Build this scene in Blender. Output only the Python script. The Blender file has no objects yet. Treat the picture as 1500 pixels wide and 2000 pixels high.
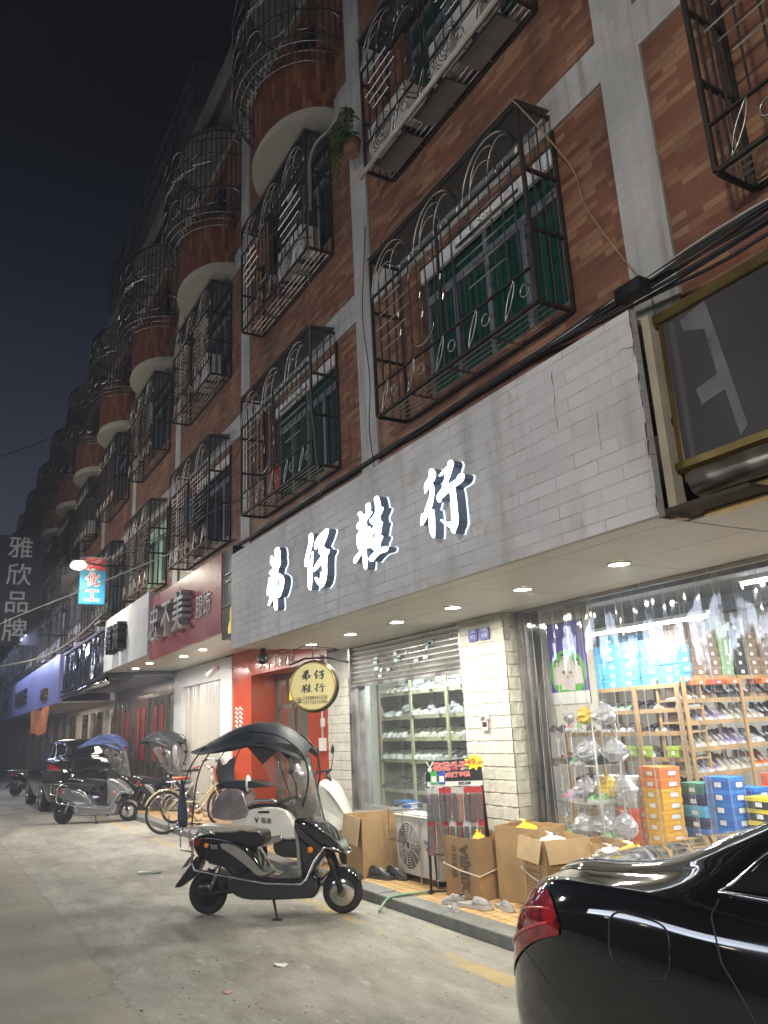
import bpy, bmesh, math, random
from mathutils import Vector, Matrix
random.seed(7)
R = math.radians
sc = bpy.context.scene
# ------------------------------------------------------------------ camera
CAM_POS = (0.0, 0.0, 1.6)
YAW, PITCH, ROLL = R(59.473), R(15.336), R(-2.776)
f_ = Vector((-math.sin(YAW)*math.cos(PITCH), math.cos(YAW)*math.cos(PITCH), math.sin(PITCH)))
r_ = f_.cross(Vector((0, 0, 1))).normalized(); u_ = r_.cross(f_)
c_, s_ = math.cos(ROLL), math.sin(ROLL)
rr = r_*c_ + u_*s_; uu = u_*c_ - r_*s_
cam = bpy.data.cameras.new("camera"); camo = bpy.data.objects.new("camera", cam)
sc.collection.objects.link(camo); sc.camera = camo
camo.matrix_world = Matrix(((rr.x, uu.x, -f_.x, CAM_POS[0]), (rr.y, uu.y, -f_.y, CAM_POS[1]), (rr.z, uu.z, -f_.z, CAM_POS[2]), (0, 0, 0, 1)))
cam.sensor_fit = 'VERTICAL'; cam.sensor_height = 24.0; cam.lens = 24.0*1507.8/2000.0
cam.clip_start = 0.05; cam.clip_end = 2000
# ------------------------------------------------------------------ world: night sky, town glow low down
w = bpy.data.worlds.new("World"); sc.world = w; w.use_nodes = True
nt = w.node_tree; nt.nodes.clear()
tc = nt.nodes.new('ShaderNodeTexCoord'); sx = nt.nodes.new('ShaderNodeSeparateXYZ')
cr = nt.nodes.new('ShaderNodeValToRGB'); bg = nt.nodes.new('ShaderNodeBackground'); wo = nt.nodes.new('ShaderNodeOutputWorld')
nt.links.new(tc.outputs['Generated'], sx.inputs[0]); nt.links.new(sx.outputs['Z'], cr.inputs[0])
nt.links.new(cr.outputs[0], bg.inputs[0]); nt.links.new(bg.outputs[0], wo.inputs[0])
e = cr.color_ramp.elements
e[0].position = 0.0; e[0].color = (0.060, 0.068, 0.088, 1)
e[1].position = 0.80; e[1].color = (0.0008, 0.0009, 0.0016, 1)
for p, c in ((0.22, (0.034, 0.040, 0.058, 1)), (0.38, (0.0165, 0.020, 0.032, 1)), (0.52, (0.006, 0.0078, 0.0145, 1)), (0.64, (0.0018, 0.0023, 0.0048, 1))):
    n = e.new(p); n.color = c
bg.inputs[1].default_value = 1.0
sc.view_settings.view_transform = 'Standard'; sc.view_settings.look = 'None'
sc.view_settings.exposure = 0.0; sc.view_settings.gamma = 1.0
try:
    cy = sc.cycles; cy.use_denoising = True; cy.max_bounces = 7; cy.transparent_max_bounces = 24
    cy.diffuse_bounces = 3; cy.glossy_bounces = 4; cy.transmission_bounces = 5; cy.caustics_reflective = False; cy.caustics_refractive = False
    cy.sample_clamp_indirect = 4.0; cy.volume_bounces = 0
    cy.denoising_input_passes = 'RGB_ALBEDO_NORMAL'
except Exception:
    pass
# ------------------------------------------------------------------ helpers
def link(o): sc.collection.objects.link(o); return o
def tag(o, label=None, cat=None, group=None, kind=None):
    if label: o['label'] = label
    if cat: o['category'] = cat
    if group: o['group'] = group
    if kind: o['kind'] = kind
    return o
def thing(name, label, cat, loc=(0, 0, 0), rz=0, group=None):
    o = bpy.data.objects.new(name, None); o.empty_display_size = 0.2; link(o)
    o.location = loc; o.rotation_euler = (0, 0, rz)
    return tag(o, label, cat, group)
def copy_tree(o, parent=None):
    c = o.copy(); sc.collection.objects.link(c)
    if parent: c.parent = parent
    for ch in list(o.children): copy_tree(ch, c)
    return c
def inst(proto, first, loc, rz=0, label=None, group=None, scale=None):
    o = proto if first else copy_tree(proto)
    o.location = loc; o.rotation_euler = (0, 0, rz)
    if scale: o.scale = scale
    if label: o['label'] = label
    if group: o['group'] = group
    return o
ORD = ['lowest', 'second', 'third', 'fourth', 'fifth', 'sixth', 'seventh', 'eighth', 'ninth', 'tenth', 'eleventh', 'twelfth', 'thirteenth', 'fourteenth', 'fifteenth', 'sixteenth', 'seventeenth', 'eighteenth', 'nineteenth', 'twentieth']
NTH = ['first'] + ORD[1:]

class MB:
    def __init__(s): s.v = []; s.f = []; s.uv = {}; s.mi = {}; s.sm = set(); s.cur = 0
    def add(s, vs, fs, smooth=False, uvs=None):
        b = len(s.v); s.v += [tuple(p) for p in vs]
        for k, f in enumerate(fs):
            i = len(s.f); s.f.append([b+j for j in f])
            if smooth: s.sm.add(i)
            if s.cur: s.mi[i] = s.cur
            if uvs: s.uv[i] = uvs[k]
        return s
    def box(s, x0, x1, y0, y1, z0, z1):
        x0, x1 = min(x0, x1), max(x0, x1); y0, y1 = min(y0, y1), max(y0, y1); z0, z1 = min(z0, z1), max(z0, z1)
        v = [(x0, y0, z0), (x1, y0, z0), (x1, y1, z0), (x0, y1, z0), (x0, y0, z1), (x1, y0, z1), (x1, y1, z1), (x0, y1, z1)]
        return s.add(v, [(0, 3, 2, 1), (4, 5, 6, 7), (0, 1, 5, 4), (1, 2, 6, 5), (2, 3, 7, 6), (3, 0, 4, 7)])
    def obox(s, c, size, m=None):
        hx, hy, hz = [a/2 for a in size]; m = m or Matrix.Identity(3)
        v = [Vector(c) + m @ Vector((i*hx, j*hy, k*hz)) for k in (-1, 1) for i, j in ((-1, -1), (1, -1), (1, 1), (-1, 1))]
        return s.add(v, [(0, 3, 2, 1), (4, 5, 6, 7), (0, 1, 5, 4), (1, 2, 6, 5), (2, 3, 7, 6), (3, 0, 4, 7)])
    def tube(s, pts, r, n=6, closed=False, cap=True):
        pts = [Vector(p) for p in pts]; N = len(pts)
        rs = r if isinstance(r, (list, tuple)) else [r]*N
        prev = None; rings = []
        for i, p in enumerate(pts):
            if closed: t = pts[(i+1) % N] - pts[i-1]
            else: t = pts[min(i+1, N-1)] - pts[max(i-1, 0)]
            if t.length < 1e-9: t = Vector((0, 0, 1))
            t.normalize()
            if prev is None:
                a = Vector((0, 0, 1)) if abs(t.z) < 0.9 else Vector((1, 0, 0)); nrm = t.cross(a).normalized()
            else:
                nrm = prev - t*prev.dot(t)
                nrm = nrm.normalized() if nrm.length > 1e-6 else t.orthogonal().normalized()
            prev = nrm; b = t.cross(nrm)
            rings.append([p + (nrm*math.cos(2*math.pi*k/n) + b*math.sin(2*math.pi*k/n))*rs[i] for k in range(n)])
        vs = [q for g in rings for q in g]; fs = []
        M = N if closed else N-1
        for i in range(M):
            j = (i+1) % N
            for k in range(n): l = (k+1) % n; fs.append((i*n+k, i*n+l, j*n+l, j*n+k))
        if not closed and cap: fs.append(tuple(range(n))[::-1]); fs.append(tuple((N-1)*n+k for k in range(n)))
        return s.add(vs, fs, smooth=n > 4)
    def bar(s, a, b, r, n=4): return s.tube([a, b], r, n)
    def loft(s, rings, cap0=True, cap1=True, closed=True, smooth=True):
        n = len(rings[0]); vs = [q for g in rings for q in g]; fs = []
        for i in range(len(rings)-1):
            for k in range(n if closed else n-1):
                l = (k+1) % n; fs.append((i*n+k, i*n+l, (i+1)*n+l, (i+1)*n+k))
        s.add(vs, fs, smooth=smooth)
        b = len(s.v) - len(vs)
        if cap0: s.f.append([b+k for k in range(n)][::-1]); s._m()
        if cap1: s.f.append([b+(len(rings)-1)*n+k for k in range(n)]); s._m()
        return s
    def _m(s):
        if s.cur: s.mi[len(s.f)-1] = s.cur
    def prism(s, poly, fn, d0, d1, smooth=False):
        """poly: 2-D outline; fn(a,b,d) gives the 3-D point; thickness from d0 to d1"""
        n = len(poly)
        vs = [fn(a, b, d0) for a, b in poly] + [fn(a, b, d1) for a, b in poly]
        fs = [tuple(range(n))[::-1], tuple(range(n, 2*n))]
        s.add(vs, fs); b = len(s.v)-2*n
        for k in range(n):
            l = (k+1) % n; s.f.append([b+k, b+l, b+n+l, b+n+k]); s._m()
            if smooth: s.sm.add(len(s.f)-1)
        return s
    def lathe(s, prof, c, axis='z', n=16, m=None):
        """prof: list (radius, height)"""
        rings = []
        for r, h in prof:
            g = []
            for k in range(n):
                a = 2*math.pi*k/n; x, y = r*math.cos(a), r*math.sin(a)
                p = Vector((x, y, h))
                if axis == 'y': p = Vector((x, h, y))
                if axis == 'x': p = Vector((h, x, y))
                if m: p = m @ p
                g.append(Vector(c)+p)
            rings.append(g)
        return s.loft(rings)
    def ball(s, c, rad, n=10, m=None, lumps=0):
        rx, ry, rz = rad if isinstance(rad, (tuple, list)) else (rad,)*3
        vs = []; fs = []; h = max(4, n//2)
        for i in range(h+1):
            t = math.pi*i/h
            for k in range(n):
                a = 2*math.pi*k/n; q = 1 + (random.uniform(-lumps, lumps) if lumps and 0 < i < h else 0)
                p = Vector((rx*math.sin(t)*math.cos(a)*q, ry*math.sin(t)*math.sin(a)*q, rz*math.cos(t)))
                if m: p = m @ p
                vs.append(Vector(c)+p)
        for i in range(h):
            for k in range(n): l = (k+1) % n; fs.append((i*n+k, (i+1)*n+k, (i+1)*n+l, i*n+l))
        return s.add(vs, fs, smooth=True)
    def build(s, name, mat, parent=None, off=None, bevel=0, sub=0, smooth_all=False, clean=False):
        me = bpy.data.meshes.new(name)
        o3 = Vector(off) if off else Vector((0, 0, 0))
        me.from_pydata([tuple(Vector(p)-o3) for p in s.v], [], s.f)
        mats = mat if isinstance(mat, (list, tuple)) else [mat]
        for m in mats: me.materials.append(m)
        uvl = me.uv_layers.new(name='uv')
        for p in me.polygons:
            i = p.index
            p.material_index = s.mi.get(i, 0)
            p.use_smooth = (i in s.sm) or smooth_all
            if i in s.uv:
                for k, li in enumerate(p.loop_indices): uvl.data[li].uv = s.uv[i][k]
            else:
                nrm = p.normal; ax = max(range(3), key=lambda q: abs(nrm[q]))
                for li, vi in zip(p.loop_indices, p.vertices):
                    v = Vector(s.v[vi])
                    uvl.data[li].uv = (v.x, v.z) if ax == 1 else ((v.y, v.z) if ax == 0 else (v.x, v.y))
        if clean or sub:
            bm = bmesh.new(); bm.from_mesh(me); bmesh.ops.remove_doubles(bm, verts=bm.verts, dist=1e-5)
            bmesh.ops.recalc_face_normals(bm, faces=bm.faces); bm.to_mesh(me); bm.free()
        o = bpy.data.objects.new(name, me); link(o)
        if parent: o.parent = parent
        if bevel:
            b = o.modifiers.new('bevel', 'BEVEL'); b.width = bevel; b.segments = 2; b.limit_method = 'ANGLE'; b.angle_limit = R(40)
        if sub:
            b = o.modifiers.new('sub', 'SUBSURF'); b.levels = sub; b.render_levels = sub
        return o
def arc(c, r, a0, a1, n, fn=lambda a, b: (a, b)):
    return [fn(c[0]+r*math.cos(a0+(a1-a0)*k/n), c[1]+r*math.sin(a0+(a1-a0)*k/n)) for k in range(n+1)]
def cr_spline(pts, n=6, closed=False):
    P = [Vector(p) for p in pts]; out = []; N = len(P)
    for i in range(N if closed else N-1):
        if closed: a, b, c, d = P[i-1], P[i], P[(i+1) % N], P[(i+2) % N]
        else: a, b, c, d = P[max(i-1, 0)], P[i], P[i+1], P[min(i+2, N-1)]
        for k in range(n):
            t = k/n
            out.append(0.5*((2*b)+(c-a)*t+(2*a-5*b+4*c-d)*t*t+(3*b-a-3*c+d)*t**3))
    if not closed: out.append(P[-1])
    return out
def text_obj(body, size, mat, parent=None, m=None, extrude=0.004, name='lettering', shear=0, bold=0, sx=1.0, align='CENTER', spacing=1.0):
    """text in its local XY plane, then placed by 4x4 matrix m; becomes a mesh"""
    cu = bpy.data.curves.new(name, 'FONT'); cu.body = body; cu.size = size; cu.extrude = extrude; cu.shear = shear
    cu.offset = bold; cu.align_x = align; cu.align_y = 'CENTER'; cu.space_character = spacing; cu.resolution_u = 3
    to = bpy.data.objects.new(name, cu); link(to)
    bpy.context.view_layer.update()
    dg = bpy.context.evaluated_depsgraph_get()
    me = bpy.data.meshes.new_from_object(to.evaluated_get(dg))
    bpy.data.objects.remove(to)
    mm = (m or Matrix.Identity(4)) @ Matrix.Diagonal((sx, 1, 1, 1))
    me.transform(mm); me.materials.clear(); me.materials.append(mat)
    o = bpy.data.objects.new(name, me); link(o)
    if parent: o.parent = parent
    return o
def face_m(origin, right, up):
    """matrix whose local x,y run along right,up and z faces out"""
    r = Vector(right).normalized(); u = Vector(up).normalized(); n = r.cross(u)
    return Matrix(((r.x, u.x, n.x, origin[0]), (r.y, u.y, n.y, origin[1]), (r.z, u.z, n.z, origin[2]), (0, 0, 0, 1)))
def rotz(a): return Matrix.Rotation(a, 3, 'Z')
def euler3(a, b, c): return (Matrix.Rotation(c, 3, 'Z') @ Matrix.Rotation(b, 3, 'Y') @ Matrix.Rotation(a, 3, 'X'))
# ------------------------------------------------------------------ materials
def new_mat(name):
    m = bpy.data.materials.new(name); m.use_nodes = True
    return m, m.node_tree, m.node_tree.nodes['Principled BSDF']
def P(name, col, rough=0.5, metal=0.0, var=0.15, vs=6.0, bump=0.0, bs=40.0, emit=None, es=0.0, coat=0.0, rvar=0.1, alpha=None, spec=None, trans=0):
    m, t, b = new_mat(name)
    b.inputs['Base Color'].default_value = (*col, 1); b.inputs['Roughness'].default_value = rough; b.inputs['Metallic'].default_value = metal
    if coat: b.inputs['Coat Weight'].default_value = coat; b.inputs['Coat Roughness'].default_value = 0.03
    if spec is not None: b.inputs['Specular IOR Level'].default_value = spec
    if trans: b.inputs['Transmission Weight'].default_value = trans
    if emit: b.inputs['Emission Color'].default_value = (*emit, 1); b.inputs['Emission Strength'].default_value = es
    if alpha is not None: b.inputs['Alpha'].default_value = alpha
    co = t.nodes.new('ShaderNodeTexCoord')
    if var or rvar:
        n = t.nodes.new('ShaderNodeTexNoise'); n.inputs['Scale'].default_value = vs; n.inputs['Detail'].default_value = 5
        t.links.new(co.outputs['Object'], n.inputs['Vector'])
        if var:
            x = t.nodes.new('ShaderNodeMix'); x.data_type = 'RGBA'
            x.inputs[6].default_value = (*[c*(1-var) for c in col], 1); x.inputs[7].default_value = (*[min(1, c*(1+var)) for c in col], 1)
            mr = t.nodes.new('ShaderNodeMapRange'); mr.inputs[1].default_value = 0.3; mr.inputs[2].default_value = 0.7
            t.links.new(n.outputs['Fac'], mr.inputs[0]); t.links.new(mr.outputs[0], x.inputs[0]); t.links.new(x.outputs[2], b.inputs['Base Color'])
        if rvar:
            mr = t.nodes.new('ShaderNodeMapRange'); mr.inputs[1].default_value = 0.3; mr.inputs[2].default_value = 0.7
            mr.inputs[3].default_value = max(0, rough-rvar); mr.inputs[4].default_value = min(1, rough+rvar)
            t.links.new(n.outputs['Fac'], mr.inputs[0]); t.links.new(mr.outputs[0], b.inputs['Roughness'])
    if bump:
        n2 = t.nodes.new('ShaderNodeTexNoise'); n2.inputs['Scale'].default_value = bs; n2.inputs['Detail'].default_value = 4
        t.links.new(co.outputs['Object'], n2.inputs['Vector'])
        bu = t.nodes.new('ShaderNodeBump'); bu.inputs['Strength'].default_value = bump; bu.inputs['Distance'].default_value = 0.01
        t.links.new(n2.outputs['Fac'], bu.inputs['Height']); t.links.new(bu.outputs[0], b.inputs['Normal'])
    return m
def emis(name, col, s):
    m, t, b = new_mat(name); b.inputs['Base Color'].default_value = (*[c*0.5 for c in col], 1)
    b.inputs['Emission Color'].default_value = (*col, 1); b.inputs['Emission Strength'].default_value = s
    return m
def brickmat(name, cols, mortar, bw, bh, msize=0.004, rough=0.55, bump=0.4, rot=False, roughbump=0, stain=None, vary=0.12, rowoff=0.5, mvar=False, streak=None):
    m, t, b = new_mat(name); L = t.links.new; N = t.nodes.new
    uv = N('ShaderNodeUVMap'); uv.uv_map = 'uv'
    mp = N('ShaderNodeMapping'); L(uv.outputs[0], mp.inputs[0])
    if rot: mp.inputs['Rotation'].default_value = (0, 0, R(90))
    br = N('ShaderNodeTexBrick'); br.inputs['Scale'].default_value = 1; br.inputs['Brick Width'].default_value = bw; br.inputs['Row Height'].default_value = bh
    br.inputs['Mortar Size'].default_value = msize; br.inputs['Mortar Smooth'].default_value = 0.2; br.offset = rowoff
    br.inputs['Color1'].default_value = (0, 0, 0, 1); br.inputs['Color2'].default_value = (1, 1, 1, 1); br.inputs['Mortar'].default_value = (0.5, 0.5, 0.5, 1)
    L(mp.outputs[0], br.inputs['Vector'])
    ra = N('ShaderNodeValToRGB'); ra.color_ramp.interpolation = 'LINEAR'
    els = ra.color_ramp.elements; k = len(cols)
    els[0].position = 0; els[0].color = (*cols[0], 1); els[1].position = 1; els[1].color = (*cols[-1], 1)
    for i in range(1, k-1): q = els.new(i/(k-1)); q.color = (*cols[i], 1)
    L(br.outputs['Color'], ra.inputs[0])
    no = N('ShaderNodeTexNoise'); no.inputs['Scale'].default_value = 1.3; no.inputs['Detail'].default_value = 6; L(uv.outputs[0], no.inputs['Vector'])
    mr = N('ShaderNodeMapRange'); mr.inputs[1].default_value = 0.3; mr.inputs[2].default_value = 0.7; mr.inputs[3].default_value = 1-vary*2; mr.inputs[4].default_value = 1+vary; L(no.outputs['Fac'], mr.inputs[0])
    mu = N('ShaderNodeVectorMath'); mu.operation = 'SCALE'; L(ra.outputs[0], mu.inputs[0]); L(mr.outputs[0], mu.inputs['Scale'])
    mx = N('ShaderNodeMix'); mx.data_type = 'RGBA'; mx.inputs[7].default_value = (*mortar, 1); L(mu.outputs[0], mx.inputs[6])
    if mvar:
        nm = N('ShaderNodeTexNoise'); nm.inputs['Scale'].default_value = 2.6; nm.inputs['Detail'].default_value = 8; nm.inputs['Roughness'].default_value = 0.7; L(uv.outputs[0], nm.inputs['Vector'])
        rm_ = N('ShaderNodeMapRange'); rm_.inputs[1].default_value = 0.46; rm_.inputs[2].default_value = 0.66; rm_.inputs[3].default_value = 0.12; rm_.inputs[4].default_value = 0.95; L(nm.outputs['Fac'], rm_.inputs[0])
        mm_ = N('ShaderNodeMath'); mm_.operation = 'MULTIPLY'; L(br.outputs['Fac'], mm_.inputs[0]); L(rm_.outputs[0], mm_.inputs[1]); L(mm_.outputs[0], mx.inputs[0])
    else: L(br.outputs['Fac'], mx.inputs[0])
    out = mx.outputs[2]
    if stain:
        n3 = N('ShaderNodeTexNoise'); n3.inputs['Scale'].default_value = stain[1]; n3.inputs['Detail'].default_value = 9; n3.inputs['Roughness'].default_value = 0.7; L(uv.outputs[0], n3.inputs['Vector'])
        m3 = N('ShaderNodeMapRange'); m3.inputs[1].default_value = stain[2]; m3.inputs[2].default_value = stain[2]+0.12; L(n3.outputs['Fac'], m3.inputs[0])
        m4 = N('ShaderNodeMath'); m4.operation = 'MULTIPLY'; m4.inputs[1].default_value = stain[3]; L(m3.outputs[0], m4.inputs[0])
        x2 = N('ShaderNodeMix'); x2.data_type = 'RGBA'; x2.inputs[7].default_value = (*stain[0], 1); L(out, x2.inputs[6]); L(m4.outputs[0], x2.inputs[0]); out = x2.outputs[2]
    if streak:
        ms = N('ShaderNodeMapping'); ms.inputs['Scale'].default_value = (streak[1], streak[2], 1); L(uv.outputs[0], ms.inputs[0])
        n5 = N('ShaderNodeTexNoise'); n5.inputs['Scale'].default_value = 1; n5.inputs['Detail'].default_value = 7; n5.inputs['Roughness'].default_value = 0.65; L(ms.outputs[0], n5.inputs['Vector'])
        m5 = N('ShaderNodeMapRange'); m5.inputs[1].default_value = 0.50; m5.inputs[2].default_value = 0.72; m5.inputs[4].default_value = streak[3]; L(n5.outputs['Fac'], m5.inputs[0])
        x5 = N('ShaderNodeMix'); x5.data_type = 'RGBA'; x5.inputs[7].default_value = (*streak[0], 1); L(out, x5.inputs[6]); L(m5.outputs[0], x5.inputs[0]); out = x5.outputs[2]
    L(out, b.inputs['Base Color']); b.inputs['Roughness'].default_value = rough
    inv = N('ShaderNodeMath'); inv.operation = 'SUBTRACT'; inv.inputs[0].default_value = 1; L(br.outputs['Fac'], inv.inputs[1])
    h = inv.outputs[0]
    if roughbump:
        n4 = N('ShaderNodeTexNoise'); n4.inputs['Scale'].default_value = 9; n4.inputs['Detail'].default_value = 7; L(uv.outputs[0], n4.inputs['Vector'])
        a1 = N('ShaderNodeMath'); a1.operation = 'MULTIPLY_ADD'; a1.inputs[1].default_value = roughbump; L(n4.outputs['Fac'], a1.inputs[0]); L(h, a1.inputs[2]); h = a1.outputs[0]
    bu = N('ShaderNodeBump'); bu.inputs['Strength'].default_value = bump; bu.inputs['Distance'].default_value = 0.01
    L(h, bu.inputs['Height']); L(bu.outputs[0], b.inputs['Normal'])
    return m
def clear_film(name, tint=(0.95, 0.97, 1.0), refl=0.12, rough=0.04, mid=None, bump=0.3, bs=3.0, opac=0.06, stretch=(1, 1, 1)):
    """thin clear plastic / glass: mostly lets things through, glossy on top"""
    m, t, b = new_mat(name); L = t.links.new; N = t.nodes.new; t.nodes.remove(b)
    o = [n for n in t.nodes if n.type == 'OUTPUT_MATERIAL'][0]
    tr = N('ShaderNodeBsdfTransparent'); tr.inputs[0].default_value = (*tint, 1)
    gl = N('ShaderNodeBsdfGlossy'); gl.inputs['Roughness'].default_value = rough
    df = N('ShaderNodeBsdfDiffuse'); df.inputs[0].default_value = (*(mid or (0.8, 0.82, 0.85)), 1)
    lw = N('ShaderNodeLayerWeight'); lw.inputs[0].default_value = 0.35
    mr = N('ShaderNodeMapRange'); mr.inputs[3].default_value = refl*0.5; mr.inputs[4].default_value = min(0.9, refl*4); L(lw.outputs['Facing'], mr.inputs[0])
    co = N('ShaderNodeTexCoord'); mp = N('ShaderNodeMapping'); mp.inputs['Scale'].default_value = stretch
    no = N('ShaderNodeTexNoise'); no.inputs['Scale'].default_value = bs; no.inputs['Detail'].default_value = 3
    L(co.outputs['Object'], mp.inputs[0]); L(mp.outputs[0], no.inputs['Vector'])
    bu = N('ShaderNodeBump'); bu.inputs['Strength'].default_value = bump; bu.inputs['Distance'].default_value = 0.02
    L(no.outputs['Fac'], bu.inputs['Height']); L(bu.outputs[0], gl.inputs['Normal'])
    m1 = N('ShaderNodeMixShader'); L(mr.outputs[0], m1.inputs[0]); L(tr.outputs[0], m1.inputs[1]); L(gl.outputs[0], m1.inputs[2])
    m2 = N('ShaderNodeMixShader'); m2.inputs[0].default_value = opac; L(m1.outputs[0], m2.inputs[1]); L(df.outputs[0], m2.inputs[2])
    L(m2.outputs[0], o.inputs[0])
    return m
CHR = P('dull chrome tube', (0.70, 0.66, 0.58), 0.34, 1.0, var=0.1, rvar=0.08)
CH = P('chrome', (0.75, 0.75, 0.76), 0.12, 1.0, var=0.05, rvar=0.05)
STEEL = P('brushed steel', (0.45, 0.44, 0.43), 0.3, 1.0, var=0.15, vs=3, rvar=0.1)
ALU = P('aluminium frame', (0.50, 0.51, 0.52), 0.4, 0.7, var=0.1)
DKMET = P('dark metal', (0.035, 0.034, 0.033), 0.45, 0.6, var=0.3)
BLK = P('black plastic', (0.012, 0.012, 0.013), 0.38, var=0.3)
BLKM = P('matt black', (0.02, 0.02, 0.022), 0.75, var=0.3, bump=0.2)
RUB = P('tyre rubber', (0.022, 0.021, 0.02), 0.85, var=0.3, vs=20, bump=0.3, bs=80)
WHP = P('white paint', (0.72, 0.71, 0.68), 0.5, var=0.06)
CREAM = P('cream wall', (0.60, 0.57, 0.48), 0.8, var=0.08, vs=1.5)
GOLD = P('gold metal', (0.36, 0.25, 0.085), 0.33, 0.9, var=0.25, vs=2)
RED = P('red plastic', (0.45, 0.03, 0.03), 0.4, var=0.15)
YEL = P('yellow plastic bag', (0.75, 0.52, 0.03), 0.35, var=0.15, bump=0.5, bs=25)
ORG = P('orange plastic', (0.75, 0.20, 0.03), 0.4)
GREY = P('grey rubber', (0.16, 0.16, 0.155), 0.7, var=0.15, vs=20)
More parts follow.
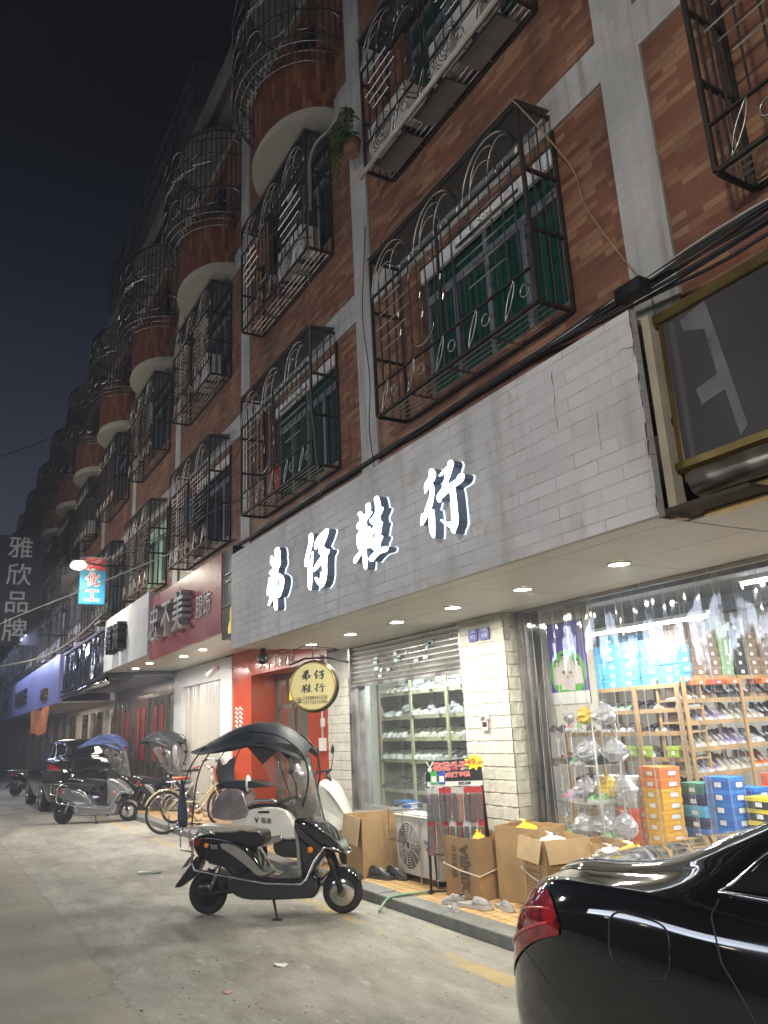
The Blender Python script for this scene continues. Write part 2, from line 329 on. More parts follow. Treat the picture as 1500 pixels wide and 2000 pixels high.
# ------------------------------------------------------------------ lamps (some have a modelled fitting, others are bare lights)
def area(name, loc, size, energy, col=(1, 1, 1), rot=(0, 0, 0), sy=None, spread=180):
    l = bpy.data.lights.new(name, 'AREA'); l.energy = energy; l.color = col
    if sy: l.shape = 'RECTANGLE'; l.size = size; l.size_y = sy
    else: l.shape = 'DISK'; l.size = size
    l.spread = R(spread)
    o = bpy.data.objects.new(name, l); link(o); o.location = loc; o.rotation_euler = rot
    return o
GLYPH={
'di':((-7.795,3.172),[
[(0.068,0.325,0.066,0.026),(0.083,0.263,0.074,0.029),(0.031,0.196,0.099,0.039),(0.047,0.160,0.099,0.039)],
[(-0.095,0.280,0.026,0.010),(-0.053,0.213,0.071,0.027),(0.030,0.170,0.091,0.036)],
[(0.081,0.205,0.075,0.030),(0.096,0.157,0.065,0.026),(0.012,0.122,0.079,0.031),(-0.115,0.107,0.048,0.018)],
[(-0.151,0.048,0.026,0.010),(-0.153,-0.030,0.048,0.018),(-0.171,-0.079,0.055,0.021),(-0.189,-0.128,0.034,0.013)],
[(-0.115,0.107,0.044,0.017),(-0.039,0.080,0.064,0.025),(0.028,0.093,0.066,0.026)],
[(-0.126,0.031,0.048,0.018),(0.027,0.041,0.063,0.024),(0.134,0.025,0.039,0.015),(0.189,-0.027,0.061,0.024),(0.179,-0.107,0.057,0.023),(0.128,-0.167,0.055,0.021),(0.119,-0.200,0.023,0.009)],
[(0.128,-0.180,0.042,0.016),(0.080,-0.153,0.023,0.009)],
[(0.011,0.057,0.070,0.027),(-0.025,-0.014,0.070,0.027),(-0.043,-0.088,0.063,0.024),(-0.096,-0.175,0.050,0.019),(-0.174,-0.246,0.021,0.008)],
[(0.029,0.105,0.046,0.018),(0.035,0.027,0.036,0.014),(-0.008,-0.042,0.063,0.024),(-0.002,-0.107,0.059,0.023),(0.012,-0.212,0.046,0.018),(0.027,-0.302,0.039,0.015),(0.029,-0.325,0.020,0.008)],
[(-0.145,-0.083,0.055,0.021),(-0.042,-0.030,0.067,0.026)],
]),
'zi':((-6.726,3.174),[
[(-0.118,0.279,0.049,0.021),(-0.114,0.219,0.052,0.022),(-0.160,0.146,0.047,0.020),(-0.205,0.078,0.047,0.020),(-0.236,0.025,0.045,0.019),(-0.247,-0.009,0.017,0.007)],
[(-0.166,0.017,0.033,0.014),(-0.150,-0.069,0.052,0.022),(-0.157,-0.149,0.052,0.022),(-0.161,-0.230,0.038,0.016),(-0.149,-0.261,0.016,0.007)],
[(-0.079,0.105,0.007,0.003),(-0.107,0.005,0.024,0.010),(-0.127,-0.038,0.033,0.014)],
[(0.241,0.236,0.050,0.023),(0.095,0.206,0.055,0.024),(0.019,0.159,0.048,0.021),(-0.003,0.118,0.021,0.009)],
[(0.240,0.230,0.050,0.023),(0.179,0.170,0.057,0.026),(0.116,0.115,0.049,0.022),(0.100,0.049,0.023,0.010)],
[(0.247,0.035,0.050,0.022),(0.148,-0.013,0.066,0.029),(0.027,-0.057,0.055,0.024),(-0.048,-0.091,0.024,0.010)],
[(0.103,0.117,0.041,0.018),(0.177,0.038,0.063,0.028),(0.185,-0.088,0.045,0.020),(0.177,-0.177,0.048,0.021),(0.134,-0.242,0.058,0.026),(0.106,-0.279,0.018,0.008)],
[(0.108,-0.249,0.051,0.022),(0.038,-0.211,0.039,0.017),(-0.026,-0.168,0.011,0.005)],
]),
'xie':((-5.648,3.180),[
[(-0.001,0.261,0.045,0.022),(0.007,0.223,0.037,0.018),(-0.024,0.184,0.043,0.022),(-0.066,0.152,0.039,0.019),(-0.094,0.103,0.047,0.023)],
[(-0.157,0.231,0.030,0.015),(-0.119,0.193,0.040,0.020),(-0.106,0.162,0.043,0.021)],
[(0.047,0.185,0.020,0.010),(-0.025,0.165,0.039,0.019),(-0.107,0.146,0.043,0.021),(-0.174,0.127,0.046,0.023),(-0.180,0.097,0.018,0.009)],
[(-0.129,0.072,0.019,0.009),(-0.189,0.047,0.023,0.011),(-0.204,0.003,0.023,0.011),(-0.192,-0.047,0.026,0.012),(-0.171,-0.087,0.022,0.011)],
[(-0.015,0.057,0.037,0.018),(-0.003,0.015,0.032,0.016),(-0.034,-0.024,0.031,0.015),(-0.068,-0.059,0.029,0.014)],
[(-0.154,-0.036,0.014,0.007),(-0.095,0.005,0.027,0.013),(-0.061,0.025,0.026,0.013)],
[(-0.079,0.100,0.045,0.022),(-0.100,0.042,0.031,0.015),(-0.107,-0.050,0.039,0.019),(-0.094,-0.131,0.030,0.014),(-0.086,-0.229,0.032,0.016),(-0.083,-0.283,0.014,0.007)],
[(-0.027,-0.045,0.015,0.008),(-0.079,-0.088,0.031,0.015),(-0.162,-0.124,0.032,0.015),(-0.246,-0.161,0.039,0.019),(-0.269,-0.184,0.026,0.012)],
[(-0.048,-0.102,0.020,0.010),(0.030,-0.104,0.027,0.014),(0.103,-0.143,0.030,0.015)],
[(0.160,0.283,0.033,0.017),(0.175,0.237,0.037,0.019),(0.179,0.197,0.038,0.020),(0.167,0.146,0.041,0.021),(0.103,0.117,0.037,0.019),(0.057,0.113,0.026,0.013),(0.088,0.074,0.015,0.008)],
[(0.229,0.168,0.033,0.017),(0.196,0.139,0.035,0.018),(0.171,0.114,0.032,0.016),(0.174,0.060,0.032,0.016),(0.111,0.030,0.036,0.018),(0.038,-0.014,0.023,0.011),(0.030,-0.055,0.021,0.011),(0.075,-0.118,0.025,0.013)],
[(0.207,0.048,0.033,0.017),(0.181,0.013,0.035,0.018),(0.165,-0.036,0.032,0.016),(0.118,-0.063,0.032,0.016),(0.115,-0.093,0.027,0.013)],
[(0.192,-0.073,0.039,0.020),(0.155,-0.109,0.035,0.018),(0.132,-0.150,0.044,0.022)],
[(0.269,-0.187,0.042,0.022),(0.181,-0.183,0.040,0.021),(0.106,-0.197,0.043,0.021),(0.043,-0.217,0.043,0.022),(0.045,-0.237,0.016,0.008)],
]),
'hang':((-4.541,3.172),[
[(-0.099,0.272,0.030,0.018),(-0.088,0.237,0.046,0.027),(-0.109,0.206,0.048,0.028),(-0.161,0.186,0.041,0.024),(-0.180,0.153,0.025,0.014),(-0.195,0.126,0.007,0.004)],
[(-0.114,0.162,0.025,0.014),(-0.104,0.117,0.030,0.017),(-0.113,0.079,0.029,0.017),(-0.156,0.011,0.040,0.023),(-0.204,-0.038,0.033,0.019),(-0.246,-0.079,0.031,0.017),(-0.274,-0.107,0.015,0.008)],
[(-0.256,-0.028,0.006,0.003),(-0.269,-0.063,0.013,0.007)],
[(-0.149,-0.008,0.021,0.012),(-0.148,-0.077,0.021,0.012),(-0.135,-0.148,0.035,0.020),(-0.132,-0.199,0.029,0.016),(-0.119,-0.243,0.009,0.005)],
[(-0.103,-0.037,0.005,0.003),(-0.109,-0.104,0.015,0.009),(-0.117,-0.186,0.015,0.009)],
[(0.160,0.256,0.028,0.017),(0.162,0.231,0.032,0.019),(0.109,0.214,0.032,0.019),(0.051,0.208,0.018,0.011),(0.012,0.200,0.006,0.003)],
[(0.157,0.233,0.033,0.020),(0.126,0.185,0.034,0.020),(0.098,0.143,0.025,0.015),(0.066,0.095,0.025,0.015),(0.010,0.057,0.031,0.018)],
[(0.274,0.110,0.040,0.025),(0.261,0.091,0.037,0.023),(0.183,0.081,0.038,0.023),(0.097,0.069,0.044,0.026),(0.021,0.051,0.048,0.028),(-0.011,0.033,0.027,0.016),(-0.008,0.005,0.010,0.006)],
[(0.158,0.062,0.028,0.017),(0.168,0.006,0.029,0.018),(0.170,-0.077,0.031,0.018),(0.168,-0.174,0.035,0.021),(0.163,-0.215,0.033,0.019),(0.142,-0.248,0.024,0.014),(0.147,-0.272,0.008,0.005)],
[(0.146,-0.217,0.040,0.024),(0.093,-0.194,0.024,0.014),(0.040,-0.168,0.014,0.008),(-0.002,-0.141,0.004,0.003)],
]),
}
# ================================================================== added fill light from across the street (assumed sign and lamps, out of view)
KEY = area('assumed street lamp fill', (1.6, -5.0, 5.2), 0.7, 560, (1.0, 0.95, 0.88), rot=(R(44), 0, R(18)), spread=180)  # bare fill for an assumed lamp behind the camera, no lamp modelled
KEY2 = area('assumed sign fill across the street', (-9.0, -6.65, 3.3), 14.0, 330, (0.76, 0.84, 1.0), rot=(R(74), 0, 0), sy=0.9)  # long bare area light added as cool fill, standing for an assumed sign
KEY3 = area('far assumed street lamp fill', (-20.0, -5.2, 5.2), 0.7, 620, (1.0, 0.95, 0.86), rot=(R(48), 0, 0), spread=180)  # second bare fill added further left, its lamp assumed and unseen
# ================================================================== ground
def road_mat():
    m, t, b = new_mat('worn concrete road'); L = t.links.new; N = t.nodes.new
    co = N('ShaderNodeTexCoord'); sp = N('ShaderNodeSeparateXYZ'); L(co.outputs['Object'], sp.inputs[0])
    def noise(s, d, r=0.6, stretch=None):
        n = N('ShaderNodeTexNoise'); n.inputs['Scale'].default_value = s; n.inputs['Detail'].default_value = d; n.inputs['Roughness'].default_value = r
        if stretch:
            mp = N('ShaderNodeMapping'); mp.inputs['Scale'].default_value = stretch; L(co.outputs['Object'], mp.inputs[0]); L(mp.outputs[0], n.inputs['Vector'])
        else: L(co.outputs['Object'], n.inputs['Vector'])
        return n.outputs['Fac']
    def rng(x, a, b_, c, d):
        n = N('ShaderNodeMapRange'); n.inputs[1].default_value = a; n.inputs[2].default_value = b_; n.inputs[3].default_value = c; n.inputs[4].default_value = d; L(x, n.inputs[0]); return n.outputs[0]
    def mix(f, a, c):
        n = N('ShaderNodeMix'); n.data_type = 'RGBA'
        for k, v in ((0, f), (6, a), (7, c)):
            if isinstance(v, tuple): n.inputs[k].default_value = (*v, 1)
            elif isinstance(v, float): n.inputs[k].default_value = v
            else: L(v, n.inputs[k])
        return n.outputs[2]
    def mul(a, b_):
        n = N('ShaderNodeMath'); n.operation = 'MULTIPLY'
        for k, v in ((0, a), (1, b_)):
            if isinstance(v, float): n.inputs[k].default_value = v
            else: L(v, n.inputs[k])
        return n.outputs[0]
    c = mix(rng(noise(1.1, 9, 0.7, (0.5, 1.2, 1)), 0.38, 0.60, 0, 1), (0.158, 0.149, 0.124), (0.315, 0.303, 0.262))
    c = mix(mul(rng(noise(3.2, 10, 0.75, (0.6, 1.4, 1)), 0.52, 0.64, 0, 1), 0.65), c, (0.135, 0.125, 0.10))
    c = mix(mul(rng(noise(7, 8, 0.7, (0.5, 1.3, 1)), 0.57, 0.68, 0, 1), 0.6), c, (0.42, 0.41, 0.38))
    c = mix(mul(rng(noise(30, 6, 0.7), 0.57, 0.68, 0, 1), 0.6), c, (0.10, 0.09, 0.075))
    c = mix(mul(rng(noise(110, 4, 0.6), 0.56, 0.66, 0, 1), 0.5), c, (0.13, 0.12, 0.10))
    c = mix(mul(rng(noise(90, 3, 0.6, (1, 1.3, 1)), 0.60, 0.68, 0, 1), 0.5), c, (0.48, 0.46, 0.42))
    # the smoother, older strip towards the middle of the street, with a ragged joint
    wob = noise(2.3, 6)
    n = N('ShaderNodeMath'); n.operation = 'MULTIPLY_ADD'; n.inputs[1].default_value = 0.16; L(wob, n.inputs[0]); L(sp.outputs['Y'], n.inputs[2])
    strip = rng(n.outputs[0], 1.33, 1.36, 1, 0)
    sc2 = mix(rng(noise(1.6, 6, 0.6), 0.35, 0.65, 0, 1), (0.215, 0.20, 0.16), (0.27, 0.25, 0.20))
    c = mix(mul(strip, 0.8), c, sc2)
    edge = mul(rng(n.outputs[0], 1.31, 1.345, 0, 1), rng(n.outputs[0], 1.345, 1.375, 1, 0))
    c = mix(mul(edge, 0.35), c, (0.12, 0.11, 0.09))
    # worn yellow kerb line
    yl = N('ShaderNodeMath'); yl.operation = 'MULTIPLY_ADD'; yl.inputs[1].default_value = 0.08; L(noise(5, 5), yl.inputs[0]); L(sp.outputs['Y'], yl.inputs[2])
    line = mul(rng(yl.outputs[0], 3.29, 3.32, 0, 1), rng(yl.outputs[0], 3.44, 3.47, 1, 0))
    wear = rng(noise(1.9, 7, 0.7), 0.46, 0.60, 0, 1)
    c = mix(mul(mul(line, wear), 0.62), c, (0.40, 0.27, 0.07))
    vor = N('ShaderNodeTexVoronoi'); vor.feature = 'DISTANCE_TO_EDGE'; vor.inputs['Scale'].default_value = 0.55
    wv = N('ShaderNodeTexNoise'); wv.inputs['Scale'].default_value = 2.2; wv.inputs['Detail'].default_value = 6; L(co.outputs['Object'], wv.inputs['Vector'])
    va = N('ShaderNodeVectorMath'); va.operation = 'MULTIPLY_ADD'; va.inputs[1].default_value = (0.6, 0.6, 0); L(wv.outputs['Color'], va.inputs[0]); L(co.outputs['Object'], va.inputs[2]); L(va.outputs[0], vor.inputs['Vector'])
    c = mix(mul(mul(rng(vor.outputs['Distance'], 0.0, 0.006, 1, 0), rng(noise(0.7, 3), 0.5, 0.6, 0, 1)), 0.55), c, (0.09, 0.08, 0.07))
    # oil drips
    oil = rng(noise(0.9, 4, 0.5, (0.6, 1, 1)), 0.62, 0.72, 0, 0.5)
    c = mix(oil, c, (0.13, 0.12, 0.105))
    L(c, b.inputs['Base Color'])
    L(rng(noise(2, 6), 0.3, 0.7, 0.55, 0.85), b.inputs['Roughness'])
    bu = N('ShaderNodeBump'); bu.inputs['Strength'].default_value = 0.6; bu.inputs['Distance'].default_value = 0.012
    a = N('ShaderNodeMath'); a.operation = 'MULTIPLY_ADD'; a.inputs[1].default_value = 0.5; L(noise(60, 6), a.inputs[0]); L(noise(4, 8), a.inputs[2])
    L(a.outputs[0], bu.inputs['Height']); L(bu.outputs[0], b.inputs['Normal'])
    return m
mb = MB(); mb.box(-400, 60, -60, 3.78, -0.3, 0)
tag(mb.build('road', road_mat()), kind='structure')
# ground under and behind the buildings
mb = MB(); mb.box(-400, 60, 5.0, 200, -0.3, -0.02)
tag(mb.build('ground', P('dark earth', (0.10, 0.09, 0.08), 0.9)), kind='structure')
KH = 0.09
# kerb stones: each a stone with open joints
kb = MB(); x = 4.0; random.seed(3)
while x > -60:
    l = random.uniform(0.95, 1.05)
    dy = random.uniform(-0.006, 0.006); dz = random.uniform(-0.005, 0.004)
    kb.box(x-l+0.012, x, 3.77+dy, 3.985, -0.1, KH+dz); x -= l
tag(kb.build('kerb', P('grey granite kerb', (0.155, 0.16, 0.15), 0.6, var=0.25, vs=9, bump=0.4, bs=60), bevel=0.012), kind='structure')
def tile_mat():
    m, t, b = new_mat('cream paving tile'); L = t.links.new; N = t.nodes.new
    uv = N('ShaderNodeUVMap'); uv.uv_map = 'uv'; mp = N('ShaderNodeMapping'); mp.inputs['Rotation'].default_value = (0, 0, R(3)); L(uv.outputs[0], mp.inputs[0])
    br = N('ShaderNodeTexBrick'); br.inputs['Scale'].default_value = 1; br.offset = 0; br.inputs['Brick Width'].default_value = 0.105; br.inputs['Row Height'].default_value = 0.105
    br.inputs['Mortar Size'].default_value = 0.006; br.inputs['Color1'].default_value = (0.50, 0.31, 0.13, 1); br.inputs['Color2'].default_value = (0.62, 0.42, 0.20, 1); br.inputs['Mortar'].default_value = (0.17, 0.10, 0.05, 1)
    L(mp.outputs[0], br.inputs['Vector'])
    n = N('ShaderNodeTexNoise'); n.inputs['Scale'].default_value = 4; n.inputs['Detail'].default_value = 8; L(uv.outputs[0], n.inputs[0])
    r = N('ShaderNodeMapRange'); r.inputs[1].default_value = 0.5; r.inputs[2].default_value = 0.75; r.inputs[4].default_value = 0.5; L(n.outputs['Fac'], r.inputs[0])
    x = N('ShaderNodeMix'); x.data_type = 'RGBA'; x.inputs[7].default_value = (0.27, 0.20, 0.13, 1); L(r.outputs[0], x.inputs[0]); L(br.outputs['Color'], x.inputs[6]); L(x.outputs[2], b.inputs['Base Color'])
    b.inputs['Roughness'].default_value = 0.45
    bu = N('ShaderNodeBump'); bu.inputs['Strength'].default_value = 0.5; bu.inputs['Distance'].default_value = 0.004; bu.invert = True; L(br.outputs['Fac'], bu.inputs['Height']); L(bu.outputs[0], b.inputs['Normal'])
    return m
mb = MB(); mb.box(-60, 4, 3.98, 5.0, -0.1, KH-0.004)
tag(mb.build('pavement', tile_mat()), kind='structure')

# ================================================================== the long tiled apartment row above the shops
BR = brickmat('red and tan glazed wall tile', [(0.17, 0.070, 0.044), (0.24, 0.102, 0.060), (0.195, 0.082, 0.050), (0.34, 0.19, 0.105), (0.27, 0.125, 0.070)], (0.16, 0.085, 0.06), 0.23, 0.055, 0.003, 0.42, 0.35, vary=0.14, streak=((0.07, 0.05, 0.04), 2.2, 0.22, 0.65))
BRV = brickmat('upright red and tan glazed tile', [(0.12, 0.036, 0.020), (0.20, 0.066, 0.032), (0.15, 0.045, 0.026), (0.32, 0.145, 0.062), (0.23, 0.078, 0.034)], (0.10, 0.045, 0.03), 0.23, 0.065, 0.003, 0.40, 0.35, rot=True, vary=0.14)
PLA = brickmat('small white mosaic tile', [(0.44, 0.43, 0.41), (0.46, 0.45, 0.43), (0.48, 0.47, 0.44)], (0.40, 0.39, 0.37), 0.10, 0.045, 0.003, 0.55, 0.12, stain=((0.22, 0.20, 0.16), 1.1, 0.62, 0.55), streak=((0.20, 0.17, 0.13), 9.0, 0.5, 0.7))
def fold_mat(name, c0, c1, rough):  # vertical light-dark bands put curtain-fold shading into the glass colour
    m, t, b = new_mat(name); L = t.links.new; N = t.nodes.new
    co = N('ShaderNodeTexCoord'); wv = N('ShaderNodeTexWave'); wv.wave_type = 'BANDS'; wv.bands_direction = 'X'; wv.inputs['Scale'].default_value = 3.4; wv.inputs['Distortion'].default_value = 2.5; wv.inputs['Detail'].default_value = 3; wv.inputs['Detail Scale'].default_value = 1.5
    mp = N('ShaderNodeMapping'); mp.inputs['Scale'].default_value = (1, 1, 0.15); L(co.outputs['Object'], mp.inputs[0]); L(mp.outputs[0], wv.inputs['Vector'])
    no = N('ShaderNodeTexNoise'); no.inputs['Scale'].default_value = 1.1; no.inputs['Detail'].default_value = 3; L(co.outputs['Object'], no.inputs['Vector'])
    mu = N('ShaderNodeMath'); mu.operation = 'MULTIPLY'; L(wv.outputs['Fac'], mu.inputs[0]); L(no.outputs['Fac'], mu.inputs[1])
    x = N('ShaderNodeMix'); x.data_type = 'RGBA'; x.inputs[6].default_value = (*c0, 1); x.inputs[7].default_value = (*c1, 1); L(mu.outputs[0], x.inputs[0]); L(x.outputs[2], b.inputs['Base Color'])
    b.inputs['Roughness'].default_value = rough; b.inputs['Specular IOR Level'].default_value = 0.7
    bu = N('ShaderNodeBump'); bu.inputs['Strength'].default_value = 0.15; bu.inputs['Distance'].default_value = 0.01; L(no.outputs['Fac'], bu.inputs['Height']); L(bu.outputs[0], b.inputs['Normal'])
    return m
GREEN = fold_mat('green tinted glass', (0.006, 0.035, 0.028), (0.018, 0.105, 0.068), 0.12)
GREENL = P('green lit curtain', (0.30, 0.45, 0.33), 0.6, var=0.4, vs=3, emit=(0.45, 0.62, 0.45), es=0.10)
DARKW = fold_mat('dark unlit glass', (0.010, 0.016, 0.018), (0.05, 0.075, 0.075), 0.14)
DARKB = P('dark blue steel sheet', (0.05, 0.07, 0.10), 0.4, var=0.25, vs=2)
WF = P('window frame', (0.20, 0.22, 0.25), 0.45, 0.3, var=0.1)
WY = 3.9; PX0 = -2.95; BAY = 3.86
NB = 17                      # bays running away to the left
blg = thing('apartment_building', 'long apartment row of red and tan tile with caged windows and white pilasters', 'building', (-20, 3.9, 0))
BO = (-20, 3.9, 0)
def bay_c(i): return PX0 + BAY/2 - BAY*i        # i=0 is the bay right of the near pilaster
mb = MB()
def wallcell(x0, x1, z0, z1, hole):
    if not hole: mb.box(x0, x1, WY, WY+0.2, z0, z1); return
    a, b, c, d = hole
    mb.box(x0, a, WY, WY+0.2, z0, z1); mb.box(b, x1, WY, WY+0.2, z0, z1)
    mb.box(a, b, WY, WY+0.2, z0, c); mb.box(a, b, WY, WY+0.2, d, z1)
WX = 0.985; WS = 0.17
for i in range(NB):
    c = bay_c(i); x0, x1 = c-BAY/2, c+BAY/2
    wallcell(x0, x1, 3.45, 6.25, (c+WS-WX, c+WS+WX, 4.58, 6.0))
    wallcell(x0, x1, 6.25, 9.30, (c+WS-WX, c+WS+WX, 7.60, 9.05))
    wallcell(x0, x1, 9.30, 12.3, (c-0.75, c+0.85, 9.55, 11.8))
mb.build('tiled_wall', BR, blg, off=BO)
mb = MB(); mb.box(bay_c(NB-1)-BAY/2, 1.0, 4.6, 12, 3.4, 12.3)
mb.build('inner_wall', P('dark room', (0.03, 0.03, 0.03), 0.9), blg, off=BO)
for i in range(NB):
    xr = PX0 - BAY*i
    mb = MB(); mb.box(xr-0.18, xr+0.18, WY-0.03, WY-0.001, 3.5, 12.2)
    mb.build('pilaster', PLA, blg, off=BO)
    c = bay_c(i)
    for z in (6.08, 9.13, 12.0):
        mb = MB(); mb.box(c-BAY/2+0.18, c+BAY/2-0.18, WY-0.028, WY-0.001, z, z+0.35)
        mb.build('floor_band', PLA, blg, off=BO)
# windows (prototype copied for every bay)
def make_window(w, h, pane_m, frame_m, split=4):
    f = MB()
    f.box(-w/2, w/2, 0.06, 0.12, 0, 0.06); f.box(-w/2, w/2, 0.06, 0.12, h-0.06, h)
    f.box(-w/2, -w/2+0.06, 0.06, 0.12, 0.06, h-0.06); f.box(w/2-0.06, w/2, 0.06, 0.12, 0.06, h-0.06)
    f.box(-w/2+0.06, w/2-0.06, 0.061, 0.119, h*0.70, h*0.70+0.09)
    for k in range(1, split):
        xx = -w/2+w*k/split; f.box(xx-0.03, xx+0.03, 0.062, 0.118, 0.06, h*0.70)
        if k == split//2: f.box(xx-0.03, xx+0.03, 0.062, 0.118, h*0.70+0.09, h-0.06)
    wo_ = f.build('window', frame_m, None)
    g = MB()
    for k in range(split):
        a = -w/2+w*k/split; yy = 0.085 + (0.02 if k % 2 else 0)
        g.box(a+0.03, a+w/split-0.03, yy, yy+0.006, 0.05, h*0.70)
    g.box(-w/2+0.05, w/2-0.05, 0.09, 0.096, h*0.70+0.06, h-0.05)
    g.build('pane', pane_m, wo_)
    return wo_
protos = {}
def place_window(kind, c, z, h):
    key = (kind, h)
    pm = {'green': GREEN, 'dark': DARKW, 'lit': GREENL, 'blue': DARKB}[kind]
    first = key not in protos
    if first: protos[key] = make_window(2*WX, h, pm, WF)
    o = protos[key] if first else copy_tree(protos[key])
    o.parent = blg; o.location = Vector((c+WS, WY, z)) - Vector(BO)
for i in range(NB):
    k2 = 'green' if i < 3 else ('lit' if i == 4 else 'dark')
    place_window(k2, bay_c(i), 4.58, 1.42)
    place_window('green' if i < 2 else 'dark', bay_c(i), 7.60, 1.45)
    mb = MB(); c = bay_c(i)
    mb.box(c-0.75, c+0.05, 4.0, 4.05, 9.55, 11.8); mb.build('balcony_door', DARKW, blg, off=BO)
# pale boxes just under the window heads (shutter housings seen through the cages)
for i in range(1, 4):
    mb = MB(); c = bay_c(i); mb.box(c+WS-WX+0.002, c+WS+WX-0.002, WY+0.02, WY+0.055, 5.84, 5.99); mb.build('window_head', WHP, blg, off=BO)
# rounded balconies on the fourth storey
def ell(cx, a, b, n, y0=WY):
    return [(cx + a*math.cos(math.pi + math.pi*k/n), y0 + b*math.sin(math.pi + math.pi*k/n)) for k in range(n+1)]
def balcony(c):
    a, b = 0.98, 0.66
    pts = ell(c, a, b, 20)
    m_ = MB(); m_.prism(pts, lambda x, y, d: (x, y, d), 9.26, 9.34); m_.prism(ell(c, a+0.03, b+0.03, 20), lambda x, y, d: (x, y, d), 9.18, 9.259)
    bal = m_.build('balcony', P('balcony slab', (0.44, 0.41, 0.33), 0.7, var=0.05) if 'bs' not in protos else protos['bs'], blg, off=BO)
    protos['bs'] = bal.data.materials[0]
    m2 = MB(); vs = []; uvs = []; L_ = 0
    inner = ell(c, a-0.08, b-0.08, 20)
    for k in range(20):
        p, q = pts[k], pts[k+1]; d = math.hypot(q[0]-p[0], q[1]-p[1])
        m2.add([(p[0], p[1], 9.341), (q[0], q[1], 9.341), (q[0], q[1], 10.30), (p[0], p[1], 10.30)], [(0, 1, 2, 3)], smooth=True, uvs=[[(L_, 0), (L_+d, 0), (L_+d, 0.96), (L_, 0.96)]])
        p2, q2 = inner[k], inner[k+1]
        m2.add([(p2[0], p2[1], 9.341), (q2[0], q2[1], 9.341), (q2[0], q2[1], 10.30), (p2[0], p2[1], 10.30)], [(3, 2, 1, 0)])
        m2.add([(p[0], p[1], 10.30), (q[0], q[1], 10.30), (q2[0], q2[1], 10.30), (p2[0], p2[1], 10.30)], [(0, 1, 2, 3)])
        L_ += d
    m2.build('balcony_parapet', BRV, bal, off=BO)
for i in range(1, NB): balcony(bay_c(i)+0.42)
# eaves slab and roof parapet
EAVE = P('stained eaves plaster', (0.17, 0.15, 0.12), 0.85, var=0.4, vs=1.2)
mb = MB(); mb.box(bay_c(NB-1)-BAY/2, 1.0, 3.42, 3.9, 12.30, 12.40); mb.box(bay_c(NB-1)-BAY/2, 1.0, 3.34, 3.42, 12.15, 12.50)
mb.build('eaves', EAVE, blg, off=BO)
mb = MB(); mb.box(-19.5, -11.5, 3.2, 5.2, 12.56, 12.62)
for k in range(22): xx = -19.4+k*0.37; mb.box(xx, xx+0.05, 3.2, 3.24, 12.62, 13.6)
for z in (13.0, 13.55): mb.box(-19.5, -11.5, 3.19, 3.25, z, z+0.05)
mb.box(-19.5, -11.5, 3.3, 5.2, 13.6, 13.66); mb.box(-19.5, -11.5, 3.7, 3.75, 12.6, 13.6)
mb.build('roof_shed', P('dark roof sheet', (0.05, 0.05, 0.055), 0.6, var=0.4, vs=1), blg, off=BO)
# wall stub that closes the row, and taller far block at its end
fb = thing('far_house', 'pale distant house standing beyond the far end of the apartment row', 'building', (-92, 4, 0))
mb = MB(); mb.box(-6, 6, -3.5, 6, 0, 12); mb.build('wall', P('pale far wall', (0.42, 0.40, 0.40), 0.8), fb)
mb = MB(); mb.prism([(-7, 12), (7, 12), (0, 13.6)], lambda a, b, d: (d, a, b), -6.6, 6.6); mb.build('roof', P('far roof', (0.25, 0.2, 0.2), 0.8), fb)
mb = MB()
for j in range(3):
    for k in range(3): mb.box(6.0, 6.05, -2.6+k*2.6, -1.4+k*2.6, 3.5+j*3, 5+j*3)
mb.build('window', DARKW, fb)

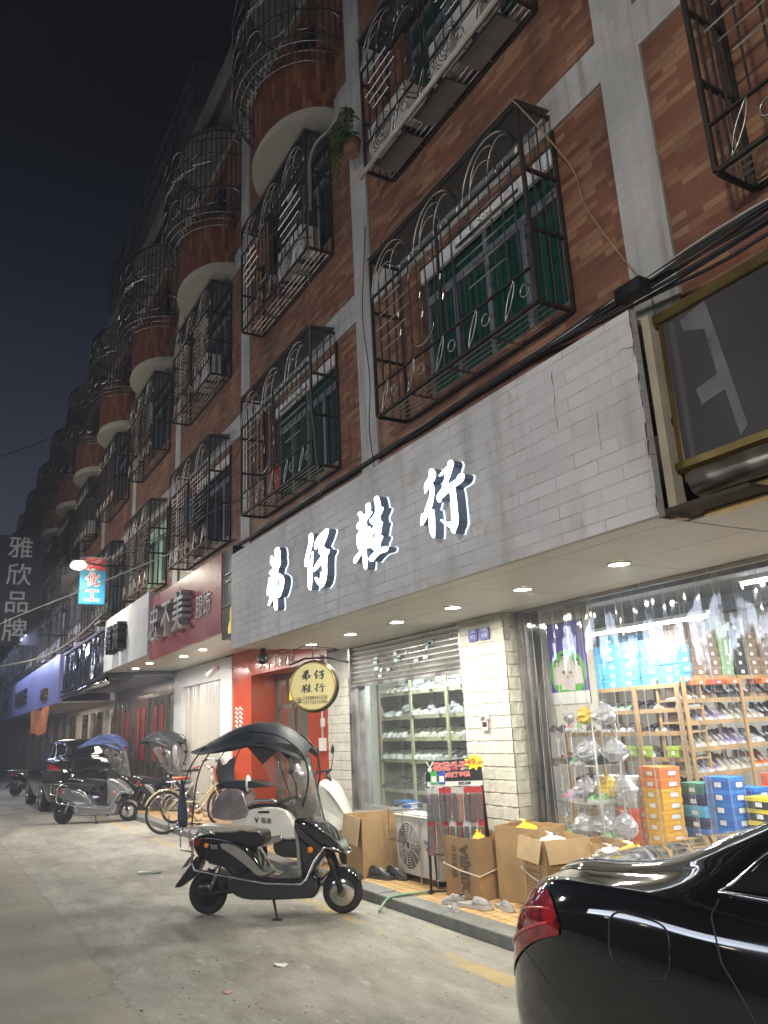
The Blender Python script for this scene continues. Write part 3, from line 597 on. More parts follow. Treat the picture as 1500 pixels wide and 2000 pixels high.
# ================================================================== window cages
IRON = P('dark wrought iron', (0.045, 0.037, 0.032), 0.6, 0.4, var=0.3, vs=8)
BSTEEL = P('stainless rod', (0.40, 0.37, 0.33), 0.38, 1.0, var=0.35, vs=5, rvar=0.15)
AWN = P('grey sheet awning', (0.16, 0.15, 0.14), 0.6, 0.3, var=0.25, vs=3)
def make_cage(w, h, d, style):
    """box cage: local x along wall, y=0 wall, y=-d front, z from 0"""
    t = thing('window_cage', 'iron window cage', 'window cage')
    x0, x1 = -w/2, w/2
    f = MB(); s = 0.014
    for xx in (x0, x1):
        f.box(xx-s, xx+s, -d-s, -d+s, 0, h); f.box(xx-s, xx+s, -2*s, 0, 0, h)
        for z in (0, h*0.36, h*0.66, h): f.box(xx-s*0.9, xx+s*0.9, -d+s, -2*s, z-s, z+s)
    for z in (0, h): f.box(x0+s, x1-s, -d-s*0.9, -d+s*0.9, z-s, z+s); f.box(x0+s, x1-s, -2*s, 0, z-s, z+s)
    f.box(x0+s, x1-s, -d-s*0.8, -d+s*0.8, h*0.175-s*0.6, h*0.175+s*0.6); f.box(x0+s, x1-s, -d-s*0.8, -d+s*0.8, h*0.75-s*0.6, h*0.75+s*0.6)
    f.box(-s, s, -d-s*0.7, -d+s*0.7, s, h-s)
    f.build('frame', IRON, t)
    b = MB(); n = 17
    for k in range(1, n):
        xx = x0 + w*k/n
        if style == 0 and abs(xx-0.22*w) < 0.1*w: b.bar((xx, -d, h*0.175), (xx, -d, h*0.42), 0.007); b.bar((xx, -d, h*0.60), (xx, -d, h*0.75), 0.007)
        else: b.bar((xx, -d, h*0.175), (xx, -d, h*0.75), 0.0085)
    for xx in (x0, x1):
        for k in (1, 2, 3): b.bar((xx, -d*k/4, 0), (xx, -d*k/4, h), 0.0085)
    b.build('bars', IRON, t)
    a = MB(); na = 3
    for k in range(na):
        cx = x0 + w*(k+0.5)/na; r = w/na/2*0.92
        z0 = h*0.75; hh = h*0.24
        P_ = lambda rr, kx=0, H_=1.0: [(cx+kx+rr*math.cos(q), -d-0.012, z0+hh*H_*math.sin(q)) for q in [math.pi*j/14 for j in range(15)]]
        a.tube(P_(r, 0, 0.96), 0.010, 5); a.tube(P_(r*0.5, -r*0.22, 0.55), 0.008, 5); a.tube(P_(r*0.5, r*0.45, 0.72), 0.008, 5)
        a.tube(P_(r*0.62, -0.1*r, 0.8), 0.007, 5)
    a.build('arches', BSTEEL, t)
    m = max(4, round(w/0.44)); st = w/m
    for k in range(m):
        c = MB(); cx = x0+st*(k+0.5); zz = h*0.09
        for sg in (-1, 1): c.tube([(cx - st*0.10 + sg*0.03*math.sin(math.pi*j/8) + st*0.3*(j/8-0.5), -d-0.012, zz - h*0.085 + h*0.17*j/8) for j in range(9)], 0.007, 5)
        c.tube([(cx + st*0.26 + 0.05*math.cos(2*math.pi*j/12), -d-0.012, zz - 0.01 + 0.05*math.sin(2*math.pi*j/12)) for j in range(12)], 0.007, 5, closed=True)
        c.build('scroll', BSTEEL, t)
    hb = MB()
    if style == 0:
        for side, (a0, a1) in enumerate(((-0.46, -0.20), (0.12, 0.44))):
            for k in range(5):
                z = h*(0.36+0.075*k) if side == 0 else h*(0.30+0.085*k)
                sh = abs(k-2)*0.03
                hb.bar((x0+w*(0.5+a0+sh), -d-0.014, z), (x0+w*(0.5+a1-sh), -d-0.014, z), 0.0075)
        hb.box(x0+w*0.62, x0+w*0.97, -d-0.016, -d-0.006, h*0.565, h*0.58); hb.box(x0+w*0.62, x0+w*0.97, -d-0.016, -d-0.006, h*0.635, h*0.65)
        for k in range(4): hb.tube([(x0+w*0.80+0.035*(k-1.5)*1.4+0.02*math.cos(q), -d-0.016, h*0.608+0.02*math.sin(q)) for q in [2*math.pi*j/8 for j in range(8)]], 0.006, 4, closed=True)
        for q0 in (-0.28, -0.12, 0.02): hb.tube([(w*q0+0.02*math.sin(j*1.2), -d-0.014, h*(0.36+0.03*j)) for j in range(6)], 0.006, 4)
        cx = -w*0.12
        hb.tube([(cx+0.19*math.cos(q), -d-0.014, h*0.66-0.04+0.16*math.sin(q)) for q in [math.pi*j/12 for j in range(13)]], 0.008, 5)
        hb.tube([(cx+0.19*math.cos(q), -d-0.014, h*0.30-0.16*math.sin(q)) for q in [math.pi*j/12 for j in range(13)]], 0.008, 5)
    else:
        for j in range(11):
            z = h*(0.24+0.045*j); a0 = -0.44+0.05*abs((j % 4)-1.5); a1 = a0+0.30
            hb.bar((w*a0, -d-0.014, z), (w*a1, -d-0.014, z), 0.008); hb.bar((w*(a0+0.50), -d-0.014, z+0.02), (w*(a1+0.52), -d-0.014, z+0.02), 0.008)
    hb.build('cross_rods', BSTEEL, t)
    fl = MB()
    for k in range(1, 6): fl.bar((x0, -d*k/6, 0.012), (x1, -d*k/6, 0.012), 0.008)
    for k in range(1, 4): fl.bar((x0+w*k/4, -d, 0), (x0+w*k/4, 0, 0), 0.010)
    fl.build('floor_rails', BSTEEL, t)
    aw = MB(); aw.add([(x0-0.02, -d-0.03, h+0.02), (x1+0.02, -d-0.03, h+0.02), (x1+0.02, 0, h+0.06), (x0-0.02, 0, h+0.06), (x0-0.02, -d-0.03, h+0.028), (x1+0.02, -d-0.03, h+0.028), (x1+0.02, 0, h+0.068), (x0-0.02, 0, h+0.068)],
        [(0, 3, 2, 1), (4, 5, 6, 7), (0, 1, 5, 4), (1, 2, 6, 5), (2, 3, 7, 6), (3, 0, 4, 7)])
    aw.build('awning', AWN, t)
    return t
CG = 'iron cages over the row of windows'
cA = make_cage(2.36, 1.72, 0.36, 0); cB = make_cage(2.36, 1.72, 0.36, 1)
fa, fb_ = True, True
where = ['at the right edge of the picture', 'in first full bay above the shoe shop sign', 'over the left end of the shoe shop sign', 'over the dark red sign', 'over the plain white sign', 'over the crumpled silver sign']
def wn(i): return where[i] if i < len(where) else 'in the %s bay leftwards from the near pilaster' % NTH[min(i-1, 19)]
for i in range(NB):
    c = bay_c(i)
    for lv, z in ((0, 4.48), (1, 7.42)):
        st = 0 if i < 3 else 1
        if i == 0 and lv == 1: continue
        lab = ('%s storey iron window cage %s' % (['second', 'third'][lv], wn(i)))
        dd = (c + 0.02, WY, z - (0.12 if lv else 0))
        if st == 0: inst(cA, fa, dd, 0, lab, CG); fa = False
        else: inst(cB, fb_, dd, 0, lab, CG); fb_ = False
def make_round_cage():
    t = thing('balcony_cage', 'rounded balcony cage', 'balcony cage')
    a, b = 1.22, 0.98
    def E(z, q, ka=1.0): return (a*ka*math.cos(math.pi+math.pi*q), b*ka*math.sin(math.pi+math.pi*q), z)
    v = MB()
    for k in range(37):
        q = k/36
        v.tube([E(0.0, q, 0.80), E(0.06, q, 0.93), E(0.20, q, 1.0), E(1.60, q, 1.0), E(1.88, q, 0.94), E(2.0, q, 0.78)], 0.009, 4)
    v.build('bars', IRON, t)
    h_ = MB()
    for z, ka in ((0.0, 0.80), (0.05, 0.90), (0.12, 0.97)): h_.tube([E(z, k/18, ka) for k in range(19)], 0.009, 5)
    h_.build('bottom_rails', BSTEEL, t)
    f = MB()
    for z, ka in ((0.2, 1.0), (0.62, 1.0), (1.3, 1.0), (1.60, 1.0), (2.0, 0.78)): f.tube([E(z, k/18, ka) for k in range(19)], 0.014, 5)
    f.build('frame', IRON, t)
    s = MB()
    for j in range(9):
        for z0 in (0.42, 1.42):
            q = (j+0.5)/9; s.tube([E(z0+0.17*math.sin(u), q+0.05*math.cos(u), 1.01) for u in [2*math.pi*k/10 for k in range(10)]], 0.007, 4, closed=True)
    for j in range(7):
        q = 0.25+0.08*j; s.tube([E(0.75+0.06*j, q, 1.01), E(0.75+0.06*j, q+0.10, 1.01)], 0.008, 4); s.tube([E(0.68+0.06*j, q-0.15, 1.01), E(0.68+0.06*j, q-0.05, 1.01)], 0.008, 4)
    s.build('scrollwork', BSTEEL, t)
    r = MB(); r.prism([(a*0.8*math.cos(math.pi+math.pi*k/16), b*0.8*math.sin(math.pi+math.pi*k/16)) for k in range(17)], lambda x, y, d: (x, y, d), 2.01, 2.04)
    r.build('roof_sheet', P('grey roof sheet', (0.20, 0.19, 0.18), 0.6, var=0.3), t)
    return t
rc = make_round_cage()
for i in range(1, NB): inst(rc, i == 1, (bay_c(i)+0.42, WY, 10.06), 0, 'rounded fourth storey balcony cage ' + wn(i), 'rounded cages on the top balconies')
# outdoor units and pipes hung in the cages
ACW = P('off white enamel', (0.60, 0.58, 0.53), 0.5, var=0.1, vs=2)
def ac_box(loc, lab, w=0.78, h=0.5, d=0.26, grp='outdoor units in the cages'):
    t = thing('outdoor_unit', lab, 'air conditioner', loc, 0, grp)
    m_ = MB(); m_.box(-w/2, w/2, -d/2, d/2, 0.03, h); m_.build('casing', ACW, t, bevel=0.012)
    g = MB()
    for r in (0.05, 0.09, 0.13, 0.17, 0.2): g.tube([(-w*0.14+r*math.cos(q), -d/2-0.006, h*0.52+r*math.sin(q)) for q in [2*math.pi*k/20 for k in range(20)]], 0.004, 4, closed=True)
    g.build('fan_grille', BLK, t)
    l = MB()
    for xx in (-w*0.35, w*0.35): l.box(xx-0.03, xx+0.03, -d/2+0.01, d/2-0.01, 0, 0.03)
    l.build('foot', BLK, t)
    return t
ac_box((bay_c(1)+0.45, WY-0.19, 7.33), 'white outdoor unit in the cage over the near window, right half')
ac_box((bay_c(1)-0.75, WY-0.19, 7.33), 'white outdoor unit in the cage over the near window, left half')
ac_box((bay_c(2)+0.55, WY-0.19, 7.33), 'white outdoor unit in the third storey cage beside the fern pilaster')

for i, dx_, lv in ((3, 0.5, 7.33), (5, -0.5, 4.39), (6, 0.4, 7.33), (8, 0.3, 4.39), (9, -0.4, 7.33)):
    ac_box((bay_c(i)+dx_, WY-0.19, lv), 'white outdoor unit in a %s storey cage of the %s bay from the right' % ('third' if lv > 6 else 'second', NTH[i]))
CLT = [P('faded cloth %s' % n_, c_, 0.85, var=0.2) for n_, c_ in (('blue', (0.10, 0.16, 0.30)), ('white', (0.5, 0.48, 0.44)), ('brown', (0.22, 0.12, 0.07)))]
for k, (i, dx_, z_, n_) in enumerate(((3, -0.5, 5.7, 0), (4, 0.3, 8.7, 1), (2, -0.6, 8.75, 2), (5, 0.6, 8.7, 0), (4, -0.4, 5.7, 2), (7, 0.1, 5.7, 1))):
    vs = []
    for a_ in range(9):
        for b_ in range(6): vs.append((0.06*a_-0.24, 0.03*math.sin(a_*1.1+k)+0.008*b_*math.sin(a_*2.3), -0.55*b_/5-0.03*math.sin(a_*0.8)*(b_ == 5)))
    m_ = MB(); m_.add(vs, [(a_*6+b_, (a_+1)*6+b_, (a_+1)*6+b_+1, a_*6+b_+1) for a_ in range(8) for b_ in range(5)], smooth=True)
    ob = m_.build('laundry', CLT[n_]); ob.location = (bay_c(i)+dx_, WY-0.2, z_)
    tag(ob, '%s laundry hung in the %s storey cage of the %s bay from the right' % (['blue', 'white', 'brown'][n_], 'third' if z_ > 7 else 'second', NTH[i]), 'laundry')
# ================================================================== the shoe shop: big tiled signboard
FTILE = brickmat('white split-face sign tile', [(0.50, 0.49, 0.48), (0.53, 0.52, 0.51), (0.56, 0.55, 0.54)], (0.24, 0.20, 0.15), 0.36, 0.092, 0.004, 0.6, 0.6, roughbump=1.8, stain=((0.30, 0.25, 0.17), 2.9, 0.57, 0.55), vary=0.08, mvar=True, streak=((0.22, 0.20, 0.17), 3.2, 0.7, 0.55))
PLAST = P('peeling cream plaster', (0.46, 0.41, 0.31), 0.8, var=0.18, vs=5, bump=0.5, bs=12)
SOF = P('soffit panel', (0.66, 0.66, 0.63), 0.42, var=0.08, vs=2, rvar=0.08)
FX0, FX1, FY, FZ0, FZ1 = -9.52, -2.68, 3.27, 2.60, 3.82
sg = thing('shop_signboard', 'long white split-tile signboard with four glowing white characters over the shoe shop', 'signboard', (-6.1, 3.27, 2.6))
SO = (-6.1, 3.27, 2.6)
mb = MB(); mb.box(FX0, FX1, FY, FY+0.05, FZ0, FZ1)
mb.build('tiled_face', FTILE, sg, off=SO)
mb = MB(); mb.box(FX0, FX0+0.05, FY+0.051, WY-0.01, FZ0, FZ1); mb.build('side_return', PLAST, sg, off=SO); mb = MB()
random.seed(5)
prof = [(FY+0.24, FZ0)]
for k in range(14): prof.append((FY+0.24+random.uniform(-0.03, 0.025)-0.03*math.sin(k*0.5), FZ0+(FZ1-FZ0)*k/13))
prof = [(FY+0.15, FZ0)] + prof + [(FY+0.15, FZ1)]
mb.prism(prof, lambda y, z, d: (d, y, z), FX1-0.052, FX1+0.003)
mb.build('side_return', PLAST, sg, off=SO)
mb = MB(); mb.box(FX0+0.05, FX1-0.05, FY+0.051, WY, FZ1-0.04, FZ1-0.01)
mb.build('top_cover', PLAST, sg, off=SO)
# dark cracks and damp streaks are grooves in the face
CRK = P('dark crack', (0.05, 0.035, 0.025), 0.9)
cr_ = MB()
for (cx, z0, z1) in ((-3.35, 3.33, 3.72), (-3.02, 3.08, 3.30)):
    pts = [(cx+random.uniform(-0.005, 0.005), FY, z0+(z1-z0)*k/8) for k in range(9)]
    cr_.tube(pts, [0.0008+0.0028*random.random() for _ in pts], 4)
for k in range(12):
    z = 2.62+k*0.1; pts = [(FX1-0.004+random.uniform(-0.004, 0.004), FY-0.001, z+0.1*j/3) for j in range(4)]
    if k in (1, 2, 5, 8): continue
    cr_.tube(pts, [random.uniform(0.001, 0.006) for _ in pts], 4)
for (a, b, z) in ((-2.80, -2.70, 3.60),):
    cr_.tube([(a+(b-a)*j/5, FY-0.001, z+0.01*math.sin(j)) for j in range(6)], [random.uniform(0.0008, 0.003) for _ in range(6)], 4)
cr_.build('crack', CRK, sg, off=SO)
# soffit panels with open seams
sf = MB()
xs = [FX0+0.05+1.14*k for k in range(6)] + [FX1-0.06]
ys = [FY+0.06, 3.50, 4.12, 4.74, 4.93]
for a, b in zip(xs, xs[1:]):
    for c, d in zip(ys, ys[1:]): sf.box(a+0.003, b-0.003, c+0.003, d-0.003, FZ0+0.004, FZ0+0.016)
sf.box(FX1-0.05, FX1+0.55, FY+0.30, 4.93, FZ0+0.004, FZ0+0.016)
sf.build('soffit_panel', SOF, sg, off=SO)
mb = MB(); mb.box(FX0+0.05, FX1+0.5, FY+0.06, 4.93, FZ0+0.02, FZ0+0.04); mb.build('soffit_backing', CRK, sg, off=SO)
LGLOW = emis('white letter acrylic', (0.93, 0.97, 1.0), 6.0)
LBACK = emis('letter back light', (0.75, 0.88, 1.0), 1.6)
LSIDE = P('letter side metal', (0.20, 0.25, 0.34), 0.4, 0.2, var=0.1)
def hull2(a, b, n=10):
    pts = []
    for (x, z, rx, rz) in (a, b):
        for k in range(n*2): q = math.pi*k/n; pts.append((x+rx*math.cos(q), z+rz*math.sin(q)))
    pts = sorted(set((round(p[0], 5), round(p[1], 5)) for p in pts))
    def half(P_):
        h = []
        for p in P_:
            while len(h) >= 2 and (h[-1][0]-h[-2][0])*(p[1]-h[-2][1])-(h[-1][1]-h[-2][1])*(p[0]-h[-2][0]) <= 0: h.pop()
            h.append(p)
        return h
    lo, up = half(pts), half(pts[::-1])
    return lo[:-1]+up[:-1]
def brush(strokes, fn, d0, d1, step=3, stag=0.00008):
    """brush strokes -> overlapping tapered prisms, each a hair prouder than the last"""
    m_ = MB(); k = 0
    for s in strokes:
        ps = cr_spline([Vector(q) for q in s], step)
        for a, b in zip(ps, ps[1:]):
            a = [a[0], a[1], max(0.002, a[2]), max(0.002, a[3])]; b = [b[0], b[1], max(0.002, b[2]), max(0.002, b[3])]
            m_.prism(hull2(a, b), fn, d0, d1 + (stag*k if d1 > d0 else -stag*k)); k += 1
    return m_
def sp4(s): return [tuple(q) for q in s]
class V4(list): pass
def cr4(pts, n):
    out = []; N = len(pts)
    for i in range(N-1):
        a, b, c, d = pts[max(i-1, 0)], pts[i], pts[i+1], pts[min(i+2, N-1)]
        for k in range(n):
            t = k/n
            out.append([0.5*(2*b[j]+(c[j]-a[j])*t+(2*a[j]-5*b[j]+4*c[j]-d[j])*t*t+(3*b[j]-a[j]-3*c[j]+d[j])*t**3) for j in range(4)])
    out.append(list(pts[-1])); return out
def brush(strokes, fn, d0, d1, step=3, stag=0.00008):
    m_ = MB(); k = 0; sgn = 1 if d1 > d0 else -1
    for s in strokes:
        ps = cr4(s, step)
        for a, b in zip(ps, ps[1:]):
            a = [a[0], a[1], max(0.001, a[2]), max(0.001, a[3])]; b = [b[0], b[1], max(0.001, b[2]), max(0.001, b[3])]
            m_.prism(hull2(a, b), fn, d0, d1 + sgn*stag*k); k += 1
    return m_
for key in ('di', 'zi', 'xie', 'hang'):
    (cx, cz), st = GLYPH[key]
    side = brush(st, lambda a, b, d: (cx+a, d, cz+b), FY-0.015, FY-0.095, 3, 0.00002).build('letter', LSIDE, sg, off=SO)
    brush([[(a, b, c+0.0015, d+0.002) for a, b, c, d in q] for q in st], lambda a, b, d: (cx+a, d, cz+b), FY-0.003, FY-0.012, 3, 0.00001).build('back_light', LBACK, side, off=SO)
    brush(st, lambda a, b, d: (cx+a, d, cz+b), FY-0.0975, FY-0.100, 3).build('letter_face', LGLOW, side, off=SO)
# downlights in the soffit
DL = emis('downlight lens', (1.0, 0.93, 0.74), 26)
def make_down():
    t = thing('downlight', 'd', 'ceiling light')
    a = MB(); a.tube([(0.076*math.cos(q), 0.076*math.sin(q), -0.007) for q in [2*math.pi*k/28 for k in range(28)]], 0.008, 6, closed=True); a.build('trim_ring', WHP, t)
    b = MB(); b.lathe([(0.001, -0.011), (0.071, -0.011), (0.071, -0.004), (0.001, -0.004)], (0, 0, 0), n=24); b.build('lens', DL, t)
    return t
dp = make_down()
for k, x in enumerate((-3.74, -4.78, -5.77, -6.77, -7.80, -8.86)):
    inst(dp, k == 0, (x, 4.08, FZ0+0.003), 0, '%s round downlight from the right in the shoe shop soffit' % NTH[k], 'downlights in the soffit')
    area('downlight lamp', (x, 4.08, FZ0-0.03), 0.12, 32, (1.0, 0.95, 0.82), spread=175)
# ================================================================== shop front: stone pillars, shutter, display window
STONE = brickmat('white split stone', [(0.50, 0.48, 0.42), (0.58, 0.56, 0.49), (0.66, 0.64, 0.57)], (0.34, 0.32, 0.27), 0.30, 0.118, 0.004, 0.75, 0.9, roughbump=2.2, vary=0.06)
SY = 4.85
def stone_pillar(x0, x1, y0, y1, label):
    """courses of rough blocks, each with a ragged lower lip"""
    t = thing('stone_pillar', label, 'pillar', ((x0+x1)/2, y0, KH))
    m_ = MB(); random.seed(int(x0*100)); z = KH; row = 0
    o = ((x0+x1)/2, y0, KH)
    m_.box(x0+0.02, x1-0.02, y0+0.02, y1, KH, FZ0)
    def face(p0, dx, L_, nrm, row_off):
        # undulating strip for one course along one face
        zz = KH
        r = 0
        while zz < FZ0-0.01:
            h = min(0.118, FZ0-zz); nx = int(L_/0.025); vs = []; prof = [(0, 0.001), (0.07, 0.009), (0.25, 0.008), (0.8, 0.006), (0.97, 0.004), (1, 0.001)]
            ph = random.random()*9; bl = 0.30; off = (0.15 if r % 2 else 0)
            for i in range(nx+1):
                u = L_*i/nx; inb = ((u+off) % bl)/bl; e = 1.0 if 0.02 < inb < 0.98 else 0.55
                rag = 0.5+0.5*math.sin(u*43+ph)*math.sin(u*17+ph*2)
                for (q, dpth) in prof:
                    dd = dpth*(0.4+0.9*rag)*e + (random.uniform(-0.001, 0.0015))
                    vs.append((p0[0]+dx[0]*u+nrm[0]*dd, p0[1]+dx[1]*u+nrm[1]*dd, zz+h*(q if 0 < q < 1 else q)+(0.012*rag if q == 0.10 else 0)))
            k = len(prof); fs = []
            for i in range(nx):
                for j in range(k-1): fs.append((i*k+j, (i+1)*k+j, (i+1)*k+j+1, i*k+j+1))
            m_.add(vs, fs, smooth=False); zz += 0.118; r += 1
    face((x0, y0), (1, 0), x1-x0, (0, -1), 0)
    face((x1, y0), (0, 1), y1-y0, (1, 0), 0)
    m_.build('stone_courses', SPLAIN, t, off=o)
    return t
SPLAIN = P('white split stone plain', (0.55, 0.53, 0.46), 0.8, var=0.14, vs=7, bump=0.5, bs=35)
stone_pillar(-6.70, -5.96, 4.80, 5.10, 'white split-stone pillar with blue number plates beside the clear strip curtain')
stone_pillar(-10.02, -9.36, SY, 5.10, 'narrow white split-stone pillar between red shop front and display window')
# wall under the display window and lintel
t = thing('window_sill_wall', 'low cream wall with a sill under the shoe display window', 'wall', (-8, SY, KH))
mb = MB(); mb.box(-9.36, -6.70, 4.92, 5.06, KH, 0.52); mb.build('wall', CREAM, t, off=(-8, SY, KH))
mb = MB(); mb.box(-9.36, -6.70, 4.84, 5.07, 0.521, 0.56); mb.build('sill', ALU, t, off=(-8, SY, KH), bevel=0.006)
# display window
GLASS = clear_film('shop window glass', (0.90, 0.95, 0.92), 0.10, 0.02, bump=0.02, opac=0.015)
t = thing('display_window', 'large aluminium-framed display window with shoes behind it, under the half-open shutter', 'window', (-8, 4.95, 0.56))
o = (-8, 4.95, 0.56); mb = MB()
mb.box(-9.36, -9.22, 4.90, 5.02, 0.561, FZ0); mb.box(-6.80, -6.70, 4.90, 5.02, 0.561, FZ0)
mb.box(-9.22, -6.80, 4.92, 5.00, 0.561, 0.63); mb.box(-9.22, -6.80, 4.92, 5.00, 2.50, 2.58)
mb.box(-9.10, -9.06, 4.93, 4.99, 0.63, 2.5)
mb.build('frame', ALU, t, off=o)
mb = MB(); mb.box(-9.06, -6.80, 4.958, 4.966, 0.63, 2.5); mb.build('pane', GLASS, t, off=o)
mb = MB(); mb.box(-9.22, -9.10, 4.955, 4.965, 0.63, 2.5); mb.build('side_pane', CH, t, off=o)
# rolling shutter, half open: corrugated slats
SHUT = P('galvanised shutter slat', (0.42, 0.42, 0.41), 0.32, 0.85, var=0.2, vs=2.5, rvar=0.12)
t = thing('roller_shutter', 'half-open corrugated steel roller shutter above the shoe display window', 'shutter', (-8, 4.88, 2.12)); o = (-8, 4.88, 2.12)
mb = MB(); z = 2.12; rows = []
while z < FZ0+0.01:
    for q in range(6):
        rows.append((z+0.062*q/6, -0.020*math.sin(math.pi*q/5) if q < 5 else 0.004))
    z += 0.062
vs = []; fs = []
for (zz, d) in rows: vs += [(-9.34, 4.885+d, zz), (-6.74, 4.885+d, zz)]
for k in range(len(rows)-1): fs.append((2*k, 2*k+1, 2*k+3, 2*k+2))
mb.add(vs, fs); mb.build('slats', SHUT, t, off=o)
mb = MB(); mb.box(-9.34, -6.74, 4.862, 4.897, 2.085, 2.122); mb.build('bottom_bar', STEEL, t, off=o)
mb = MB(); mb.box(-9.36, -9.30, 4.84, 4.93, 0.56, FZ0); mb.build('guide_rail', STEEL, t, off=o)
mb = MB(); mb.box(-6.78, -6.70, 4.84, 4.93, 0.56, FZ0); mb.build('guide_rail', STEEL, t, off=o)
stk = MB(); random.seed(11)
for k in range(16):
    x = -8.3+random.uniform(-0.5, 0.9); z = 2.16+random.uniform(0, 0.28); stk.box(x, x+random.uniform(0.05, 0.11), 4.8585, 4.861, z, z+random.uniform(0.03, 0.05))
stk.build('paper_stickers', P('faded pale stickers', (0.45, 0.55, 0.60), 0.6, var=0.3), t, off=o)
# number plates and a notice on the pillar
PB = P('blue enamel plate', (0.05, 0.07, 0.35), 0.35, var=0.1)
for k, (x, z, s) in enumerate(((-6.43, 2.43, '412'), (-6.24, 2.43, '414'))):
    t = thing('number_plate', ['left', 'right'][k]+' small blue enamel house number plate high on the white stone pillar', 'number plate', (x, 4.775, z))
    m_ = MB(); m_.box(-0.075, 0.075, -0.004, 0.002, -0.06, 0.06); m_.build('plate', PB, t)
    text_obj(s, 0.055, WHP, t, face_m((0.0, -0.0055, -0.02), (1, 0, 0), (0, 0, 1)), 0.001, 'number')
    text_obj('开源路', 0.032, WHP, t, face_m((0.0, -0.0055, 0.032), (1, 0, 0), (0, 0, 1)), 0.001, 'lettering')
t = thing('wall_notice', 'torn white paper notice taped to the white stone pillar', 'notice', (-6.34, 4.772, 1.58))
m_ = MB(); m_.box(-0.055, 0.055, -0.003, 0.0, -0.085, 0.05); m_.add([(-0.09, -0.004, 0.09), (-0.03, -0.012, 0.055), (-0.055, -0.003, 0.02)], [(0, 1, 2)]); m_.add([(0.10, -0.004, 0.10), (0.055, -0.003, 0.0), (0.02, -0.012, 0.06)], [(0, 1, 2)])
m_.build('paper', WHP, t)
m_ = MB(); m_.box(-0.035, 0.035, -0.006, -0.0035, -0.055, -0.005); m_.build('printed_panel', BLKM, t)
text_obj('接口', 0.05, BLKM, t, face_m((0.0, -0.0055, 0.022), (1, 0, 0), (0, 0, 1)), 0.001)
m_ = MB(); m_.box(-0.056, -0.05, -0.005, -0.0035, -0.08, 0.05); m_.box(0.05, 0.056, -0.005, -0.0035, -0.08, 0.05); m_.build('red_edge', RED, t)
# door frame of the open front
t = thing('door_frame', 'dark steel shutter guide and header at the open shop front beside the stone pillar', 'frame', (-5.8, 5.0, KH)); o = (-5.8, 5, KH)
mb = MB(); mb.box(-5.93, -5.88, 4.93, 5.12, KH, FZ0); mb.box(-5.87, -5.82, 4.98, 5.12, KH, FZ0); mb.build('guide_rail', STEEL, t, off=o)
mb = MB(); mb.box(-5.82, -5.78, 5.0, 5.1, KH, FZ0); mb.build('dark_post', DKMET, t, off=o)
mb = MB(); mb.box(-5.93, 2.0, 4.935, 4.96, FZ0-0.03, FZ0+0.01); mb.build('curtain_rail', STEEL, t, off=o)
# ------------------------------------------------------------------ clear strip curtain
FILM = clear_film('clear curtain strip', (0.97, 0.975, 0.985), 0.11, 0.05, bump=0.45, bs=1.3, opac=0.025, stretch=(4, 4, 1))
FEDGE = P('thick strip edge', (0.75, 0.78, 0.80), 0.15, var=0.05, alpha=0.55)
cur = thing('strip_curtain', 'clear plastic strip curtain hanging across the open shop front', 'curtain', (-4.5, 4.97, FZ0)); o = (-4.5, 4.97, FZ0)
random.seed(21); x = -5.92; k = 0
while x < 0.5:
    wd = 0.20; yb = 4.955 + (0.012 if k % 2 else -0.012)
    ph = random.random()*6; amp = random.uniform(0.004, 0.016); tilt = random.uniform(-0.03, 0.03); cup = random.uniform(-0.02, 0.02)
    nz, nx = 22, 5; vs = []; fs = []
    for i in range(nz+1):
        z = FZ0-0.02 - (FZ0-0.2)*i/nz; s = i/nz
        for j in range(nx+1):
            u = j/nx-0.5
            vs.append((x+wd*(u+0.5)+tilt*s+0.01*math.sin(ph+3*s), yb+amp*math.sin(ph+6*s+3*u)*s*2+cup*(1-4*u*u)+0.002*math.sin(40*s+9*u), z))
    for i in range(nz):
        for j in range(nx): a = i*(nx+1)+j; fs.append((a, a+1, a+nx+2, a+nx+1))
    m_ = MB(); m_.add(vs, fs, smooth=True); st = m_.build('strip', FILM, cur, off=o)
    m_ = MB()
    for j in (0, nx):
        m_.tube([Vector(vs[i*(nx+1)+j])+Vector((0, -0.001, 0)) for i in range(nz+1)], 0.0017, 4)
    m_.build('strip_edge', FEDGE, st, off=o)
    x += 0.155 if k % 3 else 0.17; k += 1
# ================================================================== shop interior
IX0, IX1, IY1, IZ1 = -10.0, 1.5, 10.2, 2.95
t = thing('shop_room', 'cream walls, pale floor and dark ceiling of the shoe shop interior', 'room', (-5, 7, KH)); o = (-5, 7, KH)
mb = MB(); mb.box(IX0, IX1, IY1, IY1+0.1, KH, IZ1); mb.box(IX0-0.1, IX0, 5.1, IY1, KH, IZ1); mb.box(IX1, IX1+0.1, 5.1, IY1, KH, IZ1); mb.build('wall', CREAM, t, off=o)
mb = MB(); mb.box(IX0-0.1, IX1+0.1, 5.0, IY1+0.1, -0.05, KH-0.006); mb.build('floor', P('pale floor tile', (0.45, 0.43, 0.38), 0.25, var=0.1), t, off=o)
mb = MB(); mb.box(IX0-0.1, IX1+0.1, 4.94, IY1+0.1, IZ1, IZ1+0.05); mb.build('ceiling', P('dark grey ceiling', (0.10, 0.11, 0.13), 0.7, var=0.2), t, off=o)
for yy in (6.3, 8.4):
    mb = MB(); mb.box(IX0, IX1, yy, yy+0.25, 2.78, IZ1-0.002); mb.build('beam', P('grey beam', (0.22, 0.23, 0.25), 0.7) if yy < 7 else bpy.data.materials['grey beam'], t, off=o)
TUBE = emis('fluorescent tube', (0.93, 0.97, 1.0), 22)
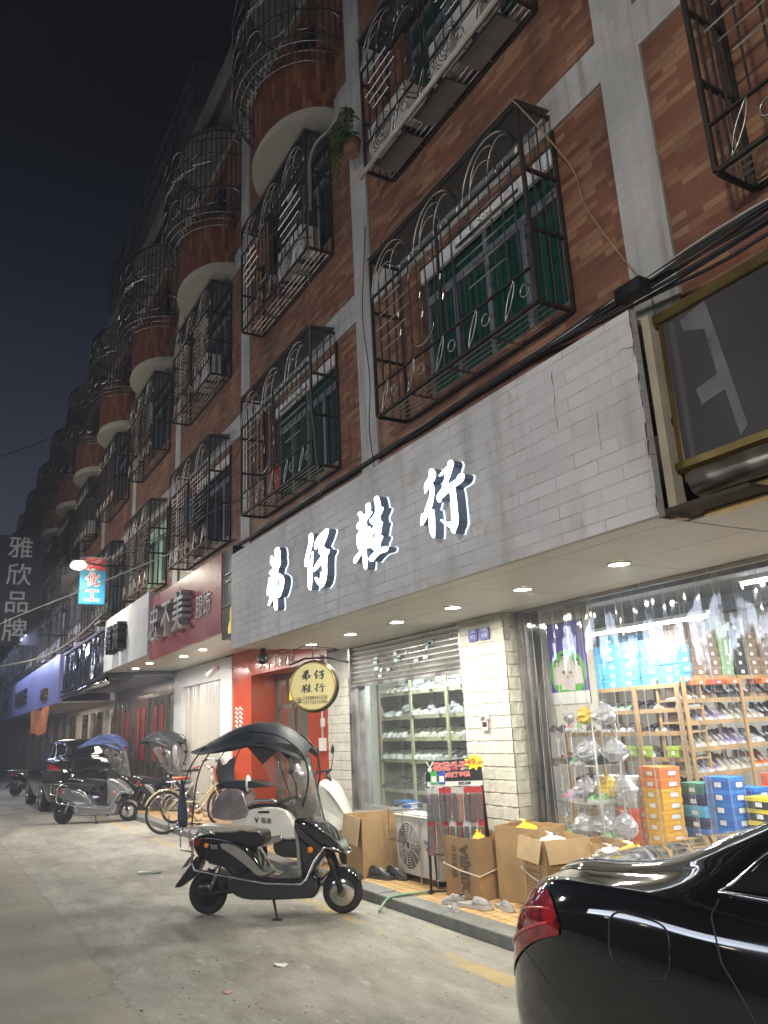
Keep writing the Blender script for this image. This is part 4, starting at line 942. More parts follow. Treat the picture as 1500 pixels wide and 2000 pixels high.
def tube_light(x0, x1, y, z, lab, en, alongy=False):
    t = thing('tube_light', lab, 'tube light', ((x0+x1)/2, y, z), R(90) if alongy else 0, 'tube lights on the shop ceiling')
    L_ = (x1-x0)/2
    m_ = MB(); m_.box(-L_, L_, -0.03, 0.03, 0.02, 0.06); m_.build('fitting', WHP, t)
    m_ = MB(); m_.tube([(-L_+0.02, 0, 0), (L_-0.02, 0, 0)], 0.016, 8); m_.build('tube', TUBE, t)
    area('tube lamp', ((x0+x1)/2, y, z-0.03), x1-x0, en, (0.95, 0.97, 1.0), rot=(0, 0, R(90) if alongy else 0), sy=0.06)
tube_light(-6.95, -5.22, 6.9, 2.52, 'long white tube light hanging behind the clear curtain over the blue boxes', 75)
tube_light(-8.9, -7.3, 5.3, 2.62, 'tube light behind the display window', 85)
tube_light(-4.6, -3.0, 6.6, 2.72, 'tube light further right inside the shop', 110)
tube_light(-8.0, -6.6, 8.6, 2.72, 'short tube light seen below the long one deep in the shop', 60)
tube_light(-5.0, -3.4, 8.4, 2.72, 'added tube light brightening the long racking from the right', 110)  # extra tube, added to brighten the racking and brown boxes
# shelves
WOOD = P('pale pine board', (0.42, 0.27, 0.12), 0.55, var=0.18, vs=4)
WOODW = P('bleached board', (0.50, 0.44, 0.30), 0.55, var=0.12, vs=4)
def shelf(name, loc, rz, L_, D_, levels, posts, top, mat, lab, backm=None):
    """local x along the shelf, front at y=0, depth to +y"""
    t = thing(name, lab, 'shelf', loc, rz)
    for k, z in enumerate(levels):
        m_ = MB(); m_.box(-L_/2, L_/2, 0.0, D_, z-0.022, z); m_.box(-L_/2, L_/2, -0.016, -0.0005, z-0.045, z+0.004); m_.build('board', mat, t)
    for k in range(posts):
        x = -L_/2 + 0.025 + (L_-0.05)*k/(posts-1)
        m_ = MB(); m_.box(x-0.024, x+0.024, -0.040, -0.0165, 0, top); m_.build('post', mat, t)
        m_ = MB(); m_.box(x-0.024, x+0.024, D_, D_+0.03, 0, top); m_.build('post', mat, t)
    if backm:
        m_ = MB(); m_.box(-L_/2, L_/2, D_+0.031, D_+0.036, 0.1, top); m_.build('back_panel', backm, t)
    return t
SA = dict(loc=(-6.95, 7.25, KH), L=1.9, lv=[0.35, 0.68, 1.0, 1.28, 1.53, 1.80])
shelf('shoe_shelf', SA['loc'], 0, SA['L'], 0.32, SA['lv'], 4, 1.80, WOOD, 'pine shoe rack topped with pale blue boxes behind the strip curtain')
SBl = [0.83, 1.10, 1.38, 1.62, 1.87]
# side racking: runs away from the street, facing the camera side (+x)
shelf('shoe_shelf', (-6.0, 8.75, KH), R(90), 3.0, 0.32, [0.40]+SBl, 4, 1.87, WOOD, 'long pine racking of boots running to the back of the shop, topped with brown boxes')
SWl = [0.32, 0.66, 1.04, 1.32, 1.60, 1.92]
shelf('shoe_shelf', (-8.6, 5.62, KH), 0, 2.6, 0.34, SWl, 4, 2.1, WOODW, 'bleached shelf of white shoes filling the display window', CREAM)
# ------------------------------------------------------------------ shoes
def shoe_mesh(kind):
    """toe towards +x; 0.26 long"""
    m_ = MB(); m_.cur = 1
    out = [(-0.125, 0.030), (-0.06, 0.036), (0.02, 0.040), (0.09, 0.044), (0.13, 0.026), (0.138, 0)]
    sole = [(x, y) for x, y in out] + [(x, -y) for x, y in out[::-1][1:]] + [(-0.135, -0.012), (-0.135, 0.012)]
    m_.prism(sole, lambda a, b, d: (a, b, d), 0, 0.026)
    m_.cur = 0
    if kind == 'boot': hs = [(-0.12, 0.15, 0.028), (-0.09, 0.155, 0.034), (-0.03, 0.14, 0.034), (0.0, 0.075, 0.036), (0.05, 0.06, 0.038), (0.10, 0.05, 0.036), (0.128, 0.034, 0.020)]
    elif kind == 'slipper': hs = [(-0.12, 0.030, 0.028), (-0.06, 0.030, 0.034), (-0.01, 0.035, 0.036), (0.0, 0.07, 0.040), (0.05, 0.07, 0.042), (0.10, 0.055, 0.036), (0.13, 0.034, 0.022)]
    else: hs = [(-0.12, 0.085, 0.026), (-0.10, 0.095, 0.032), (-0.05, 0.085, 0.034), (0.0, 0.082, 0.036), (0.05, 0.062, 0.038), (0.10, 0.050, 0.036), (0.128, 0.034, 0.020)]
    rings = []
    for x, h, wd in hs:
        rings.append([(x, wd*math.cos(q)*(1-0.35*math.sin(q)), 0.024+(h-0.024)*math.sin(q)) for q in [math.pi*k/8 for k in range(9)]])
    m_.loft(rings, closed=True)
    if kind != 'slipper':
        m_.cur = 2
        for k in range(4):
            x = 0.0+0.018*k; z = (0.084-0.0065*k*1.6) if kind != 'boot' else (0.10-0.012*k)
            m_.box(x, x+0.008, -0.016, 0.016, z-0.006, z+0.003)
        m_.cur = 3; hz = hs[1][1]; m_.ball((-0.085, 0, hz-0.004), (0.032, 0.021, 0.006), 8)
    return m_
shoe_cols = {'white': ((0.62, 0.60, 0.55), (0.70, 0.69, 0.66)), 'cream': ((0.52, 0.46, 0.36), (0.65, 0.62, 0.55)), 'grey': ((0.28, 0.27, 0.26), (0.55, 0.55, 0.53)),
             'black': ((0.02, 0.02, 0.022), (0.06, 0.06, 0.06)), 'pink': ((0.55, 0.22, 0.27), (0.7, 0.66, 0.64)), 'brown': ((0.20, 0.11, 0.06), (0.30, 0.22, 0.14)),
             'green': ((0.20, 0.42, 0.16), (0.65, 0.65, 0.6)), 'orange': ((0.70, 0.20, 0.04), (0.6, 0.58, 0.55)), 'purple': ((0.33, 0.27, 0.42), (0.65, 0.63, 0.62))}
shoe_m = {}
def shoe(kind, colr, loc, rz, lab, grp, sc_=1.0, tilt=0, name='shoe', cat='shoe'):
    key = (kind, colr)
    if key not in shoe_m:
        a, b = shoe_cols[colr]
        um = P(colr+' shoe upper', a, 0.55, var=0.25, vs=25) if colr+' shoe upper' not in bpy.data.materials else bpy.data.materials[colr+' shoe upper']
        sm_ = P(colr+' shoe sole', b, 0.6, var=0.1) if colr+' shoe sole' not in bpy.data.materials else bpy.data.materials[colr+' shoe sole']
        lace = P('lace white', (0.7, 0.7, 0.68), 0.7) if 'lace white' not in bpy.data.materials else bpy.data.materials['lace white']
        s_ = shoe_mesh(kind).build(name, [um, sm_, lace if colr != 'white' else bpy.data.materials.get('grey shoe sole', STEEL), BLKM]); shoe_m[key] = s_.data
    else: s_ = link(bpy.data.objects.new(name, shoe_m[key]))
    s_.location = loc; s_.rotation_euler = (tilt, 0, rz); s_.scale = (sc_, sc_, sc_)
    tag(s_, lab, cat, grp); return s_
def fill_shelf(loc, rz, L_, levels, dep, pick, where_, grp, dz=KH, step=0.115, skip=0.06, big=1.0):
    c, s = math.cos(rz), math.sin(rz)
    for li, z in enumerate(levels):
        x = -L_/2+0.08; k = 0
        kind, cols_ = pick(li)
        col = random.choice(cols_); run = random.randint(2, 5)
        while x < L_/2-0.05:
            if run == 0: col = random.choice(cols_); run = random.randint(2, 5)
            run -= 1
            if random.random() > skip:
                y = 0.15+random.uniform(-0.02, 0.02)
                shoe(kind if random.random() < 0.85 else 'shoe', col, (loc[0]+c*x-s*y, loc[1]+s*x+c*y, dz+z+0.002), rz-R(90)+random.uniform(-0.25, 0.25)-R(12),
                     '%s %s on the %s board of %s, %s from left' % (col, 'boot' if kind == 'boot' else 'shoe', ORD[li], where_, NTH[min(k, 19)]), grp, big*random.uniform(0.92, 1.1))
            x += step*random.uniform(0.9, 1.25); k += 1
random.seed(31)
fill_shelf((-8.6, 5.62), 0, 2.6, SWl[:], 0.34, lambda l: ('shoe', ['white', 'white', 'cream', 'white', 'black', 'grey'] if l > 0 else ['cream', 'white']), 'the window shelf', 'white shoes on the display window shelf', big=1.3, step=0.13)
fill_shelf((-6.95, 7.25), 0, 1.9, SA['lv'][1:5], 0.32, lambda l: ('shoe', ['black', 'black', 'white', 'grey', 'green']), 'the blue-box rack', 'shoes on the blue-box rack', step=0.10)
fill_shelf((-6.0, 8.75), R(90), 3.0, SBl[:4], 0.32, lambda l: ('boot', ['grey', 'cream', 'white', 'purple', 'orange', 'black', 'cream', 'brown']), 'the long racking', 'boots on the long racking', step=0.10, big=1.12, skip=0.02)
# ------------------------------------------------------------------ shoe boxes
box_m = {}
def boxmat(name, col, lid, lab=(0.75, 0.75, 0.72)):
    return [P(name+' card', col, 0.5, var=0.08), P(name+' lid card', lid, 0.5, var=0.08), P(name+' paper label', lab, 0.6, var=0.1)]
BXC = {'pale blue': ((0.10, 0.42, 0.66), (0.13, 0.47, 0.70)), 'yellow': ((0.72, 0.36, 0.03), (0.78, 0.42, 0.04)), 'orange': ((0.72, 0.19, 0.04), (0.78, 0.24, 0.06)), 'red': ((0.62, 0.10, 0.04), (0.66, 0.13, 0.06)),
       'grey': ((0.45, 0.42, 0.38), (0.55, 0.53, 0.49)), 'navy': ((0.02, 0.035, 0.10), (0.03, 0.05, 0.14)), 'blue': ((0.02, 0.14, 0.50), (0.03, 0.20, 0.60)), 'green': ((0.05, 0.20, 0.15), (0.07, 0.26, 0.19)),
       'brown': ((0.27, 0.18, 0.11), (0.33, 0.23, 0.15)), 'black': ((0.03, 0.03, 0.03), (0.05, 0.05, 0.05)), 'lime': ((0.35, 0.50, 0.05), (0.42, 0.58, 0.08)), 'light green': ((0.30, 0.48, 0.24), (0.36, 0.55, 0.28)), 'black and yellow': ((0.03, 0.03, 0.03), (0.75, 0.60, 0.02)), 'white': ((0.62, 0.60, 0.57), (0.70, 0.68, 0.65))}
def shoebox(colr, loc, rz, lab, grp, size=(0.31, 0.20, 0.115), open_lid=False):
    key = (colr, size)
    if key not in box_m:
        if colr not in box_m: box_m[colr] = boxmat(colr, *BXC[colr])
        w, d, h = size; m_ = MB()
        m_.box(-w/2, w/2, -d/2, d/2, 0.001, h*0.72)
        m_.cur = 1; m_.box(-w/2-0.004, w/2+0.004, -d/2-0.004, d/2+0.004, h*0.66, h-0.001)
        m_.cur = 2; m_.box(-w*0.1, w*0.16, -d/2-0.006, -d/2-0.003, h*0.2, h*0.58); m_.box(w/2+0.003, w/2+0.006, -d*0.1, d*0.3, h*0.2, h*0.58)
        s_ = m_.build('shoe_box', box_m[colr]); box_m[key] = s_.data
    else: s_ = link(bpy.data.objects.new('shoe_box', box_m[key]))
    s_.location = loc; s_.rotation_euler = (0, 0, rz)
    return tag(s_, lab, 'shoe box', grp)
def stack(colr, x, y, z, n, rz, where_, grp, size=(0.31, 0.20, 0.115), jit=0.012):
    cs = colr if isinstance(colr, list) else [colr]*n
    for k in range(n):
        shoebox(cs[k], (x+random.uniform(-jit, jit), y+random.uniform(-jit, jit), z+size[2]*k), rz+random.uniform(-0.04, 0.04),
                ('%s shoe box, %s in stack %s' % (cs[k], ORD[k], where_)) if n > 1 else '%s shoe box %s' % (cs[k], where_), grp, size)
G1 = 'shoe boxes stacked on the shop floor'
stack(['yellow']*7+['orange']*2, -6.02, 6.75, KH, 9, R(-12), 'of yellow boxes under two orange ones', G1, (0.36, 0.24, 0.105))
stack(['red']*5+['grey']*3, -6.36, 6.70, KH, 8, R(-12), 'of red boxes left of the yellow ones', G1, (0.30, 0.22, 0.105))
stack(['grey']*8, -6.68, 6.72, KH, 8, R(-12), 'of grey boxes beside the wire rack', G1, (0.28, 0.22, 0.105))
stack(['navy', 'navy', 'blue', 'navy', 'pale blue', 'navy', 'green'], -5.78, 7.05, KH, 7, R(-8), 'of navy boxes right of the yellow ones', G1, (0.30, 0.2, 0.11))
stack(['green', 'green', 'blue', 'green'], -5.62, 7.22, KH, 4, R(10), 'of dark green boxes between the navy and blue stacks', G1, (0.2, 0.16, 0.11))
stack(['blue']*7, -5.46, 7.05, KH, 7, R(-8), 'of bright blue boxes with white labels', G1, (0.32, 0.2, 0.12))
stack(['blue']*6, -5.40, 7.35, KH, 6, R(-8), 'of blue boxes right behind the bright blue ones', G1, (0.30, 0.2, 0.12))
stack(['black and yellow']*6, -5.08, 7.12, KH, 6, R(-10), 'seen over the car roof', G1, (0.30, 0.2, 0.11))
stack(['orange', 'white', 'orange', 'orange', 'white', 'orange', 'red'], -5.22, 7.62, KH, 7, R(-8), 'of orange and white boxes at the far right', G1, (0.32, 0.2, 0.12))
stack(['orange', 'orange', 'red', 'orange', 'white', 'orange'], -4.85, 7.40, KH, 6, R(-8), 'of orange boxes nearest the car', G1, (0.32, 0.2, 0.12))
stack(['lime']*7, -5.28, 7.95, KH, 7, R(-8), 'of lime boxes behind the orange and white ones', G1, (0.32, 0.2, 0.12))
G2 = 'pale blue boxes on top of the rack'
for (x, y, n) in ((-7.72, 7.40, 4), (-7.38, 7.38, 5), (-7.05, 7.42, 6), (-6.73, 7.36, 5), (-6.40, 7.40, 5), (-6.12, 7.34, 4), (-6.9, 7.62, 6), (-6.25, 7.62, 5)):
    stack('pale blue', x, y, KH+1.803, n, R(random.uniform(-4, 4)), 'on the rack top, ' + {-7.72: 'leftmost', -7.38: 'second from left', -7.05: 'third from left', -6.73: 'fourth from left', -6.40: 'fifth from left', -6.12: 'rightmost', -6.9: 'back middle', -6.25: 'back right'}[x], G2, (0.30, 0.2, 0.105))
G3 = 'boxes on top of the long racking'
cs = ['brown', 'brown', 'brown', 'light green', 'black', 'brown', 'brown', 'brown', 'brown', 'brown', 'black', 'brown']
for k in range(12):
    stack(cs[k], -6.17, 7.42+0.245*k, KH+1.873, 6 if k not in (2, 5, 8) else 5, R(90), '%s from near end of racking top' % NTH[k], G3, (0.22, 0.30, 0.105))
random.seed(8)
for k in range(9):
    stack(random.choice(['lime', 'lime', 'light green']), -7.6+0.2*k, 7.30, KH+1.003, 1, 0, 'on middle board of the blue-box rack, %s from left' % NTH[k], 'lime boxes on the rack board', (0.15, 0.14, 0.12)) if k in (2, 4, 5, 7) else None
for k in range(9):
    stack('red' if k % 2 else 'orange', -5.98-0.02, 7.5+0.29*k, KH+SBl[3]+0.15, 1, R(90), 'under the racking top, %s from near end' % NTH[k], 'red boxes under the racking top', (0.2, 0.2, 0.06)) if k in (0, 1, 2, 4, 5) else None
for k in range(7):
    stack(['pale blue', 'blue', 'pale blue', 'white', 'pale blue', 'green', 'yellow'][k], -9.45+0.34*k, 5.50, KH+0.322, 2 if k % 2 else 1, 0, 'on bottom board behind display window, %s from left' % NTH[k], 'boxes at the bottom of the display window', (0.28, 0.2, 0.11))
# stuffed plastic bags on the window shelf and the white wire rack with bagged shoes
BAGM = clear_film('thin white carrier bag', (0.8, 0.8, 0.8), 0.25, 0.2, mid=(0.75, 0.76, 0.78), bump=1.5, bs=9, opac=0.42)
def plastic_bag(loc, rad, lab, m=None, grp='plastic bags of shoes', name='plastic_bag'):
    b = MB(); n, h = 14, 9; vs = []; fs = []
    for i in range(h+1):
        s = i/h; r = math.sin(math.pi*min(1, s*1.05+0.08))**0.6 if s < 0.75 else (1-s)*2.4+0.12
        for k in range(n):
            q = 2*math.pi*k/n; rr_ = r*(1+random.uniform(-0.16, 0.16))
            vs.append((rad[0]*rr_*math.cos(q), rad[1]*rr_*math.sin(q), rad[2]*2*s+random.uniform(-0.01, 0.01)))
    for i in range(h):
        for k in range(n): l = (k+1) % n; fs.append((i*n+k, i*n+l, (i+1)*n+l, (i+1)*n+k))
    b.add(vs, fs, smooth=False)
    b.add([(rad[0]*0.1, 0, rad[2]*1.9), (rad[0]*0.5, 0.01, rad[2]*2.35), (rad[0]*0.15, -0.02, rad[2]*2.15)], [(0, 1, 2)])
    b.add([(-rad[0]*0.1, 0, rad[2]*1.9), (-rad[0]*0.6, -0.01, rad[2]*2.3), (-rad[0]*0.1, 0.02, rad[2]*2.1)], [(0, 1, 2)])
    ob = b.build(name, m or BAGM); ob.location = loc
    return tag(ob, lab, 'plastic bag', grp)
random.seed(77)
for k in range(8):
    plastic_bag((-9.5+0.27*k, 5.72+random.uniform(-0.04, 0.04), KH+SWl[4]+0.004 if k % 2 else KH+SWl[5]+0.004), (0.12, 0.09, 0.09), 'translucent bag of shoes behind the display window, %s from left' % NTH[k])
WIRE = P('white enamelled wire', (0.62, 0.60, 0.54), 0.4, var=0.1)
t = thing('wire_rack', 'white scrolled wire rack loaded with bagged shoes just inside the strip curtain', 'rack', (-5.60, 5.32, KH))
for xx, yy in ((-0.30, -0.14), (0.30, -0.14), (-0.30, 0.14), (0.30, 0.14)):
    m_ = MB(); m_.bar((xx, yy, 0), (xx, yy, 1.42), 0.010, 6); m_.build('leg', WIRE, t)
for lv, z in enumerate((0.10, 0.42, 0.74, 1.06, 1.36)):
    m_ = MB(); m_.tube([(-0.30, -0.14, z), (0.30, -0.14, z), (0.30, 0.14, z), (-0.30, 0.14, z)], 0.007, 5, closed=True)
    for k in range(1, 8): m_.bar((-0.30+0.6*k/8, -0.14, z), (-0.30+0.6*k/8, 0.14, z), 0.003)
    m_.build('wire_shelf', WIRE, t)
m_ = MB()
for z in (0.10, 0.42, 0.74, 1.06):
    for cx in (-0.16,):
        for sg_ in (-1, 1):
            for zz, up in ((z+0.02, 1), (z+0.30, -1)):
                m_.tube([(cx+sg_*(0.045-0.035*math.cos(q)*(1-q/8)), -0.145, zz+up*(0.06+0.045*math.sin(q)*(1-q/8))) for q in [k*0.55 for k in range(10)]], 0.004, 4)
                m_.tube([(cx+sg_*0.012, -0.145, zz+up*0.05), (cx, -0.145, zz+up*0.15)], 0.004, 4)
m_.build('scrollwork', WIRE, t)
random.seed(55)
cl = ['black', 'pink', 'white', 'green', 'purple', 'grey', 'black', 'brown']
n_ = 0
for lv, z in enumerate((0.10, 0.42, 0.74, 1.06, 1.36)):
    for k in range(5):
        c1 = random.choice(cl)
        shoe(random.choice(['shoe', 'slipper']), c1, (-5.60-0.24+0.12*k, 5.30+random.uniform(-0.04, 0.04), KH+z+0.01), R(-90)+random.uniform(-0.5, 0.5), '%s shoe on %s shelf of white wire rack, %s from left' % (c1, ORD[lv], NTH[k]), 'shoes on the white wire rack', 1.0)
    for k in range(3):
        n_ += 1; mt_ = YEL if n_ in (8, 14) else BAGM
        plastic_bag((-5.60+0.17*k+random.uniform(-0.05, 0.05), 5.26+random.uniform(-0.06, 0.2), KH+z+0.03 if lv < 4 else KH+z+0.05), (0.12, 0.10, 0.10), '%s shoe bag by %s shelf of white wire rack, %s from left' % ('yellow' if mt_ is YEL else 'clear', ORD[lv], NTH[k]), mt_, 'bags on the white wire rack')
# poster on the inner panel
t = thing('advert_poster', 'purple and green advert poster with a family photo behind the strip curtain', 'poster', (-5.56, 5.2, 2.08))
m_ = MB(); m_.box(-0.33, 0.33, 0.006, 0.03, -0.62, 0.50); m_.build('door_panel', CREAM, t)
m_ = MB(); m_.box(-0.26, 0.26, 0.0, 0.005, -0.38, 0.38); m_.build('sheet', P('poster purple', (0.08, 0.05, 0.35), 0.4, var=0.35, vs=6), t)
m_ = MB(); m_.prism([(0.24*math.cos(q), -0.10+0.22*math.sin(q)) for q in [2*math.pi*k/28 for k in range(28)]], lambda a, b, d: (a, d, b), -0.0005, -0.002); m_.build('green_disc', P('poster green', (0.10, 0.45, 0.04), 0.4), t)
m_ = MB(); m_.box(-0.26, 0.26, -0.0045, -0.003, -0.38, -0.27); m_.build('white_strip', WHP, t)
m_ = MB()
for k, (x, z, s) in enumerate(((-0.13, 0.0, 1.0), (-0.045, 0.055, 0.9), (0.05, 0.05, 0.9), (0.14, -0.005, 1.0), (-0.045, -0.10, 0.75), (0.045, -0.11, 0.75))):
    y = -0.0055-0.0008*k
    m_.cur = 0; m_.prism([(x-0.062*s, z-0.20*s), (x+0.062*s, z-0.20*s), (x+0.060*s, z-0.075*s), (x+0.045*s, z-0.045*s), (x+0.016*s, z-0.030*s), (x-0.016*s, z-0.030*s), (x-0.045*s, z-0.045*s), (x-0.060*s, z-0.075*s)], lambda a, b, d: (a, d, b), y+0.0004, y)
    m_.cur = 1; m_.prism([(x+0.024*s*math.cos(q), z+0.03*s*math.sin(q)) for q in [2*math.pi*j/12 for j in range(12)]], lambda a, b, d: (a, d, b), y+0.0003, y-0.0003)
    m_.cur = 2; m_.prism([(x+0.027*s*math.cos(q), z+0.006*s+0.030*s*math.sin(q)) for q in [math.pi*j/8 for j in range(9)]], lambda a, b, d: (a, d, b), y-0.00035, y-0.0005)
m_.build('family_photo', [P('photo shirts', (0.62, 0.55, 0.52), 0.4), P('photo skin', (0.50, 0.32, 0.22), 0.4), BLKM], t)
# ================================================================== neighbour on the right: dark glass sign with gold frame
t = thing('shop_signboard', 'dark glossy signboard with gold frame and chrome tube at the right edge', 'signboard', (-0.6, 3.45, 2.8)); o = (-0.6, 3.45, 2.8)
DG = P('dark mirror sign glass', (0.10, 0.09, 0.095), 0.16, 0.3, var=0.35, vs=0.8, spec=1.0, rvar=0.03, coat=1.0)
mb = MB(); mb.box(-2.62, 1.5, 3.46, 3.5, 2.9, 3.74); mb.build('glass_panel', DG, t, off=o)
mb = MB(); mb.box(-2.66, 1.5, 3.43, 3.56, 3.741, 3.80); mb.box(-2.66, 1.5, 3.43, 3.56, 2.86, 2.899); mb.box(-2.66, 1.5, 3.50, 3.56, 2.80, 2.859); mb.box(-2.645, -2.621, 3.45, 3.56, 2.9, 3.74); mb.build('gold_frame', GOLD, t, off=o)
mb = MB(); mb.tube([(-2.56, 3.46, 2.765), (1.5, 3.46, 2.765)], 0.075, 20); mb.build('chrome_tube', CHR, t, off=o)
mb = MB(); mb.box(-2.60, 1.5, 3.56, 3.9, 2.62, 2.64); mb.box(-2.6, 1.5, 3.52, 3.60, 2.60, 2.72); mb.build('gold_trim', GOLD, t, off=o)
# a slightly paler angular patch on the glass
VG = P('pale sign patch', (0.135, 0.13, 0.13), 0.35, var=0.2)
mb = MB(); mb.prism([(-2.50, 3.70), (-2.33, 3.74), (-2.21, 2.97), (-2.26, 2.93), (-2.30, 3.20), (-2.45, 3.17), (-2.47, 3.27), (-2.33, 3.30), (-2.36, 3.58), (-2.49, 3.63)], lambda a, b, d: (a, d, b), 3.459, 3.456)
mb.build('pale_patch', VG, t, off=o)
# ================================================================== signs going away to the left
REDS = P('dark red sign panel', (0.36, 0.075, 0.085), 0.35, var=0.12, vs=1.5)
SILV = P('brushed letter metal', (0.48, 0.48, 0.50), 0.35, 0.45, var=0.1)
WSOF = P('white soffit gloss', (0.66, 0.64, 0.60), 0.3, var=0.04, rvar=0)
t = thing('shop_signboard', 'dark red signboard with raised silver characters left of the shoe shop', 'signboard', (-11.8, 3.27, 2.86)); o = (-11.8, 3.27, 2.86)
mb = MB(); mb.box(-13.76, -9.93, 3.27, 3.33, 2.86, 3.93); mb.build('panel', REDS, t, off=o)
mb = MB(); mb.box(-13.76, -9.93, 3.331, WY-0.01, 2.86, 2.88); mb.build('soffit', WSOF, t, off=o)
mb = MB(); mb.box(-9.945, -9.93, 3.331, WY-0.01, 2.88, 3.93); mb.box(-13.76, -9.93, 3.331, WY-0.01, 3.90, 3.93); mb.build('return_panel', REDS, t, off=o)
def fac(x, y, z): return face_m((x-o[0], y-o[1], z-o[2]), (1, 0, 0), (0, 0, 1))
for k, (ch, x) in enumerate((('忠', -13.0), ('不', -12.25), ('美', -11.55))):
    a_ = text_obj(ch, 0.62, SILV, t, fac(x, 3.19, 3.33), 0.075, 'letter', shear=0.15, bold=0.004, sx=0.95)
text_obj('服饰', 0.36, SILV, t, fac(-10.70, 3.262, 3.32), 0.006, 'letter', bold=0.003)
t = thing('shop_signboard', 'plain white signboard with black raised characters beside the red one', 'signboard', (-15.7, 3.27, 2.92)); o = (-15.7, 3.27, 2.92)
mb = MB(); mb.box(-17.66, -13.78, 3.22, 3.33, 2.95, 4.05); mb.build('panel', P('white aluminium panel', (0.58, 0.59, 0.60), 0.4, var=0.05), t, off=o)
mb = MB(); mb.box(-17.66, -13.78, 3.331, WY-0.01, 2.95, 2.97); mb.build('soffit', WSOF, t, off=o)
for ch, x in (('韩', -16.45), ('诚', -15.75)): text_obj(ch, 0.58, BLK, t, fac(x, 3.13, 3.45), 0.08, 'letter', bold=0.006, shear=0.1)
t = thing('shop_signboard', 'crumpled silver foil signboard with chrome tube under it', 'signboard', (-21, 3.27, 2.75)); o = (-21, 3.27, 2.75)
FOIL = P('crumpled silver film', (0.62, 0.63, 0.72), 0.16, 1.0, var=0.25, vs=3, bump=0.0)
random.seed(4); mb = MB(); nx, nz = 90, 6; vs = []
ph_ = [random.uniform(-0.03, 0.03) for _ in range(nx+1)]
for i in range(nx+1):
    for j in range(nz+1): vs.append((-23.9+6.2*i/nx, 3.29-ph_[i]*(0.6+0.5*math.sin(j+i*0.3))-0.01*math.sin(i*1.7+j), 2.93+0.96*j/nz))
mb.add(vs, [(i*(nz+1)+j, (i+1)*(nz+1)+j, (i+1)*(nz+1)+j+1, i*(nz+1)+j+1) for i in range(nx) for j in range(nz)], smooth=False)
mb.build('foil_panel', FOIL, t, off=o)
mb = MB(); mb.box(-23.95, -17.68, 3.35, 3.85, 2.80, 3.95); mb.box(-23.95, -17.68, 3.24, 3.349, 3.89, 3.95); mb.box(-23.95, -17.68, 3.24, 3.349, 2.85, 2.925); mb.build('case', DKMET, t, off=o)
mb = MB(); mb.tube([(-23.9, 3.30, 2.76), (-17.7, 3.30, 2.76)], 0.075, 14); mb.build('chrome_tube', CH, t, off=o)
t = thing('shop_signboard', 'long lit blue-violet signboard with small dark lettering far left', 'signboard', (-33, 3.27, 2.6)); o = (-33, 3.27, 2.6)
VIO = P('violet satin panel', (0.26, 0.28, 0.55), 0.35, 0.2, var=0.1, vs=0.5)
mb = MB(); mb.box(-47.5, -24.5, 3.24, 3.36, 2.62, 4.02); mb.build('panel', VIO, t, off=o)
mb = MB(); mb.box(-47.5, -24.5, 3.361, 4.9, 2.62, 2.66); mb.build('soffit', P('beige soffit', (0.45, 0.42, 0.36), 0.5), t, off=o)
text_obj('T&Z', 1.0, BLK, t, fac(-41.5, 3.20, 3.25), 0.04, 'letter', bold=0.006)
text_obj('WELCOME', 0.80, BLK, t, fac(-34.6, 3.20, 3.22), 0.04, 'letter', bold=0.006)
text_obj('云鼎国际', 0.36, GOLD, t, fac(-27.4, 3.20, 3.00), 0.03, 'letter', bold=0.01)
area('added sign wash', (-30, 2.3, 4.6), 14, 260, (0.7, 0.75, 1.0), rot=(R(50), 0, 0), sy=0.2)  # bare wash added to brighten the violet panel, no fitting
t = thing('cloth_banner', 'orange and red cloth banner hanging under the violet sign', 'banner', (-27.5, 3.1, 2.2))
m_ = MB(); nx = 16; vs = []
for i in range(nx+1):
    for j in range(6): vs.append((-2.2+4.4*i/nx, 0.03*math.sin(i*0.9+j*0.4), 0.35-0.75*j/5+0.05*math.sin(i*0.5)))
m_.add(vs, [(i*6+j, (i+1)*6+j, (i+1)*6+j+1, i*6+j+1) for i in range(nx) for j in range(5)], smooth=True); m_.build('cloth', P('orange banner cloth', (0.60, 0.20, 0.07), 0.7, var=0.5, vs=1.2), t)
# vertical black and gold box sign squeezed between red sign and shoe shop sign
t = thing('box_sign', 'narrow black box sign with gold marks between the red sign and the white tile sign', 'sign', (-9.73, 3.45, 2.75)); o = (-9.73, 3.45, 2.75)
mb = MB(); mb.box(-9.91, -9.56, 3.30, 3.75, 2.76, 3.96); mb.build('box', BLK, t, off=o)
mb = MB(); mb.box(-9.925, -9.90, 3.28, 3.299, 2.76, 3.96); mb.build('bright_edge', CH, t, off=o)
mb = MB(); mb.box(-9.90, -9.57, 3.285, 3.299, 3.50, 3.53); mb.box(-9.90, -9.57, 3.285, 3.299, 3.18, 3.21); mb.box(-9.90, -9.57, 3.285, 3.299, 3.60, 3.62); mb.build('bands', DARKB, t, off=o)
mb = MB(); mb.prism([(-9.70, 2.82), (-9.60, 2.82), (-9.60, 3.16), (-9.625, 3.10), (-9.63, 2.98), (-9.66, 2.96), (-9.70, 2.90)], lambda a, b, d: (a, d, b), 3.298, 3.290); mb.build('gold_mark', emis('gold glow', (0.9, 0.6, 0.08), 0.8), t, off=o)
